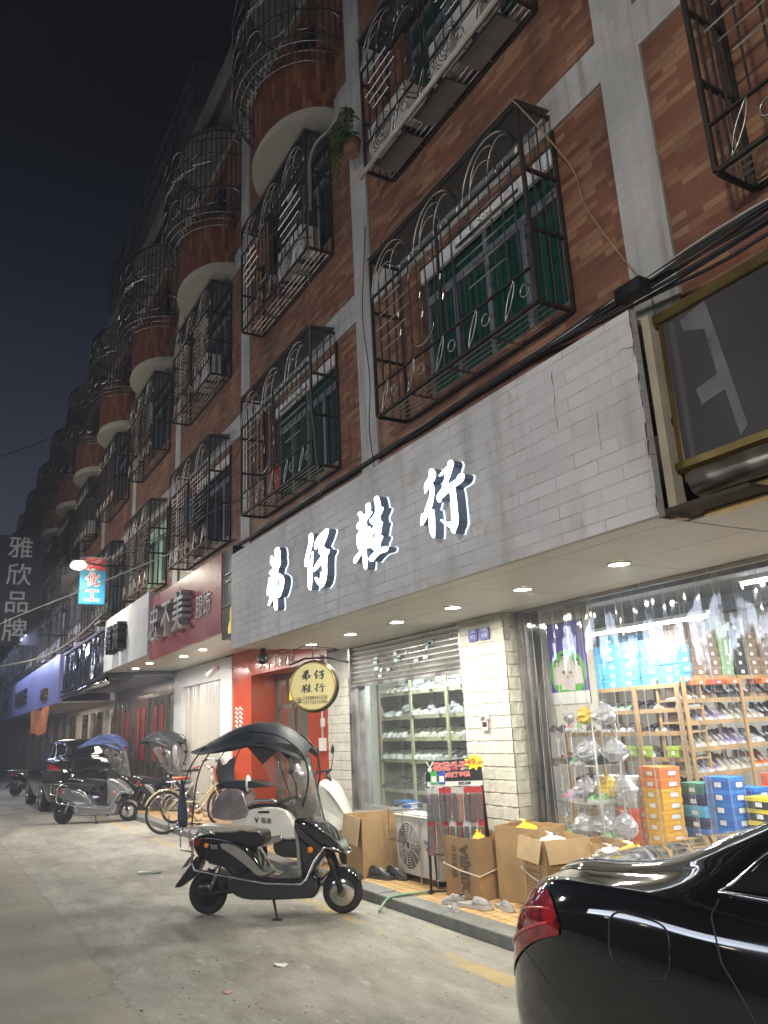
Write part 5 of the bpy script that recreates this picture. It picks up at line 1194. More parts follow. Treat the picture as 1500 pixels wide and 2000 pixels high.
# small coloured blue and red sign hanging out over the street
def hang_sign(name, lab, loc, w_, h_, m_face, lines, m_txt, size, th=0.14, bar=True, outline=None):
    t = thing(name, lab, 'hanging sign', loc)
    b = MB(); b.box(-th/2, th/2, -w_/2, w_/2, 0, h_); b.build('case', m_face, t, bevel=0.01)
    for k, ch in enumerate(lines):
        for sg_ in (1,):
            if outline: text_obj(ch, size*1.0, outline, t, face_m((th/2+0.002, 0, h_-(k+0.5)*h_/len(lines)), (0, 1, 0), (0, 0, 1)), 0.002, 'character_outline', bold=size*0.05)
            text_obj(ch, size, m_txt, t, face_m((th/2+0.006, 0, h_-(k+0.5)*h_/len(lines)), (0, 1, 0), (0, 0, 1)), 0.003, 'character', bold=size*0.006)
    if bar:
        b = MB(); b.bar((0, w_/2, h_*0.85), (0, WY-loc[1], h_*0.85), 0.02); b.bar((0, w_/2, h_*0.1), (0, WY-loc[1], h_*0.1), 0.02); b.build('bracket', DKMET, t)
    return t
BLUEL = P('blue sign face with added glow', (0.01, 0.16, 0.28), 0.5, emit=(0.02, 0.40, 0.65), es=0.22)  # emission in face and characters is added to keep the sign readable
REDT = P('red and white character', (0.7, 0.05, 0.05), 0.4, emit=(0.9, 0.08, 0.06), es=0.25)
hs = hang_sign('hanging_sign', 'small blue sign with red characters hanging over the street', (-17.2, 2.82, 4.33), 0.52, 1.02, BLUEL, ['辉', '化', '工'], REDT, 0.30, outline=WHP)
m_ = MB(); m_.box(0.071, 0.0725, -0.255, 0.255, 0.72, 1.01); m_.build('red_top', P('dull red panel', (0.35, 0.08, 0.08), 0.5), hs)
hang_sign('hanging_sign', 'tall black hanging sign with four grey calligraphic characters at the left edge', (-25.6, 2.05, 4.35), 1.35, 3.35, P('black sign face', (0.015, 0.018, 0.028), 0.4, var=0.3), ['雅', '欣', '品', '牌'], P('grey character', (0.42, 0.45, 0.48), 0.5), 0.72, th=0.25)
# street floodlight on a cable arm
t = thing('street_floodlight', 'bright white floodlight on a thin arm over the left pavement', 'street lamp', (-16.4, 2.4, 5.02))
m_ = MB(); m_.box(-0.16, 0.16, -0.12, 0.12, 0.0, 0.06); m_.build('housing', WHP, t, bevel=0.01)
m_ = MB(); m_.ball((0, 0, -0.03), (0.20, 0.15, 0.07), 12); m_.build('lens', emis('floodlight lens', (1.0, 0.93, 0.72), 90), t)
m_ = MB(); m_.bar((0, 0.12, 0.04), (0, 1.35, -0.1), 0.018); m_.build('arm', DKMET, t)
area('floodlight', (-16.4, 2.4, 4.94), 0.3, 190, (1.0, 0.94, 0.80))
# ================================================================== shop fronts going away to the left
REDW = P('orange-red glazed wall panel', (0.46, 0.070, 0.028), 0.18, var=0.1, vs=1)
WALLP = P('white lacquer door surround', (0.66, 0.64, 0.62), 0.35, var=0.03, rvar=0)
t = thing('shop', 'orange-red tiled clothing shop front with glass door behind the round sign', 'shop', (-11.8, 4.85, KH)); o = (-11.8, 4.85, KH)
mb = MB(); mb.box(-14.0, -13.05, 4.85, 5.0, KH, 2.98); mb.box(-10.70, -10.03, 4.85, 5.0, KH, 2.98); mb.box(-13.05, -10.70, 4.85, 5.0, 2.52, 2.98); mb.build('tiled_wall', REDW, t, off=o)
mb = MB(); mb.box(-13.05, -10.70, 5.0, 5.5, 2.5, 2.55); mb.box(-13.1, -13.05, 5.0, 5.5, KH, 2.5); mb.build('reveal', REDW, t, off=o)
df = MB()
for a, b, c, d in ((-13.05, -12.97, KH, 2.52), (-10.78, -10.70, KH, 2.52), (-12.97, -10.78, 2.44, 2.52), (-12.97, -10.78, 1.93, 2.0), (-12.30, -12.24, KH, 2.44), (-11.55, -11.49, KH, 1.93)): df.box(a, b, 5.30, 5.36, c, d)
dfo = df.build('door_frame', P('bronze door frame', (0.16, 0.14, 0.11), 0.4, 0.6), t, off=o)
mb = MB(); mb.box(-12.97, -10.78, 5.325, 5.335, KH, 2.44); mb.build('door_glass', GLASS, dfo, off=o)
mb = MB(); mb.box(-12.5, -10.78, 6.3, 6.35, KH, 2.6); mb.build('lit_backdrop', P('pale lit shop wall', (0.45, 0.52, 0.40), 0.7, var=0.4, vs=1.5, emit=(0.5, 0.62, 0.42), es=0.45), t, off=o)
mb = MB()
random.seed(9)
for k in range(12): xx = -12.9+k*0.18; mb.box(xx, xx+0.10, 5.9+0.1*(k % 3), 5.95+0.1*(k % 3), 0.6+0.1*(k % 2), 1.85)
mb.build('hanging_clothes', P('hanging clothes', (0.32, 0.30, 0.22), 0.8, var=0.7, vs=3), t, off=o)
mb = MB(); mb.box(-12.2, -11.5, 5.31, 5.324, 2.03, 2.40); mb.build('lit_panel', emis('cyan lit panel', (0.45, 0.85, 0.78), 0.9), t, off=o)
mb = MB(); mb.prism([(-12.42, 2.06), (-12.30, 2.06), (-12.24, 2.25), (-12.18, 2.30), (-12.25, 2.36), (-12.30, 2.42), (-12.40, 2.40)], lambda a, b, d: (a, d, b), 5.30, 5.295); mb.build('yellow_sticker', P('yellow sticker', (0.80, 0.65, 0.02), 0.4, emit=(0.9, 0.75, 0.02), es=0.4), t, off=o)
text_obj('忠不美服饰', 0.27, P('cream vinyl', (0.65, 0.55, 0.45), 0.5), t, fac(-11.9, 4.843, 2.66), 0.003, 'lettering', spacing=1.25)
mb = MB()
for k in range(5):
    mb.tube([(-13.85+0.03*j, 4.843, 1.98-0.075*k+0.025*math.sin(j*0.9)) for j in range(14)], 0.014, 4)
mb.build('wave_mark', P('pale wave mark', (0.8, 0.75, 0.72), 0.4), t, off=o)
mb = MB(); mb.bar((-10.17, 4.83, 1.45), (-10.17, 4.83, 2.6), 0.016, 6); mb.box(-10.24, -10.10, 4.80, 4.85, 1.28, 1.45)
for z in (1.6, 1.85, 2.1): mb.box(-10.21, -10.13, 4.82, 4.849, z, z+0.12)
mb.build('conduit_and_box', WHP, t, off=o)
t = thing('shop', 'white lacquered front with a clear pleated door curtain next to the orange front', 'shop', (-16, 4.85, KH)); o = (-16, 4.85, KH)
mb = MB(); mb.box(-17.95, -17.30, 4.83, 5.0, KH, 2.95); mb.box(-14.66, -14.01, 4.83, 5.0, KH, 2.95); mb.box(-17.30, -14.66, 4.83, 5.0, 2.58, 2.95); mb.build('surround', WALLP, t, off=o)
random.seed(6); mb = MB(); vs = []; nx = 120
for i in range(nx+1):
    x = -17.30+2.64*i/nx; y = 4.93+0.03*math.sin(i*0.75+0.6*math.sin(i*0.21))
    vs += [(x, y, 2.58), (x, y+0.01*math.sin(i), 1.3), (x, y, KH+0.05)]
mb.add(vs, [(i*3+j, i*3+3+j, i*3+4+j, i*3+1+j) for i in range(nx) for j in range(2)], smooth=True)
mb.build('pleated_curtain', clear_film('milky door curtain', (0.9, 0.88, 0.84), 0.3, 0.15, mid=(0.62, 0.58, 0.52), bump=0.3, opac=0.5), t, off=o)
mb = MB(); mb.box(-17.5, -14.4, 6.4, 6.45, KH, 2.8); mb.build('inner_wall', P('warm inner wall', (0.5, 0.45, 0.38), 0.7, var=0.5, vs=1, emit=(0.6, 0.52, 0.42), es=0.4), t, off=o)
for k, x in enumerate((-13.05, -14.41, -15.41, -16.6, -12.0)):
    inst(dp, False, (x, 3.66 if k < 9 else 3.9, 2.858 if x > -13.7 else 2.948), 0, '%s downlight from the right under the red and white signs' % NTH[[1, 2, 3, 4, 0][k]], 'downlights under the red and white signs')
    area('downlight lamp', (x, 3.66, 2.82 if x > -13.7 else 2.90), 0.14, 44, (1.0, 0.95, 0.88), spread=175)
mb = MB(); mb.box(-17.66, -9.97, WY, 4.84, 2.86+0.12, 3.0)
soff2 = thing('canopy_soffit', 'glossy white soffit between the red and white signs and their shop fronts', 'soffit', (-14, 4, 2.98)); mb.build('panel', WSOF, soff2, off=(-14, 4, 2.98))
area('added shop wash', (-11.9, 5.9, 2.45), 1.2, 30, (1.0, 0.95, 0.85)); area('added shop wash', (-16, 5.6, 2.6), 1.2, 60, (1.0, 0.95, 0.85)); area('added shop wash', (-21, 5.4, 2.6), 2, 25, (1.0, 0.85, 0.7)); area('added awning wash', (-29, 4.1, 2.58), 4, 40, (1.0, 0.92, 0.8), sy=0.2); area('added awning wash', (-21, 4.1, 2.82), 3, 22, (1.0, 0.9, 0.8), sy=0.2)  # shop and awning lights are added washes brightening the left fronts, without fittings
# dark restaurant front with red door papers
t = thing('shop', 'dark metal restaurant front with red couplet papers on its glass doors', 'shop', (-21, 4.85, KH)); o = (-21, 4.85, KH)
BRZ = P('copper-brown frame', (0.20, 0.14, 0.10), 0.35, 0.7, var=0.3)
mb = MB()
for k in range(11): x = -24.1+k*0.6; mb.box(x, x+0.09, 4.85, 4.95, KH, 2.6)
mb.box(-24.1, -18.0, 4.85, 4.95, 2.5, 2.85); mb.box(-24.1, -18, 4.86, 4.94, KH, 0.3); mb.build('door_frame', BRZ, t, off=o)
RCP = P('red couplet paper', (0.40, 0.02, 0.02), 0.5, var=0.25, vs=4)
for k in (1, 2, 4, 5, 7, 8): mb = MB(); x = -24.0+k*0.6; mb.box(x+0.05, x+0.28, 4.845, 4.849, 1.0, 2.3); mb.build('couplet_paper', RCP, t, off=o)
mb = MB(); mb.box(-24.0, -18.1, 4.90, 4.905, 0.3, 2.5); mb.build('glass', GLASS, t, off=o)
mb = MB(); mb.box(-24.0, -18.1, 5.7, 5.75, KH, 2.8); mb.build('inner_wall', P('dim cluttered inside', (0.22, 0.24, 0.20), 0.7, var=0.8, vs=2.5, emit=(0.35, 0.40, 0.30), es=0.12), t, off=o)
mb = MB(); mb.box(-24.1, -17.7, WY, 4.85, 2.86, 2.9); mb.build('soffit', P('brown soffit', (0.16, 0.14, 0.12), 0.4), t, off=o)
# far shops, pillars and dark shutters
def far_front(x0, x1, lab, cols, lit, wall):
    cx = (x0+x1)/2; t = thing('shop', lab, 'shop', (cx, 4.85, KH)); o = (cx, 4.85, KH)
    m_ = MB(); m_.box(x0, x1, 4.85, 5.0, 2.4, 3.4); m_.build('lintel', wall, t, off=o)
    n = max(2, round((x1-x0)/1.3)); p = MB(); g = MB()
    for k in range(n+1):
        x = x0+(x1-x0)*k/n; pm = MB(); pm.box(x-0.16, x+0.16, 4.80, 4.98, KH, 2.4); pm.build('column', cols[k % len(cols)], t, off=o)
    for k in range(n):
        a = x0+(x1-x0)*k/n+0.16; b = x0+(x1-x0)*(k+1)/n-0.16; g = MB(); g.box(a, b, 4.92, 4.95, KH, 2.4); g.build('shutter', lit[k % len(lit)], t, off=o)
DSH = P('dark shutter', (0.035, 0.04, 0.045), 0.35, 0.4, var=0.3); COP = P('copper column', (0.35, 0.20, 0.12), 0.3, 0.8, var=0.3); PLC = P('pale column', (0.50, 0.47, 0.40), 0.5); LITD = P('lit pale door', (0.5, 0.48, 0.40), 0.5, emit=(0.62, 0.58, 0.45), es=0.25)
far_front(-33.5, -24.6, 'row of dark shutters between copper columns under the violet sign', [PLC, COP, PLC, COP], [DSH, DSH, LITD, DSH], PLC)
far_front(-47.0, -34.0, 'dim far front of dark shutters behind the orange banner', [COP, PLC], [DSH, DARKW, DSH], BRZ)
far_front(-68.0, -47.5, 'darkest farthest shop front at the left edge', [BRZ], [DSH, DSH], BRZ)
t = thing('shop_signboard', 'far dim reddish signboard beyond the violet one', 'signboard', (-58, 3.3, 2.7)); mb = MB(); mb.box(-10, 10, 0, 0.3, 0, 1.2); mb.build('panel', P('dim red far panel', (0.18, 0.06, 0.05), 0.5), t)
mb = MB(); mb.box(-68, -24.1, WY+0.2, 5.0, 3.3, 3.45); mb.build('underside', DKMET, blg, off=BO)
mb = MB(); mb.box(-24.1, 1.5, WY-0.002, 4.95, 3.30, 3.449); mb.build('underside', DKMET, blg, off=BO)
# party walls between the shops
for k, x in enumerate((-9.98, -14.0, -17.98, -24.35)):
    mb = MB(); mb.box(x-0.04, x+0.04, 5.02, 7.5, KH, 3.3); mb.build('party_wall', CREAM, blg, off=BO)
# ================================================================== round shop sign
t = thing('round_sign', 'round gold double-sided hanging sign with black shop name and phone numbers', 'hanging sign', (-7.78, 3.60, 2.03), 0)
RS = 0.25
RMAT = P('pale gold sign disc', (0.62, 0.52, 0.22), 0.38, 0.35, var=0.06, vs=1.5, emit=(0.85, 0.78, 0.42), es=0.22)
# face looks along +x / -y towards the camera
ang = R(48)
def rp(a, b, d):    # a right, b up, d outwards
    r = Vector((math.cos(ang), math.sin(ang), 0)); n = Vector((math.sin(ang), -math.cos(ang), 0))
    return Vector((0, 0, 0)) + r*a + Vector((0, 0, 1))*b + n*d
m_ = MB(); pts = [(RS*math.cos(q), RS*math.sin(q)) for q in [2*math.pi*k/48 for k in range(48)]]
m_.prism(pts, rp, -0.04, 0.03, smooth=True); m_.build('disc', RMAT, t)
m_ = MB(); m_.tube([rp((RS+0.004)*math.cos(q), (RS+0.004)*math.sin(q), 0.03) for q in [2*math.pi*k/48 for k in range(48)]], 0.010, 6, closed=True); m_.build('rim', GOLD, t)
m_ = MB(); m_.tube([rp((RS+0.002)*math.cos(q), (RS+0.002)*math.sin(q), -0.03) for q in [2*math.pi*k/48 for k in range(48)]], 0.028, 6, closed=True); m_.build('dark_casing', BLK, t)
INK = P('dark sign ink', (0.03, 0.03, 0.03), 0.5)
for key, px, py in (('di', -0.075, 0.115), ('zi', 0.075, 0.115), ('xie', -0.075, -0.025), ('hang', 0.075, -0.025)):
    sc_k = 0.135/0.80
    brush(GLYPH[key][1], lambda a, b, d: rp(px+a*sc_k*1.25, py+b*sc_k, d), 0.0302, 0.0315, 2, 0.00001).build('character', INK, t)
rm = face_m(tuple(rp(0.025, -0.125, 0.0335)), tuple(rp(1, 0, 0)), (0, 0, 1))
text_obj('13288043258', 0.050, INK, t, rm, 0.0008, 'number')
rm = face_m(tuple(rp(0.025, -0.170, 0.0335)), tuple(rp(1, 0, 0)), (0, 0, 1))
text_obj('13172512386', 0.050, INK, t, rm, 0.0008, 'number')
rm = face_m(tuple(rp(-0.155, -0.145, 0.0335)), tuple(rp(1, 0, 0)), (0, 0, 1))
text_obj('☎', 0.06, INK, t, rm, 0.0008, 'phone_symbol')
m_ = MB(); m_.tube([rp(-0.28, 0.24, -0.02), rp(-0.1, RS+0.05, -0.02), rp(0.15, RS+0.045, -0.02), rp(0.40, RS-0.02, -0.02)], 0.012, 6); m_.bar(rp(0, RS, 0), rp(0, RS+0.22, 0), 0.008); m_.build('bracket', BLK, t)
# camera globe, speaker and cables under the soffit corner
t = thing('security_camera', 'black ball camera hanging under the left end of the shoe shop soffit', 'security camera', (-9.32, 3.62, 2.595))
m_ = MB(); m_.lathe([(0.03, 0), (0.03, -0.05), (0.05, -0.055), (0.05, -0.08)], (0, 0, 0), n=14); m_.build('mount', BLK, t)
m_ = MB(); m_.ball((0, 0, -0.13), 0.075, 16); m_.build('globe', BLK, t)
m_ = MB()
for a in (-0.022, 0.022): m_.ball((0.05+a*0.3, -0.055+a, -0.15), 0.014, 8)
m_.build('lens', P('lens glint', (0.5, 0.5, 0.5), 0.2), t)
t = thing('security_camera', 'small white bullet camera on an arm over the white lacquered front', 'security camera', (-13.9, 4.45, 2.72))
m_ = MB(); m_.tube([(0.25, 0.38, 0), (-0.05, 0.1, 0)], 0.012, 6); m_.build('arm', WHP, t)
m_ = MB(); m_.tube([(-0.05, 0.1, 0.03), (-0.2, -0.05, -0.12)], 0.05, 10); m_.build('body', WHP, t)
# ================================================================== two-wheelers
CLEARV = clear_film('scratched clear windscreen', (0.90, 0.90, 0.88), 0.20, 0.10, mid=(0.5, 0.5, 0.47), bump=0.5, bs=10, opac=0.16)
def wheel(t, name, u, r, w_, rim_m, mb_extra=None, n_spokes=5):
    """wheel in the local xz plane centred at (u,0,r)"""
    m_ = MB(); m_.tube([(u+(r-w_)*math.cos(q), 0, r+(r-w_)*math.sin(q)) for q in [2*math.pi*k/36 for k in range(36)]], w_, 12, closed=True)
    wo_ = m_.build(name, RUB, t)
    m_ = MB(); rr_ = r-w_*1.75
    m_.tube([(u+rr_*math.cos(q), 0, r+rr_*math.sin(q)) for q in [2*math.pi*k/32 for k in range(32)]], w_*0.42, 8, closed=True)
    for k in range(n_spokes):
        q = 2*math.pi*k/n_spokes+0.4
        m_.tube([(u, 0, r), (u+rr_*math.cos(q), 0, r+rr_*math.sin(q))], [w_*0.55, w_*0.33], 6)
    m_.lathe([(0.0, -0.05), (0.045, -0.05), (0.05, 0.0), (0.045, 0.05), (0, 0.05)], (u, 0, r), axis='y', n=16)
    m_.build('rim', rim_m, wo_)
    return wo_
def solid(poly, ww, mat, name, t, bev=0.02, spl=3, taper=None, y0=0.0):
    """side outline (u,z) made into a rounded volume of half-widths ww(u,z)"""
    P_ = [tuple(p) for p in cr_spline([Vector((a, b, 0)) for a, b in poly], spl, closed=True)] if spl else [(a, b, 0) for a, b in poly]
    P2 = [(p[0], p[1]) for p in P_]; n = len(P2)
    cx = sum(p[0] for p in P2)/n; cz = sum(p[1] for p in P2)/n
    m_ = MB(); rings = []
    for s, k in ((-1, 0.80), (-0.93, 0.93), (-0.6, 1.0), (0.6, 1.0), (0.93, 0.93), (1, 0.80)):
        g = []
        for (a, b) in P2:
            hw = ww(a, b) if callable(ww) else ww
            # inset toward local centreline rather than the centroid keeps long shapes
            g.append((cx+(a-cx)*(1-(1-k)*0.35), y0+s*hw, cz+(b-cz)*(1-(1-k)*0.9)))
        rings.append(g)
    m_.loft(rings, smooth=True)
    o = m_.build(name, mat, t, clean=True)
    return o
def paint(name, col, rough=0.12, metal=0.0, coat=1.0): return P(name, col, rough, metal, var=0.15, vs=3, coat=coat, rvar=0.05)
def scooter(name, lab, loc, heading, body_m, accent_m, seat_m, canopy_m=None, group=None, crash=True, cover=False, box=False, screen=True, lightm=None, lever=1, cz=0.0):
    t = thing(name, lab, 'scooter', loc, heading, group)
    r = 0.185; WB = 1.27
    wheel(t, 'wheel', 0.0, r, 0.045, DKMET if body_m != WPAINT else DKMET, n_spokes=3)
    fw = wheel(t, 'wheel', WB, r, 0.045, CH if crash else STEEL, n_spokes=5)
    # hub motor
    m_ = MB(); m_.lathe([(0, -0.07), (0.10, -0.065), (0.115, -0.03), (0.115, 0.03), (0.10, 0.065), (0, 0.07)], (0, 0, r), axis='y', n=22); m_.build('hub_motor', BLK, t)
    m_ = MB(); m_.lathe([(0.0, -0.03), (0.115, -0.03), (0.118, -0.026), (0, -0.026)], (WB, -0.02, r), axis='y', n=26); m_.build('brake_disc', CH, t)
    # swing arm and shock
    m_ = MB(); m_.tube([(0, -0.085, r), (0.42, -0.085, 0.235)], [0.022, 0.03], 8); m_.tube([(0, 0.085, r), (0.42, 0.085, 0.235)], [0.022, 0.03], 8); m_.build('swing_arm', DKMET, t)
    m_ = MB(); m_.tube([(0.06, -0.10, 0.21), (0.16, -0.09, 0.47)], 0.018, 8); m_.tube([(0.07+0.09*k/40*1.0, -0.10+0.01*k/40+0.027*math.cos(k*1.0), 0.24+0.2*k/40+0.0*k) if True else 0 for k in range(41)], 0.006, 4); m_.build('shock', STEEL, t)
    # rear body: narrow tail running down to the floorboard
    rear = [(-0.13, 0.60), (-0.10, 0.67), (0.05, 0.69), (0.25, 0.66), (0.42, 0.60), (0.50, 0.50), (0.58, 0.37), (0.60, 0.30), (0.45, 0.30), (0.30, 0.33), (0.20, 0.40), (0.05, 0.45), (-0.07, 0.50)]
    solid(rear, lambda a, b: 0.07+0.075*max(0, min(1, (a+0.13)/0.45)), body_m, 'rear_body', t)
    solid([(0.16, 0.62), (0.32, 0.60), (0.45, 0.50), (0.54, 0.40), (0.60, 0.34), (0.53, 0.33), (0.42, 0.42), (0.28, 0.53)], 0.152, accent_m, 'side_accent', t)
    solid([(0.02, 0.40), (0.25, 0.32), (0.45, 0.29), (0.50, 0.22), (0.35, 0.20), (0.15, 0.28)], 0.10, BLK, 'battery_case', t)
    # floorboard and belly
    solid([(0.30, 0.37), (0.45, 0.335), (0.60, 0.325), (0.90, 0.305), (1.02, 0.35), (1.08, 0.30), (1.05, 0.17), (0.95, 0.140), (0.45, 0.135), (0.28, 0.19), (0.22, 0.28)], 0.138, body_m, 'belly', t)
    m_ = MB(); m_.box(0.52, 0.95, -0.13, 0.13, 0.305, 0.318)
    for k in range(6): m_.box(0.55+0.065*k, 0.57+0.065*k, -0.12, 0.12, 0.3185, 0.322)
    m_.build('floor_mat', BLKM, t, bevel=0.004)
    # leg shield and nose
    solid([(0.90, 0.30), (0.99, 0.30), (1.08, 0.42), (1.16, 0.50), (1.24, 0.52), (1.33, 0.50), (1.30, 0.56), (1.23, 0.65), (1.13, 0.74), (1.02, 0.80), (0.94, 0.82), (0.88, 0.80), (0.92, 0.66), (0.93, 0.50)], lambda a, b: 0.10+0.11*max(0, min(1, (b-0.25)/0.3))-0.07*max(0, (a-1.1)/0.23), body_m, 'front_fairing', t)
    solid([(0.875, 0.78), (0.90, 0.82), (0.93, 0.66), (0.935, 0.45), (0.93, 0.32), (0.90, 0.34), (0.90, 0.55)], 0.17, accent_m, 'leg_shield', t)
    solid([(1.12, 0.72), (1.22, 0.655), (1.315, 0.545), (1.27, 0.555), (1.18, 0.62), (1.10, 0.69)], lambda a, b: 0.15-0.25*max(0, a-1.1)*0.7, P('headlamp glass', (0.35, 0.37, 0.38), 0.08, 0.3, coat=1) if 'headlamp glass' not in bpy.data.materials else bpy.data.materials['headlamp glass'], 'headlight', t)
    # fork, fender
    m_ = MB()
    for s in (-1, 1): m_.tube([(WB, s*0.075, r), (1.19, s*0.075, 0.42), (1.13, s*0.05, 0.56)], [0.022, 0.026, 0.028], 8)
    m_.build('front_fork', BLK, t)
    m_ = MB(); rings = []
    for k in range(11):
        q = R(28)+R(118)*k/10; rad = r+0.028
        rings.append([(WB+rad*math.cos(q)+0.0, y, r+rad*math.sin(q)-abs(y)*0.35) for y in (-0.075, -0.05, 0, 0.05, 0.075)]+[(WB+(rad-0.008)*math.cos(q), y, r+(rad-0.008)*math.sin(q)-abs(y)*0.35) for y in (0.075, 0.05, 0, -0.05, -0.075)])
    m_.loft(rings); m_.build('front_fender', body_m, t)
    solid([(-0.05, 0.50), (-0.10, 0.50), (-0.20, 0.37), (-0.30, 0.235), (-0.25, 0.24), (-0.12, 0.33), (-0.06, 0.42)], 0.075, BLK, 'rear_mudguard', t, spl=0)
    # handlebar and dash
    solid([(0.83, 0.86), (0.87, 0.96), (0.95, 1.00), (1.02, 0.96), (1.04, 0.86), (0.98, 0.80), (0.88, 0.80)], 0.085, body_m if not crash else BLK, 'dash', t)
    m_ = MB()
    m_.tube([(0.93, -0.08, 0.96), (0.90, -0.22, 1.0), (0.84, -0.34, 0.98)], 0.012, 8); m_.tube([(0.93, 0.08, 0.96), (0.90, 0.22, 1.0), (0.84, 0.34, 0.98)], 0.012, 8); hb = m_.build('handlebar', DKMET, t)
    for s in (-1, 1):
        m_ = MB(); m_.tube([(0.875, s*0.27, 1.0), (0.80, s*0.40, 0.965)], [0.019, 0.018], 8); m_.build('grip', RUB, hb)
        m_ = MB(); m_.tube([(0.93, s*0.24, 1.0), (0.90, s*0.38, 0.98)], 0.006, 5); m_.build('brake_lever', CH, hb)
    for s in ((-1, 1) if not cover else (1, -1)):
        m_ = MB(); m_.tube([(0.92, s*0.22, 1.0), (0.93, s*0.26, 1.12), (0.90, s*0.29, 1.20)], 0.006, 6); mi = m_.build('mirror', BLK, t)
        m_ = MB(); m_.ball((0.90, s*0.30, 1.235), (0.018, 0.055, 0.038), 12); m_.build('mirror_head', BLK, mi)
    # seat
    seat = [(-0.08, 0.765), (0.065, 0.768), (0.28, 0.745), (0.45, 0.72), (0.546, 0.700), (0.575, 0.65), (0.55, 0.58), (0.40, 0.585), (0.20, 0.645), (0.0, 0.70), (-0.06, 0.73)]
    solid(seat, 0.135, seat_m, 'seat', t)
    # rear rack: chrome grab rail with down-tubes
    m_ = MB()
    for s in (-1, 1):
        m_.tube([(0.11, s*0.13, 0.70), (-0.03, s*0.13, 0.745), (-0.22, s*0.12, 0.765), (-0.30, s*0.10, 0.77)], 0.010, 6)
        if crash:
            m_.tube([(-0.03, s*0.135, 0.74), (-0.09, s*0.15, 0.66), (-0.095, s*0.165, 0.46), (-0.06, s*0.175, 0.405), (0.10, s*0.178, 0.375), (0.35, s*0.17, 0.33), (0.60, s*0.165, 0.285), (0.93, s*0.165, 0.272), (0.985, s*0.17, 0.31), (1.06, s*0.185, 0.45), (1.155, s*0.19, 0.575), (1.24, s*0.16, 0.555), (1.34, s*0.09, 0.51)], 0.0125, 8)
    for u in (-0.30, -0.22, -0.14): m_.tube([(u, -0.11, 0.768), (u, 0.11, 0.768)], 0.008, 6)
    if crash:
        m_.tube([(1.34, -0.09, 0.51), (1.36, 0, 0.505), (1.34, 0.09, 0.51)], 0.0125, 8)
        for s in (-1, 1): m_.tube([(-0.21, s*0.10, 0.765), (-0.24, s*0.10, 0.70), (-0.235, s*0.10, 0.565), (-0.10, s*0.14, 0.55)], 0.008, 6)
    m_.build('chrome_rail', CH, t)
    # lamps
    solid([(-0.15, 0.60), (-0.13, 0.66), (-0.05, 0.66), (-0.07, 0.59)], 0.09, P('tail lamp red', (0.30, 0.02, 0.02), 0.15, coat=1) if 'tail lamp red' not in bpy.data.materials else bpy.data.materials['tail lamp red'], 'tail_light', t)
    AMB = bpy.data.materials.get('amber lens') or P('amber lens', (0.65, 0.20, 0.02), 0.2, emit=(0.8, 0.25, 0.02), es=0.15)
    for s in (-1, 1):
        m_ = MB(); m_.ball((1.03, s*0.192, 0.555), (0.026, 0.018, 0.026), 12); m_.build('indicator', AMB, t)
        m_ = MB(); m_.ball((0.02, s*0.108, 0.60), (0.022, 0.012, 0.022), 12); m_.build('indicator', AMB, t)
    # plate and kickstand
    m_ = MB(); m_.add([(-0.16, -0.07, 0.50), (-0.16, 0.07, 0.50), (-0.235, 0.07, 0.40), (-0.235, -0.07, 0.40)], [(0, 1, 2, 3)]); m_.build('number_plate', WHP if cover else BLK, t)
    m_ = MB(); m_.tube([(0.66, -0.12, 0.16), (0.74, -0.24, 0.008)], 0.012, 6); m_.tube([(0.70, -0.24, 0.008), (0.78, -0.25, 0.008)], 0.012, 6); m_.build('kickstand', DKMET, t)
    if canopy_m:
        # canopy: long beaked rain roof, curved across and along
        prof = [(-0.20, 1.43, 0.02), (-0.05, 1.485, 0.16), (0.10, 1.555, 0.27), (0.30, 1.64, 0.36), (0.50, 1.675, 0.40), (0.66, 1.665, 0.41), (0.80, 1.60, 0.38), (0.92, 1.50, 0.30), (1.00, 1.42, 0.22)]
        top = []; m_ = MB()
        for (u, z, hw) in prof:
            row = []
            for k in range(13):
                s = -1+2*k/12; drop = 0.20*abs(s)**2.2*(hw/0.4)
                row.append((u+0.02*abs(s), s*hw, z+cz-drop))
            top.append(row)
        rings = [r1 + [(p[0], p[1], p[2]-0.008) for p in r1[::-1]] for r1 in top]
        m_.loft(rings); m_.build('canopy', canopy_m, t)
        # front skirts of the canopy
        for s in (-1, 1):
            m_ = MB(); m_.add([(0.50, s*0.38, 1.47+cz), (0.66, s*0.38, 1.30+cz), (0.80, s*0.36, 1.42+cz), (0.98, s*0.24, 1.36+cz), (0.92, s*0.29, 1.46+cz), (0.66, s*0.40, 1.50+cz)], [(0, 1, 2, 5), (2, 3, 4, 5)]); m_.build('canopy_skirt', BLKM, t)
        m_ = MB()
        for s in (-1, 1):
            m_.tube([tuple(p) for p in cr_spline([Vector((-0.22, s*0.11, 0.77)), Vector((-0.20, s*0.14, 1.10)), Vector((-0.13, s*0.13, 1.31)), Vector((0.0, s*0.13, 1.47+cz))], 5)], 0.007, 6)
            m_.tube([tuple(p) for p in cr_spline([Vector((0.95, s*0.14, 0.90)), Vector((1.03, s*0.20, 1.15)), Vector((0.98, s*0.24, 1.38)), Vector((0.80, s*0.33, 1.54+cz)), Vector((0.5, s*0.34, 1.60+cz))], 5)], 0.008, 6)
        m_.tube([(0.94, 0, 0.95), (0.98, 0, 1.2), (0.96, 0, 1.42), (0.8, 0, 1.57+cz)], 0.008, 6)
        m_.build('canopy_frame', DKMET, t)
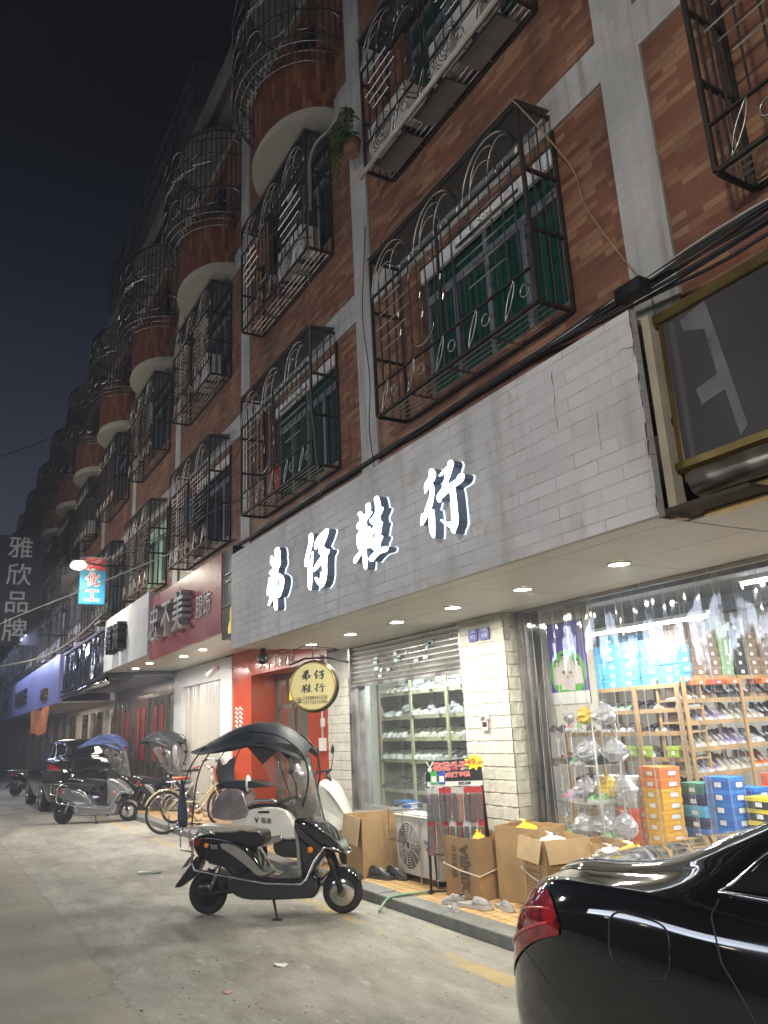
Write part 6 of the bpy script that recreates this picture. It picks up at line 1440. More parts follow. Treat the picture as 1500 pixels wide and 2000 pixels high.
        # folded rear flap, bound to the rear rods
        if crash:
            m_ = MB(); rings = []
            for (z, a) in ((0.77, 0.045), (0.85, 0.055), (0.95, 0.048), (1.08, 0.028), (1.18, 0.012)):
                rings.append([(-0.205-0.02*math.sin((z-0.77)*4)+a*math.cos(q)*0.9, -0.12+a*math.sin(q)*0.8, z) for q in [2*math.pi*k/10 for k in range(10)]])
            m_.loft(rings); m_.build('folded_rain_flap', P('navy flap cloth', (0.05, 0.07, 0.11), 0.7, bump=0.4), t)
    if screen and canopy_m:
        m_ = MB(); rows = [((1.12, 0.77), 0.14), ((1.075, 0.95), 0.20), ((1.04, 1.12), 0.26), ((0.99, 1.32), 0.31), ((0.86, 1.50), 0.36)]; vs = []
        for (u, z), hw in rows:
            for k in range(11): s = -1+2*k/10; vs.append((u-0.20*abs(s)**1.8-0.0*s, s*hw, z-(0.02*abs(s))))
        m_.add(vs, [(i*11+k, i*11+k+1, (i+1)*11+k+1, (i+1)*11+k) for i in range(4) for k in range(10)], smooth=True)
        m_.build('windscreen', CLEARV, t)
        for s in (-1, 1):
            m_ = MB(); m_.add([(0.92, s*0.14, 0.77), (0.875, s*0.20, 0.95), (0.84, s*0.26, 1.12), (0.79, s*0.31, 1.32), (0.66, s*0.36, 1.48), (0.66, s*0.37, 1.29), (0.72, s*0.30, 1.14), (0.80, s*0.22, 0.95)], [(0, 1, 7), (1, 2, 6, 7), (2, 3, 5, 6), (3, 4, 5)]); m_.build('side_screen', CLEARV, t)
        m_ = MB()
        for s in (-1, 1): m_.tube([(0.92, s*0.14, 0.77), (0.875, s*0.20, 0.95), (0.84, s*0.26, 1.12), (0.79, s*0.31, 1.32), (0.66, s*0.36, 1.48)], 0.005, 5)
        m_.tube([(1.125, 0, 0.76), (1.08, 0, 0.95), (1.045, 0, 1.12), (0.995, 0, 1.32), (0.86, 0, 1.51)], 0.004, 5); m_.build('screen_trim', BLK, t)
    if box:
        m_ = MB(); m_.box(-0.42, -0.12, -0.17, 0.17, 0.79, 1.02); m_.build('top_box', BLK, t, bevel=0.03)
    return t
WPAINT = paint('white scooter paint', (0.62, 0.61, 0.57)); BPAINT = paint('black scooter paint', (0.008, 0.008, 0.010), 0.08); SPAINT = paint('silver scooter paint', (0.30, 0.30, 0.33), 0.25, 0.6)
SEATB = P('black seat vinyl', (0.018, 0.018, 0.02), 0.35, var=0.3, bump=0.3, bs=15)
def seat_cover():
    m, t, b = new_mat('worn seat cover film'); L = t.links.new; N = t.nodes.new
    co = N('ShaderNodeTexCoord'); n = N('ShaderNodeTexNoise'); n.inputs['Scale'].default_value = 7; n.inputs['Detail'].default_value = 6; L(co.outputs['Object'], n.inputs[0])
    sp = N('ShaderNodeSeparateXYZ'); L(co.outputs['Object'], sp.inputs[0]); a = N('ShaderNodeMath'); a.operation = 'MULTIPLY_ADD'; a.inputs[1].default_value = 0.09; L(n.outputs['Fac'], a.inputs[0]); L(sp.outputs['Z'], a.inputs[2])
    r = N('ShaderNodeMapRange'); r.inputs[1].default_value = 0.752; r.inputs[2].default_value = 0.77; L(a.outputs[0], r.inputs[0])
    x = N('ShaderNodeMix'); x.data_type = 'RGBA'; x.inputs[6].default_value = (0.015, 0.015, 0.015, 1); x.inputs[7].default_value = (0.42, 0.43, 0.36, 1); L(r.outputs[0], x.inputs[0]); L(x.outputs[2], b.inputs['Base Color']); b.inputs['Roughness'].default_value = 0.3
    bu = N('ShaderNodeBump'); bu.inputs['Strength'].default_value = 0.6; bu.inputs['Distance'].default_value = 0.01; L(n.outputs['Fac'], bu.inputs['Height']); L(bu.outputs[0], b.inputs['Normal'])
    return m
NAVY = P('navy canopy cloth', (0.022, 0.028, 0.042), 0.55, var=0.2, bump=0.15)
BLUEC = P('blue canopy cloth', (0.045, 0.075, 0.22), 0.55, var=0.15)
BLACKC = P('black canopy cloth', (0.013, 0.013, 0.015), 0.55, var=0.2)
GACC = P('grey side panel', (0.30, 0.29, 0.26), 0.35, 0.3, var=0.1)
H1 = math.atan2(0.97, 0.82)
s1 = scooter('electric_scooter', 'black electric scooter with navy rain canopy parked in the foreground', (-7.58, 2.40, 0), H1, BPAINT, GACC, seat_cover(), NAVY)
text_obj('飞鸽', 0.045, SILV, s1, face_m((0.09, -0.118, 0.585), (1, 0, -0.1), (0, 0, 1)), 0.001, 'badge')
# silver scooter with top box, further left
H2 = math.atan2(1.16, 0.63)
scooter('electric_scooter', 'silver scooter with black top box and chrome tail rails on the road', (-17.26, 2.52, 0), H2, SPAINT, SPAINT, SEATB, None, None, True, False, True, screen=False)
scooter('electric_scooter', 'scooter with blue rain canopy behind the silver one', (-18.7, 3.1, 0), R(50), BPAINT, BLK, SEATB, BLUEC, None, False)
scooter('electric_scooter', 'dark scooter with black rain canopy between silver scooter and bicycles', (-17.6, 4.15, 0), R(28), BPAINT, GACC, SEATB, BLACKC, None, False, cz=0.02)
scooter('electric_scooter', 'far dark scooter parked beyond the black car at the left edge', (-27.5, 2.6, 0), R(70), BPAINT, BLK, SEATB, None, None, False, screen=False)
# the white scooter right behind the black one: bigger shells of its own
def white_scooter(loc, rz):
    t = thing('electric_scooter', 'white and grey scooter with silver top box behind the black one', 'scooter', loc, rz)
    for u in (0.0, 1.30): wheel(t, 'wheel', u, 0.20, 0.048, DKMET, n_spokes=5)
    solid([(-0.20, 0.55), (-0.10, 0.66), (0.20, 0.73), (0.50, 0.70), (0.62, 0.52), (0.66, 0.38), (0.45, 0.36), (0.15, 0.42), (-0.10, 0.47)], 0.15, WPAINT, 'rear_body', t)
    solid([(0.40, 0.36), (0.95, 0.30), (1.02, 0.22), (0.95, 0.16), (0.45, 0.17), (0.33, 0.26)], 0.13, DKMET, 'belly', t)
    solid([(0.02, 0.33), (0.42, 0.42), (0.44, 0.35), (0.04, 0.25)], 0.17, P('silver side guard', (0.45, 0.45, 0.46), 0.3, 0.8), 'side_guard', t)
    solid([(0.90, 0.30), (1.00, 0.30), (1.15, 0.42), (1.30, 0.45), (1.27, 0.58), (1.12, 0.88), (1.00, 1.00), (0.94, 0.96), (0.97, 0.62)], lambda a, b: 0.21-0.10*max(0, (a-1.1)/0.2), WPAINT, 'front_fairing', t)
    solid([(0.88, 0.92), (0.95, 0.96), (0.98, 0.62), (0.93, 0.36), (0.88, 0.40), (0.92, 0.62)], 0.17, BLK, 'leg_shield', t)
    solid([(0.0, 0.74), (0.30, 0.76), (0.62, 0.73), (0.66, 0.68), (0.30, 0.69), (0.0, 0.69)], 0.13, SEATB, 'seat', t)
    solid([(-0.44, 0.60), (-0.42, 0.80), (-0.30, 0.93), (-0.08, 0.93), (0.0, 0.80), (0.0, 0.60)], 0.17, P('silver red-tinted top box', (0.30, 0.26, 0.26), 0.28, 0.6, coat=1, var=0.06), 'top_box', t)
    solid([(-0.38, 0.94), (-0.36, 1.01), (-0.05, 1.03), (0.22, 0.98), (0.25, 0.94)], 0.14, SEATB, 'rear_pad', t)
    m_ = MB(); m_.ball((-0.0, -0.1, 0.99), (0.035, 0.05, 0.10), 10); m_.build('backrest_pad', WHP, t)
    m_ = MB(); m_.tube([(0.05, -0.15, 0.74), (0.12, -0.16, 0.80), (0.35, -0.16, 0.80), (0.42, -0.15, 0.76)], 0.018, 8); m_.build('grab_rail', STEEL, t)
    m_ = MB(); m_.tube([(1.02, 0, 0.95), (0.98, 0, 1.06)], 0.03, 8); m_.tube([(0.86, -0.34, 1.06), (0.97, -0.16, 1.10), (0.97, 0.16, 1.10), (0.86, 0.34, 1.06)], 0.014, 8); m_.build('handlebar', BLK, t)
    for s in (-1, 1):
        m_ = MB(); m_.tube([(0.88, s*0.3, 1.07), (0.82, s*0.42, 1.05)], 0.02, 8); m_.build('grip', RUB, t)
        m_ = MB(); m_.tube([(0.95, s*0.22, 1.10), (0.97, s*0.25, 1.28)], 0.006, 6); m_.ball((0.96, s*0.25, 1.33), (0.016, 0.05, 0.055), 12); m_.build('mirror', BLK, t)
    m_ = MB(); m_.box(0.16, 0.30, -0.153, -0.149, 0.655, 0.68); m_.build('dark_slot', BLK, t)
    for s in (-1, 1):
        m_ = MB(); m_.tube([(1.30, s*0.08, 0.20), (1.20, s*0.07, 0.50)], 0.025, 8); m_.build('fork_leg', BLK, t)
    text_obj('猫途', 0.07, BLK, t, face_m((0.26, -0.153, 0.57), (1, 0, -0.05), (0, 0, 1)), 0.001, 'badge')
    text_obj('V', 0.07, BLK, t, face_m((0.14, -0.153, 0.575), (1, 0, -0.05), (0, 0, 1)), 0.001, 'emblem', bold=0.004)
    # rear flap canopy of cloth on two thin hoops
    m_ = MB()
    for s in (-1, 1): m_.tube([tuple(p) for p in cr_spline([Vector((-0.30, s*0.16, 0.95)), Vector((-0.36, s*0.22, 1.15)), Vector((-0.28, s*0.20, 1.35)), Vector((-0.10, s*0.12, 1.55))], 5)], 0.007, 6)
    m_.build('canopy_hoop', BLK, t)
    m_ = MB(); vs = []
    for i, (z, a, u) in enumerate(((0.93, 0.16, -0.33), (1.05, 0.20, -0.36), (1.15, 0.215, -0.355), (1.24, 0.205, -0.33))):
        for k in range(9): s = -1+2*k/8; vs.append((u-0.05*(1-s*s), a*s, z+(0.06*s*s if i == 3 else 0)-(0.03 if i == 3 and abs(s) < 0.5 else 0)))
    m_.add(vs, [(i*9+k, i*9+k+1, (i+1)*9+k+1, (i+1)*9+k) for i in range(3) for k in range(8)], smooth=True); m_.build('cloth_flap', NAVY, t)
    return t
white_scooter((-9.40, 3.50, 0), R(43))
# ------------------------------------------------------------------ bicycles
def bicycle(loc, rz, lab, frame_m, r=0.33, WB=1.08, basket=None, saddle_m=None, lean=0):
    t = thing('bicycle', lab, 'bicycle', loc, rz)
    if lean: t.rotation_euler = (lean, 0, rz)
    for u in (0, WB):
        m_ = MB(); m_.tube([(u+(r-0.018)*math.cos(q), 0, r+(r-0.018)*math.sin(q)) for q in [2*math.pi*k/40 for k in range(40)]], 0.019, 8, closed=True); w_ = m_.build('wheel', RUB, t)
        m_ = MB(); m_.tube([(u+(r-0.045)*math.cos(q), 0, r+(r-0.045)*math.sin(q)) for q in [2*math.pi*k/40 for k in range(40)]], 0.012, 6, closed=True)
        for k in range(20): q = 2*math.pi*k/20; m_.tube([(u+0.02*math.cos(q+1), 0.02*(-1)**k, r+0.02*math.sin(q+1)), (u+(r-0.045)*math.cos(q), 0, r+(r-0.045)*math.sin(q))], 0.0022, 3)
        m_.tube([(u, -0.05, r), (u, 0.05, r)], 0.016, 8); m_.build('rim', CH, w_)
        m_ = MB(); m_.tube([(u+(r+0.022)*math.cos(q), 0, r+(r+0.022)*math.sin(q)) for q in [R(35)+R(125)*k/14 for k in range(15)]], 0.016, 6); m_.build('mudguard', frame_m, t)
    bb = (0.42, 0, r-0.05); st = (0.30, 0, 0.70); hd = (0.88, 0, 0.72); ht = (0.85, 0, 0.86)
    m_ = MB()
    m_.tube([bb, st], 0.016, 8); m_.tube([tuple(p) for p in cr_spline([Vector((bb[0], 0, bb[2])), Vector((0.62, 0, 0.33)), Vector((0.78, 0, 0.50)), Vector(hd)], 4)], 0.019, 8)
    m_.tube([(0.36, 0, 0.48), (0.62, 0, 0.45), (0.86, 0, 0.66)], 0.014, 8); m_.tube([hd, ht], 0.02, 8)
    for s in (-1, 1): m_.tube([(0, s*0.05, r), bb], 0.010, 6); m_.tube([(0, s*0.05, r), (0.33, s*0.02, 0.62)], 0.009, 6); m_.tube([(WB, s*0.05, r), (0.92, s*0.04, 0.60), (0.89, 0, 0.70)], 0.012, 6)
    m_.build('frame', frame_m, t)
    m_ = MB(); m_.tube([st, (0.28, 0, 0.84)], 0.013, 8); m_.build('seat_post', CH, t)
    m_ = MB(); m_.prism([(0.12, 0.09), (0.20, 0.10), (0.30, 0.03), (0.42, 0.02), (0.42, -0.02), (0.30, -0.03), (0.20, -0.10), (0.12, -0.09)], lambda a, b, d: (a+0.02, b, d), 0.84, 0.89); m_.build('saddle', saddle_m or BLKM, t, bevel=0.02)
    m_ = MB(); m_.tube([ht, (0.84, 0, 0.98)], 0.012, 8); m_.tube([(0.70, -0.28, 1.02), (0.80, -0.22, 1.04), (0.86, -0.06, 1.0), (0.86, 0.06, 1.0), (0.80, 0.22, 1.04), (0.70, 0.28, 1.02)], 0.011, 8); hb = m_.build('handlebar', CH, t)
    for s in (-1, 1): m_ = MB(); m_.tube([(0.72, s*0.27, 1.022), (0.63, s*0.31, 1.0)], 0.016, 8); m_.build('grip', saddle_m or BLKM, hb)
    m_ = MB(); m_.tube([(-0.14, -0.06, 0.70), (0.26, -0.05, 0.70)], 0.006, 5); m_.tube([(-0.14, 0.06, 0.70), (0.26, 0.05, 0.70)], 0.006, 5)
    for k in range(6): m_.tube([(-0.14+0.07*k, -0.06, 0.70), (-0.14+0.07*k, 0.06, 0.70)], 0.005, 4)
    for s in (-1, 1): m_.tube([(-0.05, s*0.06, 0.70), (0, s*0.055, r)], 0.006, 5)
    m_.build('carrier', CH, t)
    m_ = MB(); m_.lathe([(0.0, -0.004), (0.085, -0.004), (0.085, 0.004), (0, 0.004)], (bb[0], -0.055, bb[2]), axis='y', n=20); m_.tube([(bb[0], -0.08, bb[2]), (bb[0]+0.12, -0.08, bb[2]-0.12)], 0.010, 6); m_.tube([(bb[0], 0.08, bb[2]), (bb[0]-0.12, 0.08, bb[2]+0.12)], 0.010, 6)
    m_.box(bb[0]+0.07, bb[0]+0.17, -0.18, -0.09, bb[2]-0.135, bb[2]-0.11); m_.box(bb[0]-0.17, bb[0]-0.07, 0.09, 0.18, bb[2]+0.11, bb[2]+0.135); m_.build('crank_and_pedals', STEEL, t)
    m_ = MB(); m_.tube([(0.05, -0.07, r-0.05), (-0.02, -0.20, 0.01)], 0.008, 6); m_.build('kickstand', DKMET, t)
    if basket:
        m_ = MB(); bx0, bx1, bz0, bz1 = 0.94, 1.16, 0.74, 0.98
        q = lambda x, z: (x, z)
        for (f0, f1) in ((0, 1),):
            m_.add([(bx0+0.03, -0.11, bz0), (bx1-0.03, -0.11, bz0), (bx1-0.03, 0.11, bz0), (bx0+0.03, 0.11, bz0), (bx0, -0.15, bz1), (bx1, -0.15, bz1), (bx1, 0.15, bz1), (bx0, 0.15, bz1)], [(0, 3, 2, 1), (0, 1, 5, 4), (1, 2, 6, 5), (2, 3, 7, 6), (3, 0, 4, 7)])
        ob = m_.build('basket', basket, t); so = ob.modifiers.new('thick', 'SOLIDIFY'); so.thickness = 0.008
    return t
YB = P('pale yellow enamel', (0.55, 0.50, 0.26), 0.35, coat=0.6); REDB = P('red-brown basket', (0.40, 0.07, 0.04), 0.6, bump=0.4, bs=60)
HB = math.atan2(1.02, -0.35)
bicycle((-13.85, 3.62, 0), R(98), 'pale yellow city bicycle with red-brown basket and saddle by the kerb', YB, 0.34, 1.10, REDB, P('red-brown saddle', (0.38, 0.08, 0.04), 0.5))
bicycle((-14.45, 3.95, KH), R(96), 'small-wheeled silver bicycle behind the yellow one', P('silver bicycle frame', (0.45, 0.45, 0.42), 0.3, 0.7), 0.25, 0.95, None, BLKM)
# ================================================================== cars
CARB = paint('black car paint', (0.006, 0.006, 0.007), 0.05)
CGLASS = P('dark car glass', (0.012, 0.014, 0.015), 0.03, 0.0, var=0.1, coat=1.0, spec=1.0, rvar=0.01)
LAMPR = P('red tail lamp glass', (0.22, 0.006, 0.012), 0.06, 0.0, var=0.85, vs=22, coat=1.0, rvar=0.03)
class Body:
    """smooth car skin from stations (u, [(y,z)...]) evaluated with Catmull-Rom both ways"""
    def __init__(s, st): s.st = st; s.N = len(st); s.K = len(st[0][1])
    def pt(s, a, b, side=-1):
        """a along the stations 0..N-1, b around the section 0..K-1"""
        def cr1(f, t, n):
            t = max(0, min(n-1-1e-6, t)); i = int(t); q = t-i
            p = [f(max(0, min(n-1, i+k))) for k in (-1, 0, 1, 2)]
            return [0.5*((2*p[1][j])+(p[2][j]-p[0][j])*q+(2*p[0][j]-5*p[1][j]+4*p[2][j]-p[3][j])*q*q+(3*p[1][j]-p[0][j]-3*p[2][j]+p[3][j])*q**3) for j in range(len(p[0]))]
        def sec(i): return [s.st[i][0]]+[c for p in s.st[i][1] for c in p]
        v = cr1(sec, a, s.N); u = v[0]; ps = [(v[1+3*k], v[2+3*k], v[3+3*k]) for k in range(s.K)]
        q = cr1(lambda k: ps[k], b, s.K)
        return Vector((u+q[0], side*q[1], q[2]))
    def nrm(s, a, b, side=-1):
        e = 0.02; du = s.pt(min(a+e, s.N-1), b, side)-s.pt(max(a-e, 0), b, side); dv = s.pt(a, min(b+e, s.K-1), side)-s.pt(a, max(b-e, 0), side)
        n = du.cross(dv); n = n.normalized() if n.length > 0 else Vector((0, side, 0))
        c = s.pt(a, b, side); 
        if n.y*side < 0 and abs(n.y) > 0.05 or (abs(n.y) <= 0.05 and n.z < 0): n = -n
        return n
    def skin(s, mb_, fu=5, fv=4):
        A = [k/fu for k in range((s.N-1)*fu+1)]; B = [k/fv for k in range((s.K-1)*fv+1)]
        for side in (-1, 1):
            vs = [s.pt(a, b, side) for a in A for b in B]; n = len(B)
            fs = [(i*n+j, i*n+j+1, (i+1)*n+j+1, (i+1)*n+j) for i in range(len(A)-1) for j in range(n-1)]
            if side == 1: fs = [f[::-1] for f in fs]
            mb_.add(vs, fs, smooth=True)
    def patch(s, mb_, a0, a1, b0, b1, side, off=0.004, n=8, shape=None):
        """b0,b1 may be functions of a in 0..1"""
        vs = []
        for i in range(n+1):
            q = i/n; lo = b0(q) if callable(b0) else b0; hi = b1(q) if callable(b1) else b1
            for j in range(n+1):
                a = a0+(a1-a0)*q; b = lo+(hi-lo)*j/n
                vs.append(s.pt(a, b, side)+s.nrm(a, b, side)*off)
        mb_.add(vs, [(i*(n+1)+j, i*(n+1)+j+1, (i+1)*(n+1)+j+1, (i+1)*(n+1)+j) for i in range(n) for j in range(n)], smooth=True)
    def line(s, mb_, pts, side, r=0.004, off=0.001, n=5):
        P_ = []
        for (a, b), (c, d) in zip(pts, pts[1:]):
            for k in range(n): q = k/n; P_.append(s.pt(a+(c-a)*q, b+(d-b)*q, side)+s.nrm(a+(c-a)*q, b+(d-b)*q, side)*off)
        a, b = pts[-1]; P_.append(s.pt(a, b, side)+s.nrm(a, b, side)*off)
        mb_.tube(P_, r, 5)
def sedan_sections():
    # (u, half width at sill, at waist, belt z, belt half width, top z, top half width, crown z, bottom z, rear lean per height)
    T = [(0.00, 0.66, 0.70, 0.92, 0.60, 0.95, 0.50, 0.96, 0.32),
         (0.06, 0.76, 0.80, 0.98, 0.72, 1.02, 0.60, 1.04, 0.26),
         (0.22, 0.82, 0.875, 1.02, 0.80, 1.065, 0.66, 1.085, 0.22),
         (0.45, 0.845, 0.91, 1.035, 0.84, 1.085, 0.68, 1.11, 0.20),
         (0.68, 0.85, 0.925, 1.035, 0.86, 1.125, 0.67, 1.14, 0.20),
         (0.95, 0.855, 0.93, 1.03, 0.865, 1.235, 0.63, 1.26, 0.20),
         (1.30, 0.86, 0.93, 1.02, 0.87, 1.37, 0.59, 1.40, 0.20),
         (1.75, 0.86, 0.93, 1.005, 0.87, 1.435, 0.58, 1.47, 0.20),
         (2.40, 0.86, 0.93, 0.985, 0.865, 1.43, 0.58, 1.465, 0.20),
         (3.00, 0.86, 0.925, 0.965, 0.86, 1.30, 0.60, 1.33, 0.20),
         (3.45, 0.855, 0.92, 0.94, 0.84, 1.03, 0.66, 1.06, 0.20),
         (4.00, 0.84, 0.90, 0.86, 0.78, 0.92, 0.60, 0.95, 0.22),
         (4.45, 0.78, 0.82, 0.76, 0.68, 0.80, 0.50, 0.82, 0.24),
         (4.65, 0.62, 0.66, 0.62, 0.52, 0.66, 0.40, 0.67, 0.30)]
    st = []
    for (u, ws, ww, bz, bw, tz, tw, cz_, z0) in T:
        mid = (z0+bz)/2
        lean = 0.10 if u < 0.3 else 0
        fade = max(0, 1-u/0.5)
        def dx(z): return -0.16*fade*max(0, min(1, (1.0-z)/0.34))**0.8*(1 if z > 0.45 else 0.9) if u < 0.5 else 0
        sec = [(ws*0.94, z0), (ws, z0+0.05), (ww*0.995, z0+(bz-z0)*0.40), (ww, z0+(bz-z0)*0.72), (ww*0.985, z0+(bz-z0)*0.88), (bw+0.02, bz), (bw-0.015, bz+min(0.03, (tz-bz)*0.3)), (tw+(bw-tw)*0.45, bz+(tz-bz)*0.62), (tw+0.03, tz-(tz-bz)*0.07), (tw-0.03, tz+0.006), (tw*0.55, cz_-0.004), (0.0, cz_)]
        st.append((u, [(dx(z), y, z) for y, z in sec]))
    return st
def car(name, lab, loc, rz, paint_m, detail=True, sx_=1.0, sz=1.0):
    t = thing(name, lab, 'car', loc, rz)
    B = Body(sedan_sections()); m_ = MB(); B.skin(m_, 5, 4)
    # rear and front closing panels
    for a in (0, B.N-1):
        ring = [B.pt(a, k/4, -1) for k in range((B.K-1)*4+1)] + [B.pt(a, k/4, 1) for k in range((B.K-1)*4, -1, -1)]
        c = sum(ring, Vector())/len(ring); c.x += -0.03 if a == 0 else 0.03
        r2 = [c+(p-c)*0.5+Vector(((-0.02 if a == 0 else 0.02), 0, 0)) for p in ring]; n = len(ring)
        m_.add(ring+r2+[c], [(k, (k+1) % n, n+(k+1) % n, n+k) for k in range(n)]+[(n+k, n+(k+1) % n, 2*n) for k in range(n)], smooth=True)
    body = m_.build('body', paint_m, t, clean=True)
    # rear-door and front-door windows with bright trim
    for side in (-1, 1):
        m_ = MB()
        B.patch(m_, 5.08, 8.9, 6.35, lambda q: 6.5+1.45*min(1, q*3.2)-1.1*max(0, (q-0.72)/0.28), side, 0.004, 22)
        m_.build('side_window', CGLASS, t)
        m_ = MB(); B.line(m_, [(5.0, 6.28), (6.5, 6.22), (8.0, 6.22), (9.0, 6.25)], side, 0.007, 0.004); B.line(m_, [(5.0, 6.28), (5.3, 7.0), (6.0, 7.7), (6.5, 8.05), (7.5, 8.1), (8.3, 7.9), (9.0, 6.3)], side, 0.006, 0.004)
        m_.build('window_trim', CH, t)
        m_ = MB()
        # door gaps
        B.line(m_, [(5.02, 6.15), (5.03, 5.0), (5.15, 4.0), (5.45, 3.0), (5.75, 1.5), (6.0, 0.6)], side, 0.0035, -0.001)
        B.line(m_, [(7.25, 6.0), (7.25, 3.0), (7.25, 0.6)], side, 0.0035, -0.001)
        # rear bumper joint
        B.line(m_, [(0.3, 3.15), (1.2, 3.05), (2.1, 2.7), (3.0, 2.3)], side, 0.003, -0.001)
        B.line(m_, [(0.6, 6.75), (1.5, 6.9), (2.5, 7.1), (3.4, 7.25)], side, 0.003, -0.0005)
        m_.build('panel_gap', BLKM, t)
        m_ = MB(); B.patch(m_, 0.02, 2.55, lambda q: 1.95+1.5*q, lambda q: 4.55+0.1*q if q < 0.75 else 4.62-0.9*((q-0.75)/0.25)**2, side, 0.006, 20)
        m_.build('tail_light', LAMPR, t)
        m_ = MB(); B.line(m_, [(0.1, 2.6), (0.8, 2.9), (1.6, 3.3), (2.3, 3.7)], side, 0.006, 0.009); B.line(m_, [(0.1, 3.7), (0.9, 3.9), (2.3, 4.1)], side, 0.004, 0.009); m_.build('lamp_chrome_line', P('red lamp strip', (0.6, 0.03, 0.04), 0.1, coat=1) if 'red lamp strip' not in bpy.data.materials else bpy.data.materials['red lamp strip'], t)
        m_ = MB(); B.patch(m_, 10.9, 12.6, 3.9, lambda q: 5.4-1.0*q, side, 0.006, 8); m_.build('headlight', CH, t)
    # fuel flap outline on the near flank
    m_ = MB(); a0, a1, b0, b1 = 3.55, 4.55, 3.2, 4.5; pts = []
    for k in range(33):
        q = 2*math.pi*k/32; cx = (a0+a1)/2; cy_ = (b0+b1)/2; c, s = math.cos(q), math.sin(q)
        pts.append((cx+(a1-a0)/2*math.copysign(abs(c)**0.5, c), cy_+(b1-b0)/2*math.copysign(abs(s)**0.5, s)))
    B.line(m_, pts, -1, 0.0035, 0.0, 2); m_.build('fuel_flap', CH if False else DKMET, t)
    # rear and front screens
    m_ = MB()
    for side in (-1, 1): B.patch(m_, 4.15, 6.0, 9.15, 11.0, side, 0.004, 10)
    m_.build('rear_window', CGLASS, t, clean=True)
    m_ = MB()
    for side in (-1, 1): B.patch(m_, 8.5, 9.85, 9.15, 11.0, side, 0.004, 10)
    m_.build('windscreen', CGLASS, t, clean=True)
    # chrome deck strip along the boot edge
    for side in (-1, 1):
        m_ = MB(); B.line(m_, [(1.0, 8.9), (2.0, 8.95), (3.0, 9.0), (4.0, 9.0), (5.0, 8.9), (6.0, 8.6), (7.0, 8.5)], side, 0.003, 0.001); m_.build('roof_strip', CH, t)
    # wheels
    for u in (1.0, 3.75):
        for side in (-1, 1):
            m_ = MB(); m_.lathe([(0.21, -0.10), (0.30, -0.11), (0.325, -0.07), (0.325, 0.07), (0.30, 0.11), (0.21, 0.10)], (u, side*0.82, 0.325), axis='y', n=32); w_ = m_.build('wheel', RUB, t)
            m_ = MB()
            for k in range(10):
                q = 2*math.pi*k/10; m_.tube([(u+0.03*math.cos(q), side*0.925, 0.325+0.03*math.sin(q)), (u+0.20*math.cos(q), side*0.915, 0.325+0.20*math.sin(q))], [0.02, 0.014], 5)
            m_.tube([(u+0.205*math.cos(q), side*0.915, 0.325+0.205*math.sin(q)) for q in [2*math.pi*k/28 for k in range(28)]], 0.014, 6, closed=True); m_.lathe([(0, side*0.935), (0.05, side*0.935), (0.05, side*0.90)], (u, 0, 0.325), axis='y', n=14); m_.build('rim', CH, w_)
    m_ = MB(); m_.box(-0.095, -0.075, -0.23, 0.23, 0.60, 0.72); m_.build('number_plate', P('blue number plate', (0.03, 0.14, 0.45), 0.35) if 'blue number plate' not in bpy.data.materials else bpy.data.materials['blue number plate'], t)
    t.scale = (sx_, 1, sz)
    return t
# foreground sedan: rear to the left, heading right, near flank at y = 1.95
car('parked_car', 'glossy black saloon car with red tail lamp cut off by the right corner', (-2.60, 2.86, 0), 0, CARB)
# far black SUV-like car, heading away to the left
fc = car('parked_car', 'dark car with blue plate parked on the road behind the silver scooter', (-19.8, 3.42, 0), R(180), paint('far car paint', (0.012, 0.012, 0.014), 0.08), sx_=0.98, sz=1.08)
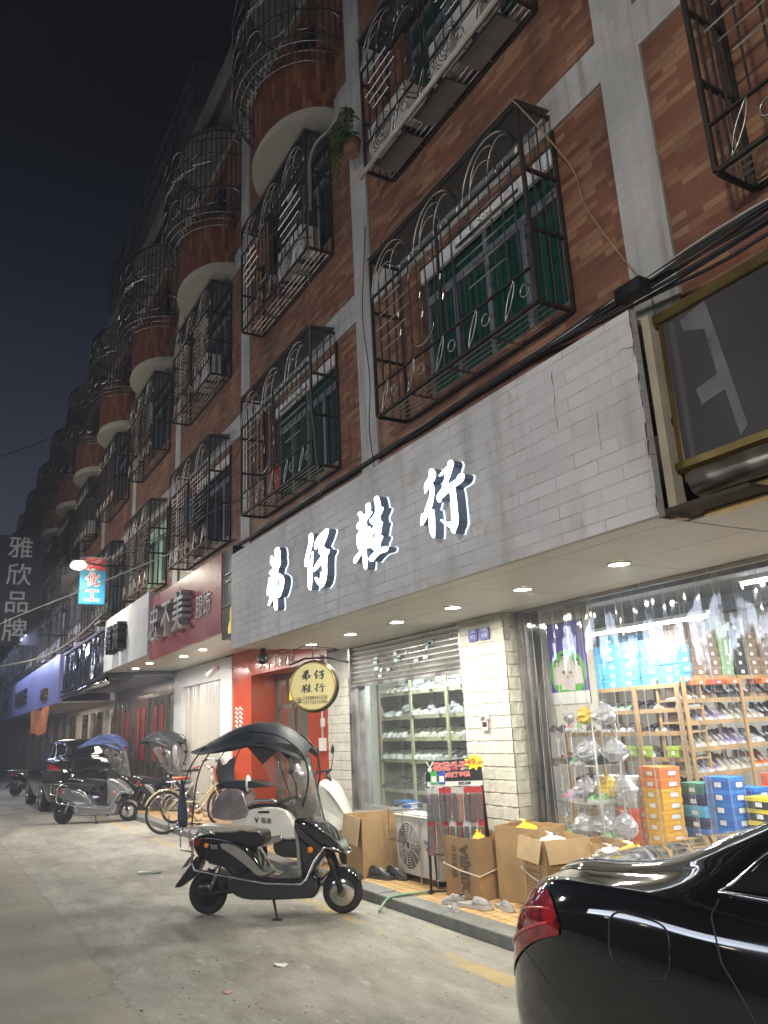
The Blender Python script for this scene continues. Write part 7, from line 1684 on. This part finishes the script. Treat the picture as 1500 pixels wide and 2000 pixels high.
# ================================================================== things on the pavement
def cardmat(name, c): return P(name, c, 0.8, var=0.16, vs=4, bump=0.15, bs=30)
CARD = cardmat('brown cardboard', (0.40, 0.265, 0.13)); CARD2 = cardmat('darker cardboard', (0.34, 0.215, 0.105)); CIN = cardmat('cardboard inside', (0.47, 0.33, 0.18)); INKB = P('box print ink', (0.10, 0.085, 0.06), 0.8, var=0.3)
TAPE = P('brown packing tape', (0.36, 0.25, 0.13), 0.25, var=0.1); STRAP = P('white strapping band', (0.62, 0.56, 0.47), 0.5)
def carton(lab, loc, rz, w, d, h, mat=CARD, flaps=(), strap=None, tape=True, skew=0.0, flap_len=0.2):
    """open carton; local x width, y depth, z up. flaps: set of 'f','b','l','r' folded outward"""
    t = thing('cardboard_box', lab, 'cardboard box', loc, rz, None)
    th = 0.007; m_ = MB(); random.seed(int(w*1000+h*77))
    def wall(p0, p1, h_):
        n = 8; vs = []
        a = Vector(p0); b = Vector(p1); dirn = (b-a); nn = Vector((dirn.y, -dirn.x, 0)).normalized()
        for i in range(n+1):
            p = a+dirn*i/n; bul = 0.012*math.sin(math.pi*i/n); dz = random.uniform(-0.006, 0.006) if 0 < i < n else 0
            for j, (zz, k) in enumerate(((0, 0), (0.5, 1), (1, 0.6))): q = p+nn*bul*k; vs.append((q.x+skew*zz*0.3, q.y, h_*zz+(dz if zz == 1 else 0)))
            for j, (zz, k) in enumerate(((0, 0), (0.5, 1), (1, 0.6))): q = p+nn*(bul*k-th); vs.append((q.x+skew*zz*0.3, q.y, h_*zz+(dz if zz == 1 else 0)))
        fs = []
        for i in range(n):
            o_ = i*6; e_ = o_+6
            for j in (0, 1): fs.append((o_+j, e_+j, e_+j+1, o_+j+1)); fs.append((o_+3+j+1, e_+3+j+1, e_+3+j, o_+3+j))
            fs.append((o_+2, e_+2, e_+5, o_+5))
        m_.add(vs, fs)
    c = [(-w/2, -d/2, 0), (w/2, -d/2, 0), (w/2, d/2, 0), (-w/2, d/2, 0)]
    for i in range(4): wall(c[i], c[(i+1) % 4], h)
    m_.box(-w/2+th, w/2-th, -d/2+th, d/2-th, 0.002, 0.01)
    m_.build('carton', mat, t)
    for fl in flaps:
        f = MB(); L_ = flap_len; k = skew*0.3
        if fl == 'f': q = [(-w/2, -d/2-0.012, h+0.001), (w/2, -d/2-0.012, h+0.001), (w/2-0.01, -d/2-0.05, h-L_), (-w/2+0.01, -d/2-0.045, h-L_)]
        if fl == 'r': q = [(w/2+0.012, -d/2, h+0.001), (w/2+0.012, d/2, h+0.001), (w/2+0.05, d/2-0.01, h-L_), (w/2+0.05, -d/2+0.01, h-L_)]
        if fl == 'l': q = [(-w/2-0.012, d/2, h+0.001), (-w/2-0.012, -d/2, h+0.001), (-w/2-0.06, -d/2+0.01, h-L_), (-w/2-0.06, d/2-0.01, h-L_)]
        if fl == 'b': q = [(w/2, d/2+0.004, h), (-w/2, d/2+0.004, h), (-w/2+0.01, d/2+0.04, h+L_*0.6), (w/2-0.01, d/2+0.04, h+L_*0.6)]
        q = [(a+k, b, cc) for a, b, cc in q]; f.add(q, [(0, 1, 2, 3)]); ob = f.build('flap', CIN if fl != 'b' else mat, t); so = ob.modifiers.new('thick', 'SOLIDIFY'); so.thickness = 0.006
    if strap is not None:
        f = MB(); e = 0.014
        f.tube([(-w/2-e+0.006, -d/2-e, strap+0.05), (0, -d/2-e-0.012, strap+0.01), (w/2+e, -d/2-e, strap-0.02), (w/2+e+0.012, 0, strap+0.02), (w/2+e, d/2+e, strap+0.06), (-w/2-e, d/2+e, strap+0.08)], 0.006, 4, closed=True); f.build('strapping_band', STRAP, t)
    if tape:
        f = MB(); f.box(w/2+0.0085, w/2+0.0125, -0.03, 0.03, h*0.05, h*0.45) if 'r' not in flaps else f.box(w/2+0.0085, w/2+0.0125, -0.03, 0.03, 0.01, h*0.3); f.build('tape', TAPE, t)
    return t
z = KH
b1 = carton('square strapped carton with large printed letters in front of the belt rack', (-6.18, 4.46, z), R(8), 0.44, 0.42, 0.50, CARD2, (), 0.22, False)
text_obj('XINJIA', 0.13, INKB, b1, face_m((0.06, -0.232, 0.25), (0, 0, 1), (-1, 0, 0)), 0.0008, 'print', bold=0.006)
text_obj('新佳鞋业', 0.07, INKB, b1, face_m((-0.07, -0.232, 0.30), (0, 0, 1), (-1, 0, 0)), 0.0008, 'print')
b2 = carton('tall wide carton with a yellow bag inside, against the stone pillar', (-5.68, 4.68, z), R(14), 0.50, 0.38, 0.60, CARD, (), None, True)
b3 = carton('strapped carton with folded flaps nearest the black car', (-5.25, 4.56, z), R(-14), 0.42, 0.40, 0.56, CARD, ('f', 'r'), 0.26, False, flap_len=0.17)
m_ = MB(); random.seed(2)
for k in range(10): m_.box(-0.12, 0.13-0.02*(k % 3), -0.2135, -0.212, 0.06+0.028*k, 0.064+0.028*k)
m_.box(-0.13, -0.127, -0.2135, -0.212, 0.05, 0.36); m_.box(0.14, 0.143, -0.2135, -0.212, 0.05, 0.36); m_.build('print', INKB, b3)
b4 = carton('half-hidden wide carton behind the car boot with foil-yellow bags on top', (-4.25, 4.62, z), R(-14), 0.75, 0.45, 0.50, CARD, (), None, False)
b5 = carton('plain carton between the flap carton and the strip curtain', (-4.98, 4.82, z), R(-12), 0.34, 0.26, 0.52, CARD, (), None, True)
b6 = carton('big long carton with folded-down side beside the air conditioner unit', (-7.92, 4.38, z), R(-12), 0.66, 0.52, 0.56, CARD, ('f', 'l'), None, False, flap_len=0.27)
# bags in cartons
plastic_bag((-5.74, 4.68, z+0.42), (0.17, 0.11, 0.10), 'yellow plastic bag in the tall wide carton', YEL)
plastic_bag((-6.12, 4.44, z+0.36), (0.10, 0.08, 0.085), 'bright yellow bag in the square strapped carton', YEL)
plastic_bag((-5.25, 4.56, z+0.42), (0.16, 0.13, 0.075), 'white paper-like bag in the flap carton', P('white crumpled bag', (0.62, 0.58, 0.55), 0.5, bump=0.6, bs=15))
plastic_bag((-4.38, 4.55, z+0.42), (0.17, 0.12, 0.08), 'foil-yellow wrapping heaped on the half-hidden carton', P('yellow foil wrap', (0.80, 0.60, 0.16), 0.2, 0.5, bump=0.8, bs=18))
plastic_bag((-4.62, 4.58, z+0.40), (0.17, 0.13, 0.07), 'clear wrapping on the left end of the half-hidden carton')
# air conditioner outdoor unit standing on the pavement in its wire guard
t = thing('outdoor_unit', 'white air conditioner outdoor unit in a wire guard on the pavement', 'air conditioner', (-7.02, 4.47, z))
m_ = MB(); m_.box(-0.40, 0.40, -0.14, 0.14, 0.05, 0.585); m_.build('casing', ACW, t, bevel=0.015)
m_ = MB(); m_.box(-0.41, 0.41, -0.15, 0.15, 0.586, 0.61); m_.build('top_cover', ACW, t, bevel=0.008)
m_ = MB(); m_.prism([(-0.15+0.215*math.cos(q), 0.32+0.215*math.sin(q)) for q in [2*math.pi*k/36 for k in range(36)]], lambda a, b, d: (a, d, b), -0.1415, -0.1425); m_.build('fan_opening', P('dark fan well', (0.05, 0.05, 0.05), 0.8), t)
m_ = MB()
for k in range(9): r = 0.03+0.0235*k; m_.tube([(-0.15+r*math.cos(q), -0.150, 0.32+r*math.sin(q)) for q in [2*math.pi*j/30 for j in range(30)]], 0.0032, 4, closed=True)
for k in range(14): q = 2*math.pi*k/14; m_.bar((-0.15+0.03*math.cos(q), -0.148, 0.32+0.03*math.sin(q)), (-0.15+0.215*math.cos(q), -0.148, 0.32+0.215*math.sin(q)), 0.003, 3)
m_.build('fan_grille', ACW, t)
m_ = MB()
for x0 in (-0.385, 0.07, 0.10, 0.385): m_.box(x0-0.002, x0+0.002, -0.1418, -0.1405, 0.08, 0.56)
m_.build('panel_seam', GREY, t)
text_obj('Haier', 0.065, P('blue logo', (0.05, 0.08, 0.25), 0.5), t, face_m((0.21, -0.1425, 0.38), (1, 0, 0), (0, 0, 1)), 0.0006, 'logo', bold=0.001)
m_ = MB(); m_.box(0.20, 0.235, -0.1435, -0.1415, 0.24, 0.33); m_.box(0.175, 0.20, -0.1435, -0.1415, 0.30, 0.33); m_.build('red_sticker', RED, t)
for xx in (-0.28, 0.28): m_ = MB(); m_.box(xx-0.04, xx+0.04, -0.13, 0.13, 0.0, 0.05); m_.build('foot', BLK, t)
m_ = MB()
for zz in (0.08, 0.36, 0.63): m_.tube([(-0.44, -0.20, zz), (0.44, -0.20, zz), (0.44, 0.18, zz), (-0.44, 0.18, zz)], 0.0045, 5, closed=True)
for xx in (-0.44, -0.15, 0.15, 0.44): m_.bar((xx, -0.20, 0.02), (xx, -0.20, 0.68), 0.0045)
for xx in (-0.44, 0.44): m_.bar((xx, 0.18, 0.0), (xx, 0.18, 0.68), 0.0045)
m_.tube([(-0.44, -0.2, 0.68), (0.44, -0.2, 0.68), (0.44, 0.18, 0.68), (-0.44, 0.18, 0.68)], 0.0045, 5, closed=True); m_.build('wire_guard', STEEL, t)
# belt display rack
t = thing('display_rack', 'black sloping belt display rack with red lettered header and yellow price burst', 'display rack', (-6.30, 4.32, z), R(44))
rk = face_m((0, 0, 0), (1, 0, 0), (0, 0.05, 1))
t.scale = (1, 1, 0.92)
lean = lambda zz: 0.06*zz
for x0 in (-0.27, 0.27):
    m_ = MB(); m_.tube([(x0*1.0, 0, 0), (x0*0.96, lean(1.12), 1.12)], 0.014, 4); m_.build('leg', BLK, t)
    m_ = MB(); m_.tube([(x0*1.0, 0.28, 0), (x0*0.96, lean(1.0)+0.02, 1.0)], 0.010, 4); m_.build('leg', BLK, t)
m_ = MB()
for zz in (0.36, 0.68, 0.98): m_.tube([(-0.265, lean(zz), zz), (0.265, lean(zz), zz)], 0.010, 4)
for zz in (0.08,): m_.tube([(-0.27, 0.0, zz), (-0.27, 0.27, zz)], 0.010, 4); m_.tube([(0.27, 0.0, zz), (0.27, 0.27, zz)], 0.010, 4)
m_.build('cross_bar', BLK, t)
hd_ = MB(); hd_.prism([(-0.26, 1.0), (0.27, 1.0), (0.27, 1.27), (-0.26, 1.24)], lambda a, b, d: (a, lean(b)+d, b), -0.016, -0.010); hd = hd_.build('header_board', BLK, t)
m_ = MB(); m_.prism([(-0.26, 1.0), (0.27, 1.0), (0.27, 1.045), (-0.26, 1.045)], lambda a, b, d: (a, lean(b)+d, b), -0.020, -0.017); m_.build('white_strip', WHP, t)
REDL = P('red header letters', (0.70, 0.06, 0.06), 0.4); PNKL = P('pink letter edge', (0.75, 0.45, 0.42), 0.5)
def rack_txt(s, size, x, zz, mat, bold=0, off=0.021, **k): return text_obj(s, size, mat, t, face_m((x, lean(zz)-off, zz), (1, 0, 0.03), (0, 0.06, 1)), 0.0008, 'lettering', bold=bold, **k)
rack_txt('花花公子', 0.085, -0.03, 1.185, PNKL, 0.006, 0.0185); rack_txt('花花公子', 0.085, -0.03, 1.185, REDL, 0.001, 0.0205)
rack_txt('一年断了包换', 0.052, 0.0, 1.105, PNKL, 0.004, 0.0185); rack_txt('一年断了包换', 0.052, 0.0, 1.105, REDL, 0.001, 0.0205)
rack_txt('品牌特卖', 0.024, 0.115, 1.165, WHP); rack_txt('爆款皮带', 0.030, 0.10, 1.022, BLK, 0.001, 0.0215)
m_ = MB()
for s in (-1, 1): m_.prism([(-0.225+s*0.006, 1.18), (-0.225+s*0.035, 1.235), (-0.225+s*0.038, 1.25), (-0.225+s*0.024, 1.24), (-0.225+s*0.0, 1.19)], lambda a, b, d: (a, lean(b)+d, b), -0.019, -0.0165)
m_.prism([(-0.228+0.022*math.cos(q), 1.162+0.024*math.sin(q)) for q in [2*math.pi*k/14 for k in range(14)]], lambda a, b, d: (a, lean(b)+d, b), -0.0195, -0.0168); m_.build('rabbit_ears_emblem', WHP, t)
PGR = P('green card', (0.05, 0.42, 0.10), 0.4); PBL = P('blue card', (0.03, 0.07, 0.42), 0.4)
for x0, mm, nm in ((-0.19, PGR, 'green_card'), (-0.115, PBL, 'blue_card')):
    m_ = MB(); m_.prism([(x0-0.033, 1.02), (x0+0.033, 1.02), (x0+0.033, 1.145), (x0-0.033, 1.145)], lambda a, b, d: (a, lean(b)+d, b), -0.026, -0.022); cc = m_.build(nm, mm, t)
    m_ = MB(); m_.prism([(x0-0.024, 1.04), (x0+0.024, 1.04), (x0+0.024, 1.10), (x0-0.024, 1.10)], lambda a, b, d: (a, lean(b)+d, b), -0.0275, -0.0262); m_.build('white_panel', WHP, cc)
star = []
for k in range(18): q = 2*math.pi*k/18; r = 1.0 if k % 2 == 0 else 0.62; star.append((0.205+0.105*r*math.cos(q), 1.225+0.085*r*math.sin(q)))
m_ = MB(); m_.prism(star, lambda a, b, d: (a, lean(b)+d, b), -0.026, -0.022); m_.build('price_burst', P('yellow burst card', (0.85, 0.72, 0.02), 0.4), t)
rack_txt('49.', 0.085, 0.185, 1.225, REDL, 0.002, 0.0275); rack_txt('90', 0.045, 0.262, 1.215, REDL, 0.001, 0.0275)
BLIS = clear_film('blister plastic', (0.9, 0.9, 0.9), 0.35, 0.08, bump=0.4, opac=0.12)
random.seed(12)
CARDR = P('red backing card', (0.42, 0.03, 0.035), 0.4); CARDG = P('pale backing card', (0.45, 0.45, 0.44), 0.4); BELT = P('black leather belt', (0.025, 0.023, 0.022), 0.4); BUCK = P('buckle metal', (0.35, 0.30, 0.22), 0.3, 1.0)
for row, (zt, n) in enumerate(((0.975, 9), (0.665, 8))):
    for k in range(n):
        if row == 1 and k in (1,): continue
        x0 = -0.235+0.47*k/(n-1); yy = lean(zt)-0.03-0.012*(k % 2); red = random.random() < 0.45
        b = thing('packed_belt', '%s belt pack from the left on the %s row of the display rack' % (NTH[k], ['upper', 'lower'][row]), 'belt', (0, 0, 0), 0, 'blister-packed belts on the rack')
        b.location = Vector((-6.30, 4.32, z)) + rotz(R(44)) @ Vector((x0, yy, zt*0.92)); b.rotation_euler = (R(-3), random.uniform(-0.03, 0.03), R(44))
        m_ = MB(); m_.box(-0.030, 0.030, 0.004, 0.007, -0.29, 0.012); m_.build('backing_card', CARDR if red else CARDG, b)
        m_ = MB(); m_.box(-0.017, 0.017, -0.016, 0.0035, -0.275, -0.045); m_.build('belt', BELT if not (row == 0 and k == 5) else ORG, b, bevel=0.006)
        m_ = MB(); m_.tube([(-0.02, -0.018, -0.06), (0.02, -0.018, -0.06), (0.02, -0.018, -0.125), (-0.02, -0.018, -0.125)], 0.0035, 4, closed=True); m_.build('buckle', BUCK, b)
        m_ = MB(); m_.box(-0.024, 0.024, -0.022, 0.0038, -0.285, -0.035); m_.build('blister', BLIS, b, bevel=0.008)
# shoes lying on the kerb and tiles
shoe('shoe', 'grey', (-6.02, 4.06, z), R(200), 'grey canvas shoe lying left in front of the square carton', 'worn grey shoes on the kerb', 0.95)
shoe('slipper', 'grey', (-5.80, 4.12, z), R(15), 'large taupe slipper in the middle of the worn shoes', 'worn grey shoes on the kerb', 1.25, name='slipper')
shoe('slipper', 'grey', (-5.60, 4.27, z), R(-10), 'dark grey slipper at the right of the worn shoes', 'worn grey shoes on the kerb', 1.0, name='slipper')
shoe('slipper', 'grey', (-5.82, 3.92, z), R(-20), 'small grey slipper nearest the kerb edge', 'worn grey shoes on the kerb', 0.85, name='slipper')
shoe('shoe', 'black', (-7.48, 4.16, z), R(18), 'black trainer with grey sole in front of the long carton', 'black trainers by the long carton', 1.15)
shoe('shoe', 'black', (-7.36, 4.28, z), R(10), 'second black trainer behind the first by the long carton', 'black trainers by the long carton', 1.15)
# green hose
m_ = MB(); m_.tube([tuple(p) for p in cr_spline([Vector((-6.52, 3.60, 0.02)), Vector((-6.62, 3.74, 0.08)), Vector((-6.60, 3.86, z+0.012)), Vector((-6.56, 4.02, z+0.012)), Vector((-6.53, 4.12, z+0.014))], 5)], 0.012, 8)
hz = m_.build('garden_hose', P('green rubber hose', (0.13, 0.24, 0.14), 0.5)); tag(hz, 'short green hose lying over the kerb beside the black scooter', 'hose')
m_ = MB(); m_.tube([(-6.53, 4.12, z+0.014), (-6.51, 4.18, z+0.014)], 0.014, 8); nz_ = m_.build('nozzle', BLK, hz)
m_ = MB(); m_.tube([(-6.51, 4.18, z+0.012), (-6.35, 4.45, z+0.012), (-6.2, 4.62, z+0.012)], 0.008, 6); m_.build('pipe', DKMET, hz)
# litter on the road
def litter(lab, loc, rz, pts, m, h=0.004):
    m_ = MB(); m_.prism(pts, lambda a, b, d: (a, b, d+0.012*math.sin(a*40)*math.sin(b*33)), 0.004, 0.004+h); ob = m_.build('paper_scrap', m); ob.location = loc; ob.rotation_euler = (0, 0, rz); tag(ob, lab, 'litter')
litter('small crumpled white tissue on the road in the middle foreground', (-5.66, 2.32, 0.002), 0.4, [(-0.05, -0.02), (0.0, -0.035), (0.05, -0.02), (0.06, 0.015), (0.01, 0.03), (-0.03, 0.02)], WHP)
litter('tiny red and white wrapper on the road in the foreground', (-5.34, 1.82, 0.002), 0.7, [(-0.035, -0.012), (0.02, -0.016), (0.035, 0.008), (-0.01, 0.014)], P('red white wrapper', (0.55, 0.30, 0.28), 0.4, var=0.8, vs=40))
litter('white paper tube with green end lying on the road left of the scooter', (-10.2, 2.50, 0.002), 1.1, [(-0.13, -0.02), (0.13, -0.02), (0.13, 0.02), (-0.13, 0.02)], P('paper tube', (0.5, 0.58, 0.5), 0.5, var=0.2), 0.02)
t = thing('door_mat', 'dark narrow rubber strip lying against the kerb behind the scooter', 'rubber strip', (-9.6, 3.45, 0)); m_ = MB(); m_.box(-0.5, 0.45, -0.05, 0.05, 0.002, 0.03); m_.build('strip', RUB, t); t.rotation_euler = (0, 0, 0.1)
random.seed(19); m_ = MB()
for k in range(260):
    x = random.uniform(-9, -3.2); y = random.uniform(1.0, 3.7); s = random.uniform(0.003, 0.008); m_.box(x, x+s*random.uniform(1, 2.4), y, y+s, 0.0005, s*0.5)
tag(m_.build('grit', P('dark grit', (0.07, 0.065, 0.055), 0.9)), 'fine dark grit and crumbs scattered over the road', 'grit', kind='stuff')
# ================================================================== cables
CAB = P('black cable', (0.018, 0.018, 0.02), 0.6); CABW = P('pale cable', (0.40, 0.38, 0.33), 0.6)
def cable(lab, pts, r, m, cat='cable', grp=None):
    m_ = MB(); m_.tube([tuple(p) for p in cr_spline([Vector(p) for p in pts], 6)], r, 6); ob = m_.build('cable', m); tag(ob, lab, cat, grp); return ob
random.seed(30)
t = thing('cable_bundle', 'thick bundle of black cables running along the wall foot above the signs', 'cable bundle', (-6, 3.84, 3.86))
for k in range(12):
    dz = random.uniform(-0.06, 0.07); dy = random.uniform(-0.10, 0.02)
    pts = [Vector((1.2-1.0*j+6-0, 0, 0)) for j in range(1)]
    P_ = []
    for j in range(22):
        x = 1.4-0.6*j; s = max(0, min(1, (-2.2-x)/2.0)); P_.append(Vector((x+6, dy*(1-0.75*s)-0.26*(1-s)+0.02*s+random.uniform(-0.006, 0.006), dz*(1-0.72*s)+0.20+0.25*s+random.uniform(-0.008, 0.008)-(0.03*math.sin(j*0.9+k))*(1-s))))
    m_ = MB(); m_.tube([tuple(p) for p in cr_spline(P_, 3)], random.uniform(0.006, 0.013), 5); m_.build('cable', CAB if k != 5 else CABW, t)
m_ = MB(); m_.box(3.05, 3.25, -0.36, -0.26, 0.20, 0.28); m_.build('junction_block', BLK, t)
cable('thin tan cable drooping from the near cage down to the pilaster foot', [(-3.72, 3.52, 6.28), (-3.60, 3.55, 6.05), (-3.50, 3.86, 5.6), (-3.42, 3.87, 5.2), (-3.15, 3.86, 4.6), (-2.98, 3.85, 4.25), (-2.95, 3.84, 3.95)], 0.006, P('tan cable', (0.35, 0.22, 0.13), 0.6))
cable('thin dark cable pair hanging down the second white pilaster', [(-6.62, 3.84, 7.1), (-6.66, 3.82, 6.6), (-6.74, 3.82, 6.0), (-6.66, 3.83, 5.2), (-6.70, 3.82, 4.6), (-6.58, 3.83, 3.9)], 0.006, CAB)
cable('grey cable hanging beside the fern pilaster down to the sign', [(-7.40, 3.50, 8.6), (-7.42, 3.50, 7.6), (-7.45, 3.5, 6.4), (-7.5, 3.52, 5.2), (-7.48, 3.6, 4.1)], 0.006, P('grey cable', (0.15, 0.16, 0.15), 0.6))
cable('loose cable scrap trailing on the tan wall above the near cage', [(-6.62, 3.86, 6.45), (-6.3, 3.87, 6.75), (-5.9, 3.87, 6.85), (-5.5, 3.87, 6.75)], 0.004, CAB)
cable('pale cable sagging across the left shops below the floodlight', [(-11.0, 3.2, 4.3), (-15, 2.3, 4.25), (-20, 1.2, 4.2), (-26, 0.4, 4.1)], 0.010, CABW)
cable('thin high wire crossing the night sky at left', [(-20, 3.1, 9.6), (-28, 0, 10.4), (-40, -6, 12.5)], 0.018, CAB)
cable('cream conduit sagging under the hanging signs at far left', [(-18.5, 3.3, 4.35), (-20.5, 2.9, 3.9), (-23.5, 2.4, 3.75), (-30, 1.2, 4.0)], 0.022, P('cream conduit', (0.50, 0.47, 0.36), 0.6))
cable('thin wire from the floodlight up to the wall', [(-17.0, 2.6, 5.2), (-15, 3.0, 5.0), (-12, 3.4, 4.9), (-9.5, 3.7, 4.75)], 0.008, CAB)
cable('wire looping along the soffit to the round sign', [(-9.3, 3.7, 2.56), (-8.8, 3.7, 2.48), (-8.3, 3.75, 2.52), (-7.9, 3.75, 2.46), (-7.5, 3.75, 2.40)], 0.005, CAB)
cable('ribbed white hose curling out of the wall into the cage', [(-6.95, 3.80, 8.75), (-7.25, 3.62, 8.72), (-7.42, 3.55, 8.5), (-7.5, 3.58, 8.1), (-7.55, 3.6, 7.85)], 0.022, P('white ribbed hose', (0.28, 0.27, 0.25), 0.6))
t = thing('drain_pipe', 'long pale plastic pipe lying along the bottom of the upper near cage', 'pipe', (-4.9, 3.5, 7.25)); m_ = MB(); m_.tube([(-1.2, 0, 0), (1.2, 0, 0.02)], 0.028, 8); m_.build('pipe', P('pale pvc', (0.50, 0.45, 0.38), 0.5), t)
for k in range(3):
    m_ = MB(); m_.box(-1.0+0.75*k, -0.45+0.75*k, 0.1, 0.33, 0.03, 0.06); m_.build('board', P('grey board %d' % k, (0.20, 0.18, 0.16), 0.8), t)
# fern growing out of the upper cage
t = thing('fern_plant', 'green spiky fern growing out between the pilaster and the upper cage', 'plant', (-6.55, 3.62, 8.15))
m_ = MB(); random.seed(44)
for k in range(34):
    q = random.uniform(0, 2*math.pi); L_ = random.uniform(0.16, 0.34); up = random.uniform(-0.1, 0.35); cx, cy_ = math.cos(q)*L_, -abs(math.sin(q))*L_*0.7
    P_ = [Vector((0, 0, 0)), Vector((cx*0.5, cy_*0.5, up)), Vector((cx, cy_, up-0.22*random.random()-0.05))]
    S = cr_spline(P_, 5)
    for i in range(1, len(S)):
        a = S[i]
        for s in (-1, 1):
            dirn = Vector((-cy_, cx, 0)).normalized()*s*0.075*(1-i/len(S)*0.6); m_.add([a, a+dirn*0.5+Vector((0, 0, 0.012)), a+dirn+Vector((cx*0.08, cy_*0.08, -0.03))], [(0, 1, 2)])
    m_.tube(S, 0.003, 3)
m_.build('fronds', P('fern leaf', (0.05, 0.13, 0.03), 0.6, var=0.5, vs=10), t)
m_ = MB(); m_.lathe([(0.08, -0.18), (0.11, 0), (0.10, 0)], (0, 0.05, -0.02), n=14); m_.build('pot', P('clay pot', (0.25, 0.12, 0.07), 0.8), t)
# red cloth hung in the second cage
t = thing('hung_cloth', 'bright red cloth hanging inside the cage over the left of the shop sign', 'cloth', (-9.05, 3.68, 4.95)); m_ = MB(); vs = []
for i in range(7):
    for j in range(5): vs.append((0.05*i-0.15+0.01*math.sin(j), 0.02*math.sin(i*1.4), -0.40*j/4))
m_.add(vs, [(i*5+j, (i+1)*5+j, (i+1)*5+j+1, i*5+j+1) for i in range(6) for j in range(4)], smooth=True); m_.build('cloth', RED, t)
# ================================================================== the other side of the street (seen in reflections, lights the road)
t = thing('shop_across', 'low row of lit shops on the near side of the street, behind the camera', 'building', (-8, -7, 0))
m_ = MB(); m_.box(-26, 22, -6, 0, 0, 7); m_.build('wall', P('opposite wall', (0.04, 0.035, 0.03), 0.8, var=0.3, vs=0.5), t)
m_ = MB(); m_.box(-20, 18, 0.05, 0.25, 2.9, 3.9); m_.build('sign_case', P('opposite sign', (0.10, 0.03, 0.05), 0.3), t)
m_ = MB(); m_.box(-8, 6, 0.26, 0.28, 3.0, 3.35); m_.build('lit_strip', emis('opposite sign glow', (0.75, 0.8, 1.0), 3.0), t)
PKG = emis('pink panel glow', (1.0, 0.55, 0.75), 2.5); WMG = emis('warm lamp glow', (1.0, 0.9, 0.7), 14)
for k, (x, zz, w_, h_) in enumerate(((4.0, 1.7, 0.5, 0.35), (4.1, 1.15, 0.35, 0.3), (6.2, 1.5, 0.6, 0.25), (1.6, 1.2, 0.3, 0.5), (8.0, 0.9, 0.5, 0.4))):  # pink glowing panels added to show as blobs in the car's reflections
    m_ = MB(); m_.box(x, x+w_, 0.02, 0.05, zz, zz+h_); m_.build('pink_glow_panel', PKG, t)
for k in range(7):
    m_ = MB(); m_.lathe([(0.001, 0), (0.12, 0), (0.12, 0.03), (0.001, 0.03)], (-5+2.4*k, 0.6, 2.75), n=14); m_.build('downlight', WMG, t)
m_ = MB(); m_.box(-20, 18, 0.26, 1.2, 2.79, 2.86); m_.build('awning', P('opposite awning', (0.3, 0.3, 0.3), 0.6), t)
# ================================================================== thin haze volume, added to imitate veiling glare
HZ = True
if HZ:
    m = bpy.data.materials.new('night haze'); m.use_nodes = True; t_ = m.node_tree; t_.nodes.clear()
    o_ = t_.nodes.new('ShaderNodeOutputMaterial'); v_ = t_.nodes.new('ShaderNodeVolumePrincipled')
    v_.inputs['Color'].default_value = (0.80, 0.85, 1.0, 1); v_.inputs['Density'].default_value = 0.0045; v_.inputs['Anisotropy'].default_value = 0.3
    t_.links.new(v_.outputs[0], o_.inputs['Volume'])
    mb = MB(); mb.box(-405, 62, -62, 202, -1.3, 13.9)
    tag(mb.build('haze', m), 'faint pale haze volume added over the whole street', 'haze', kind='stuff')
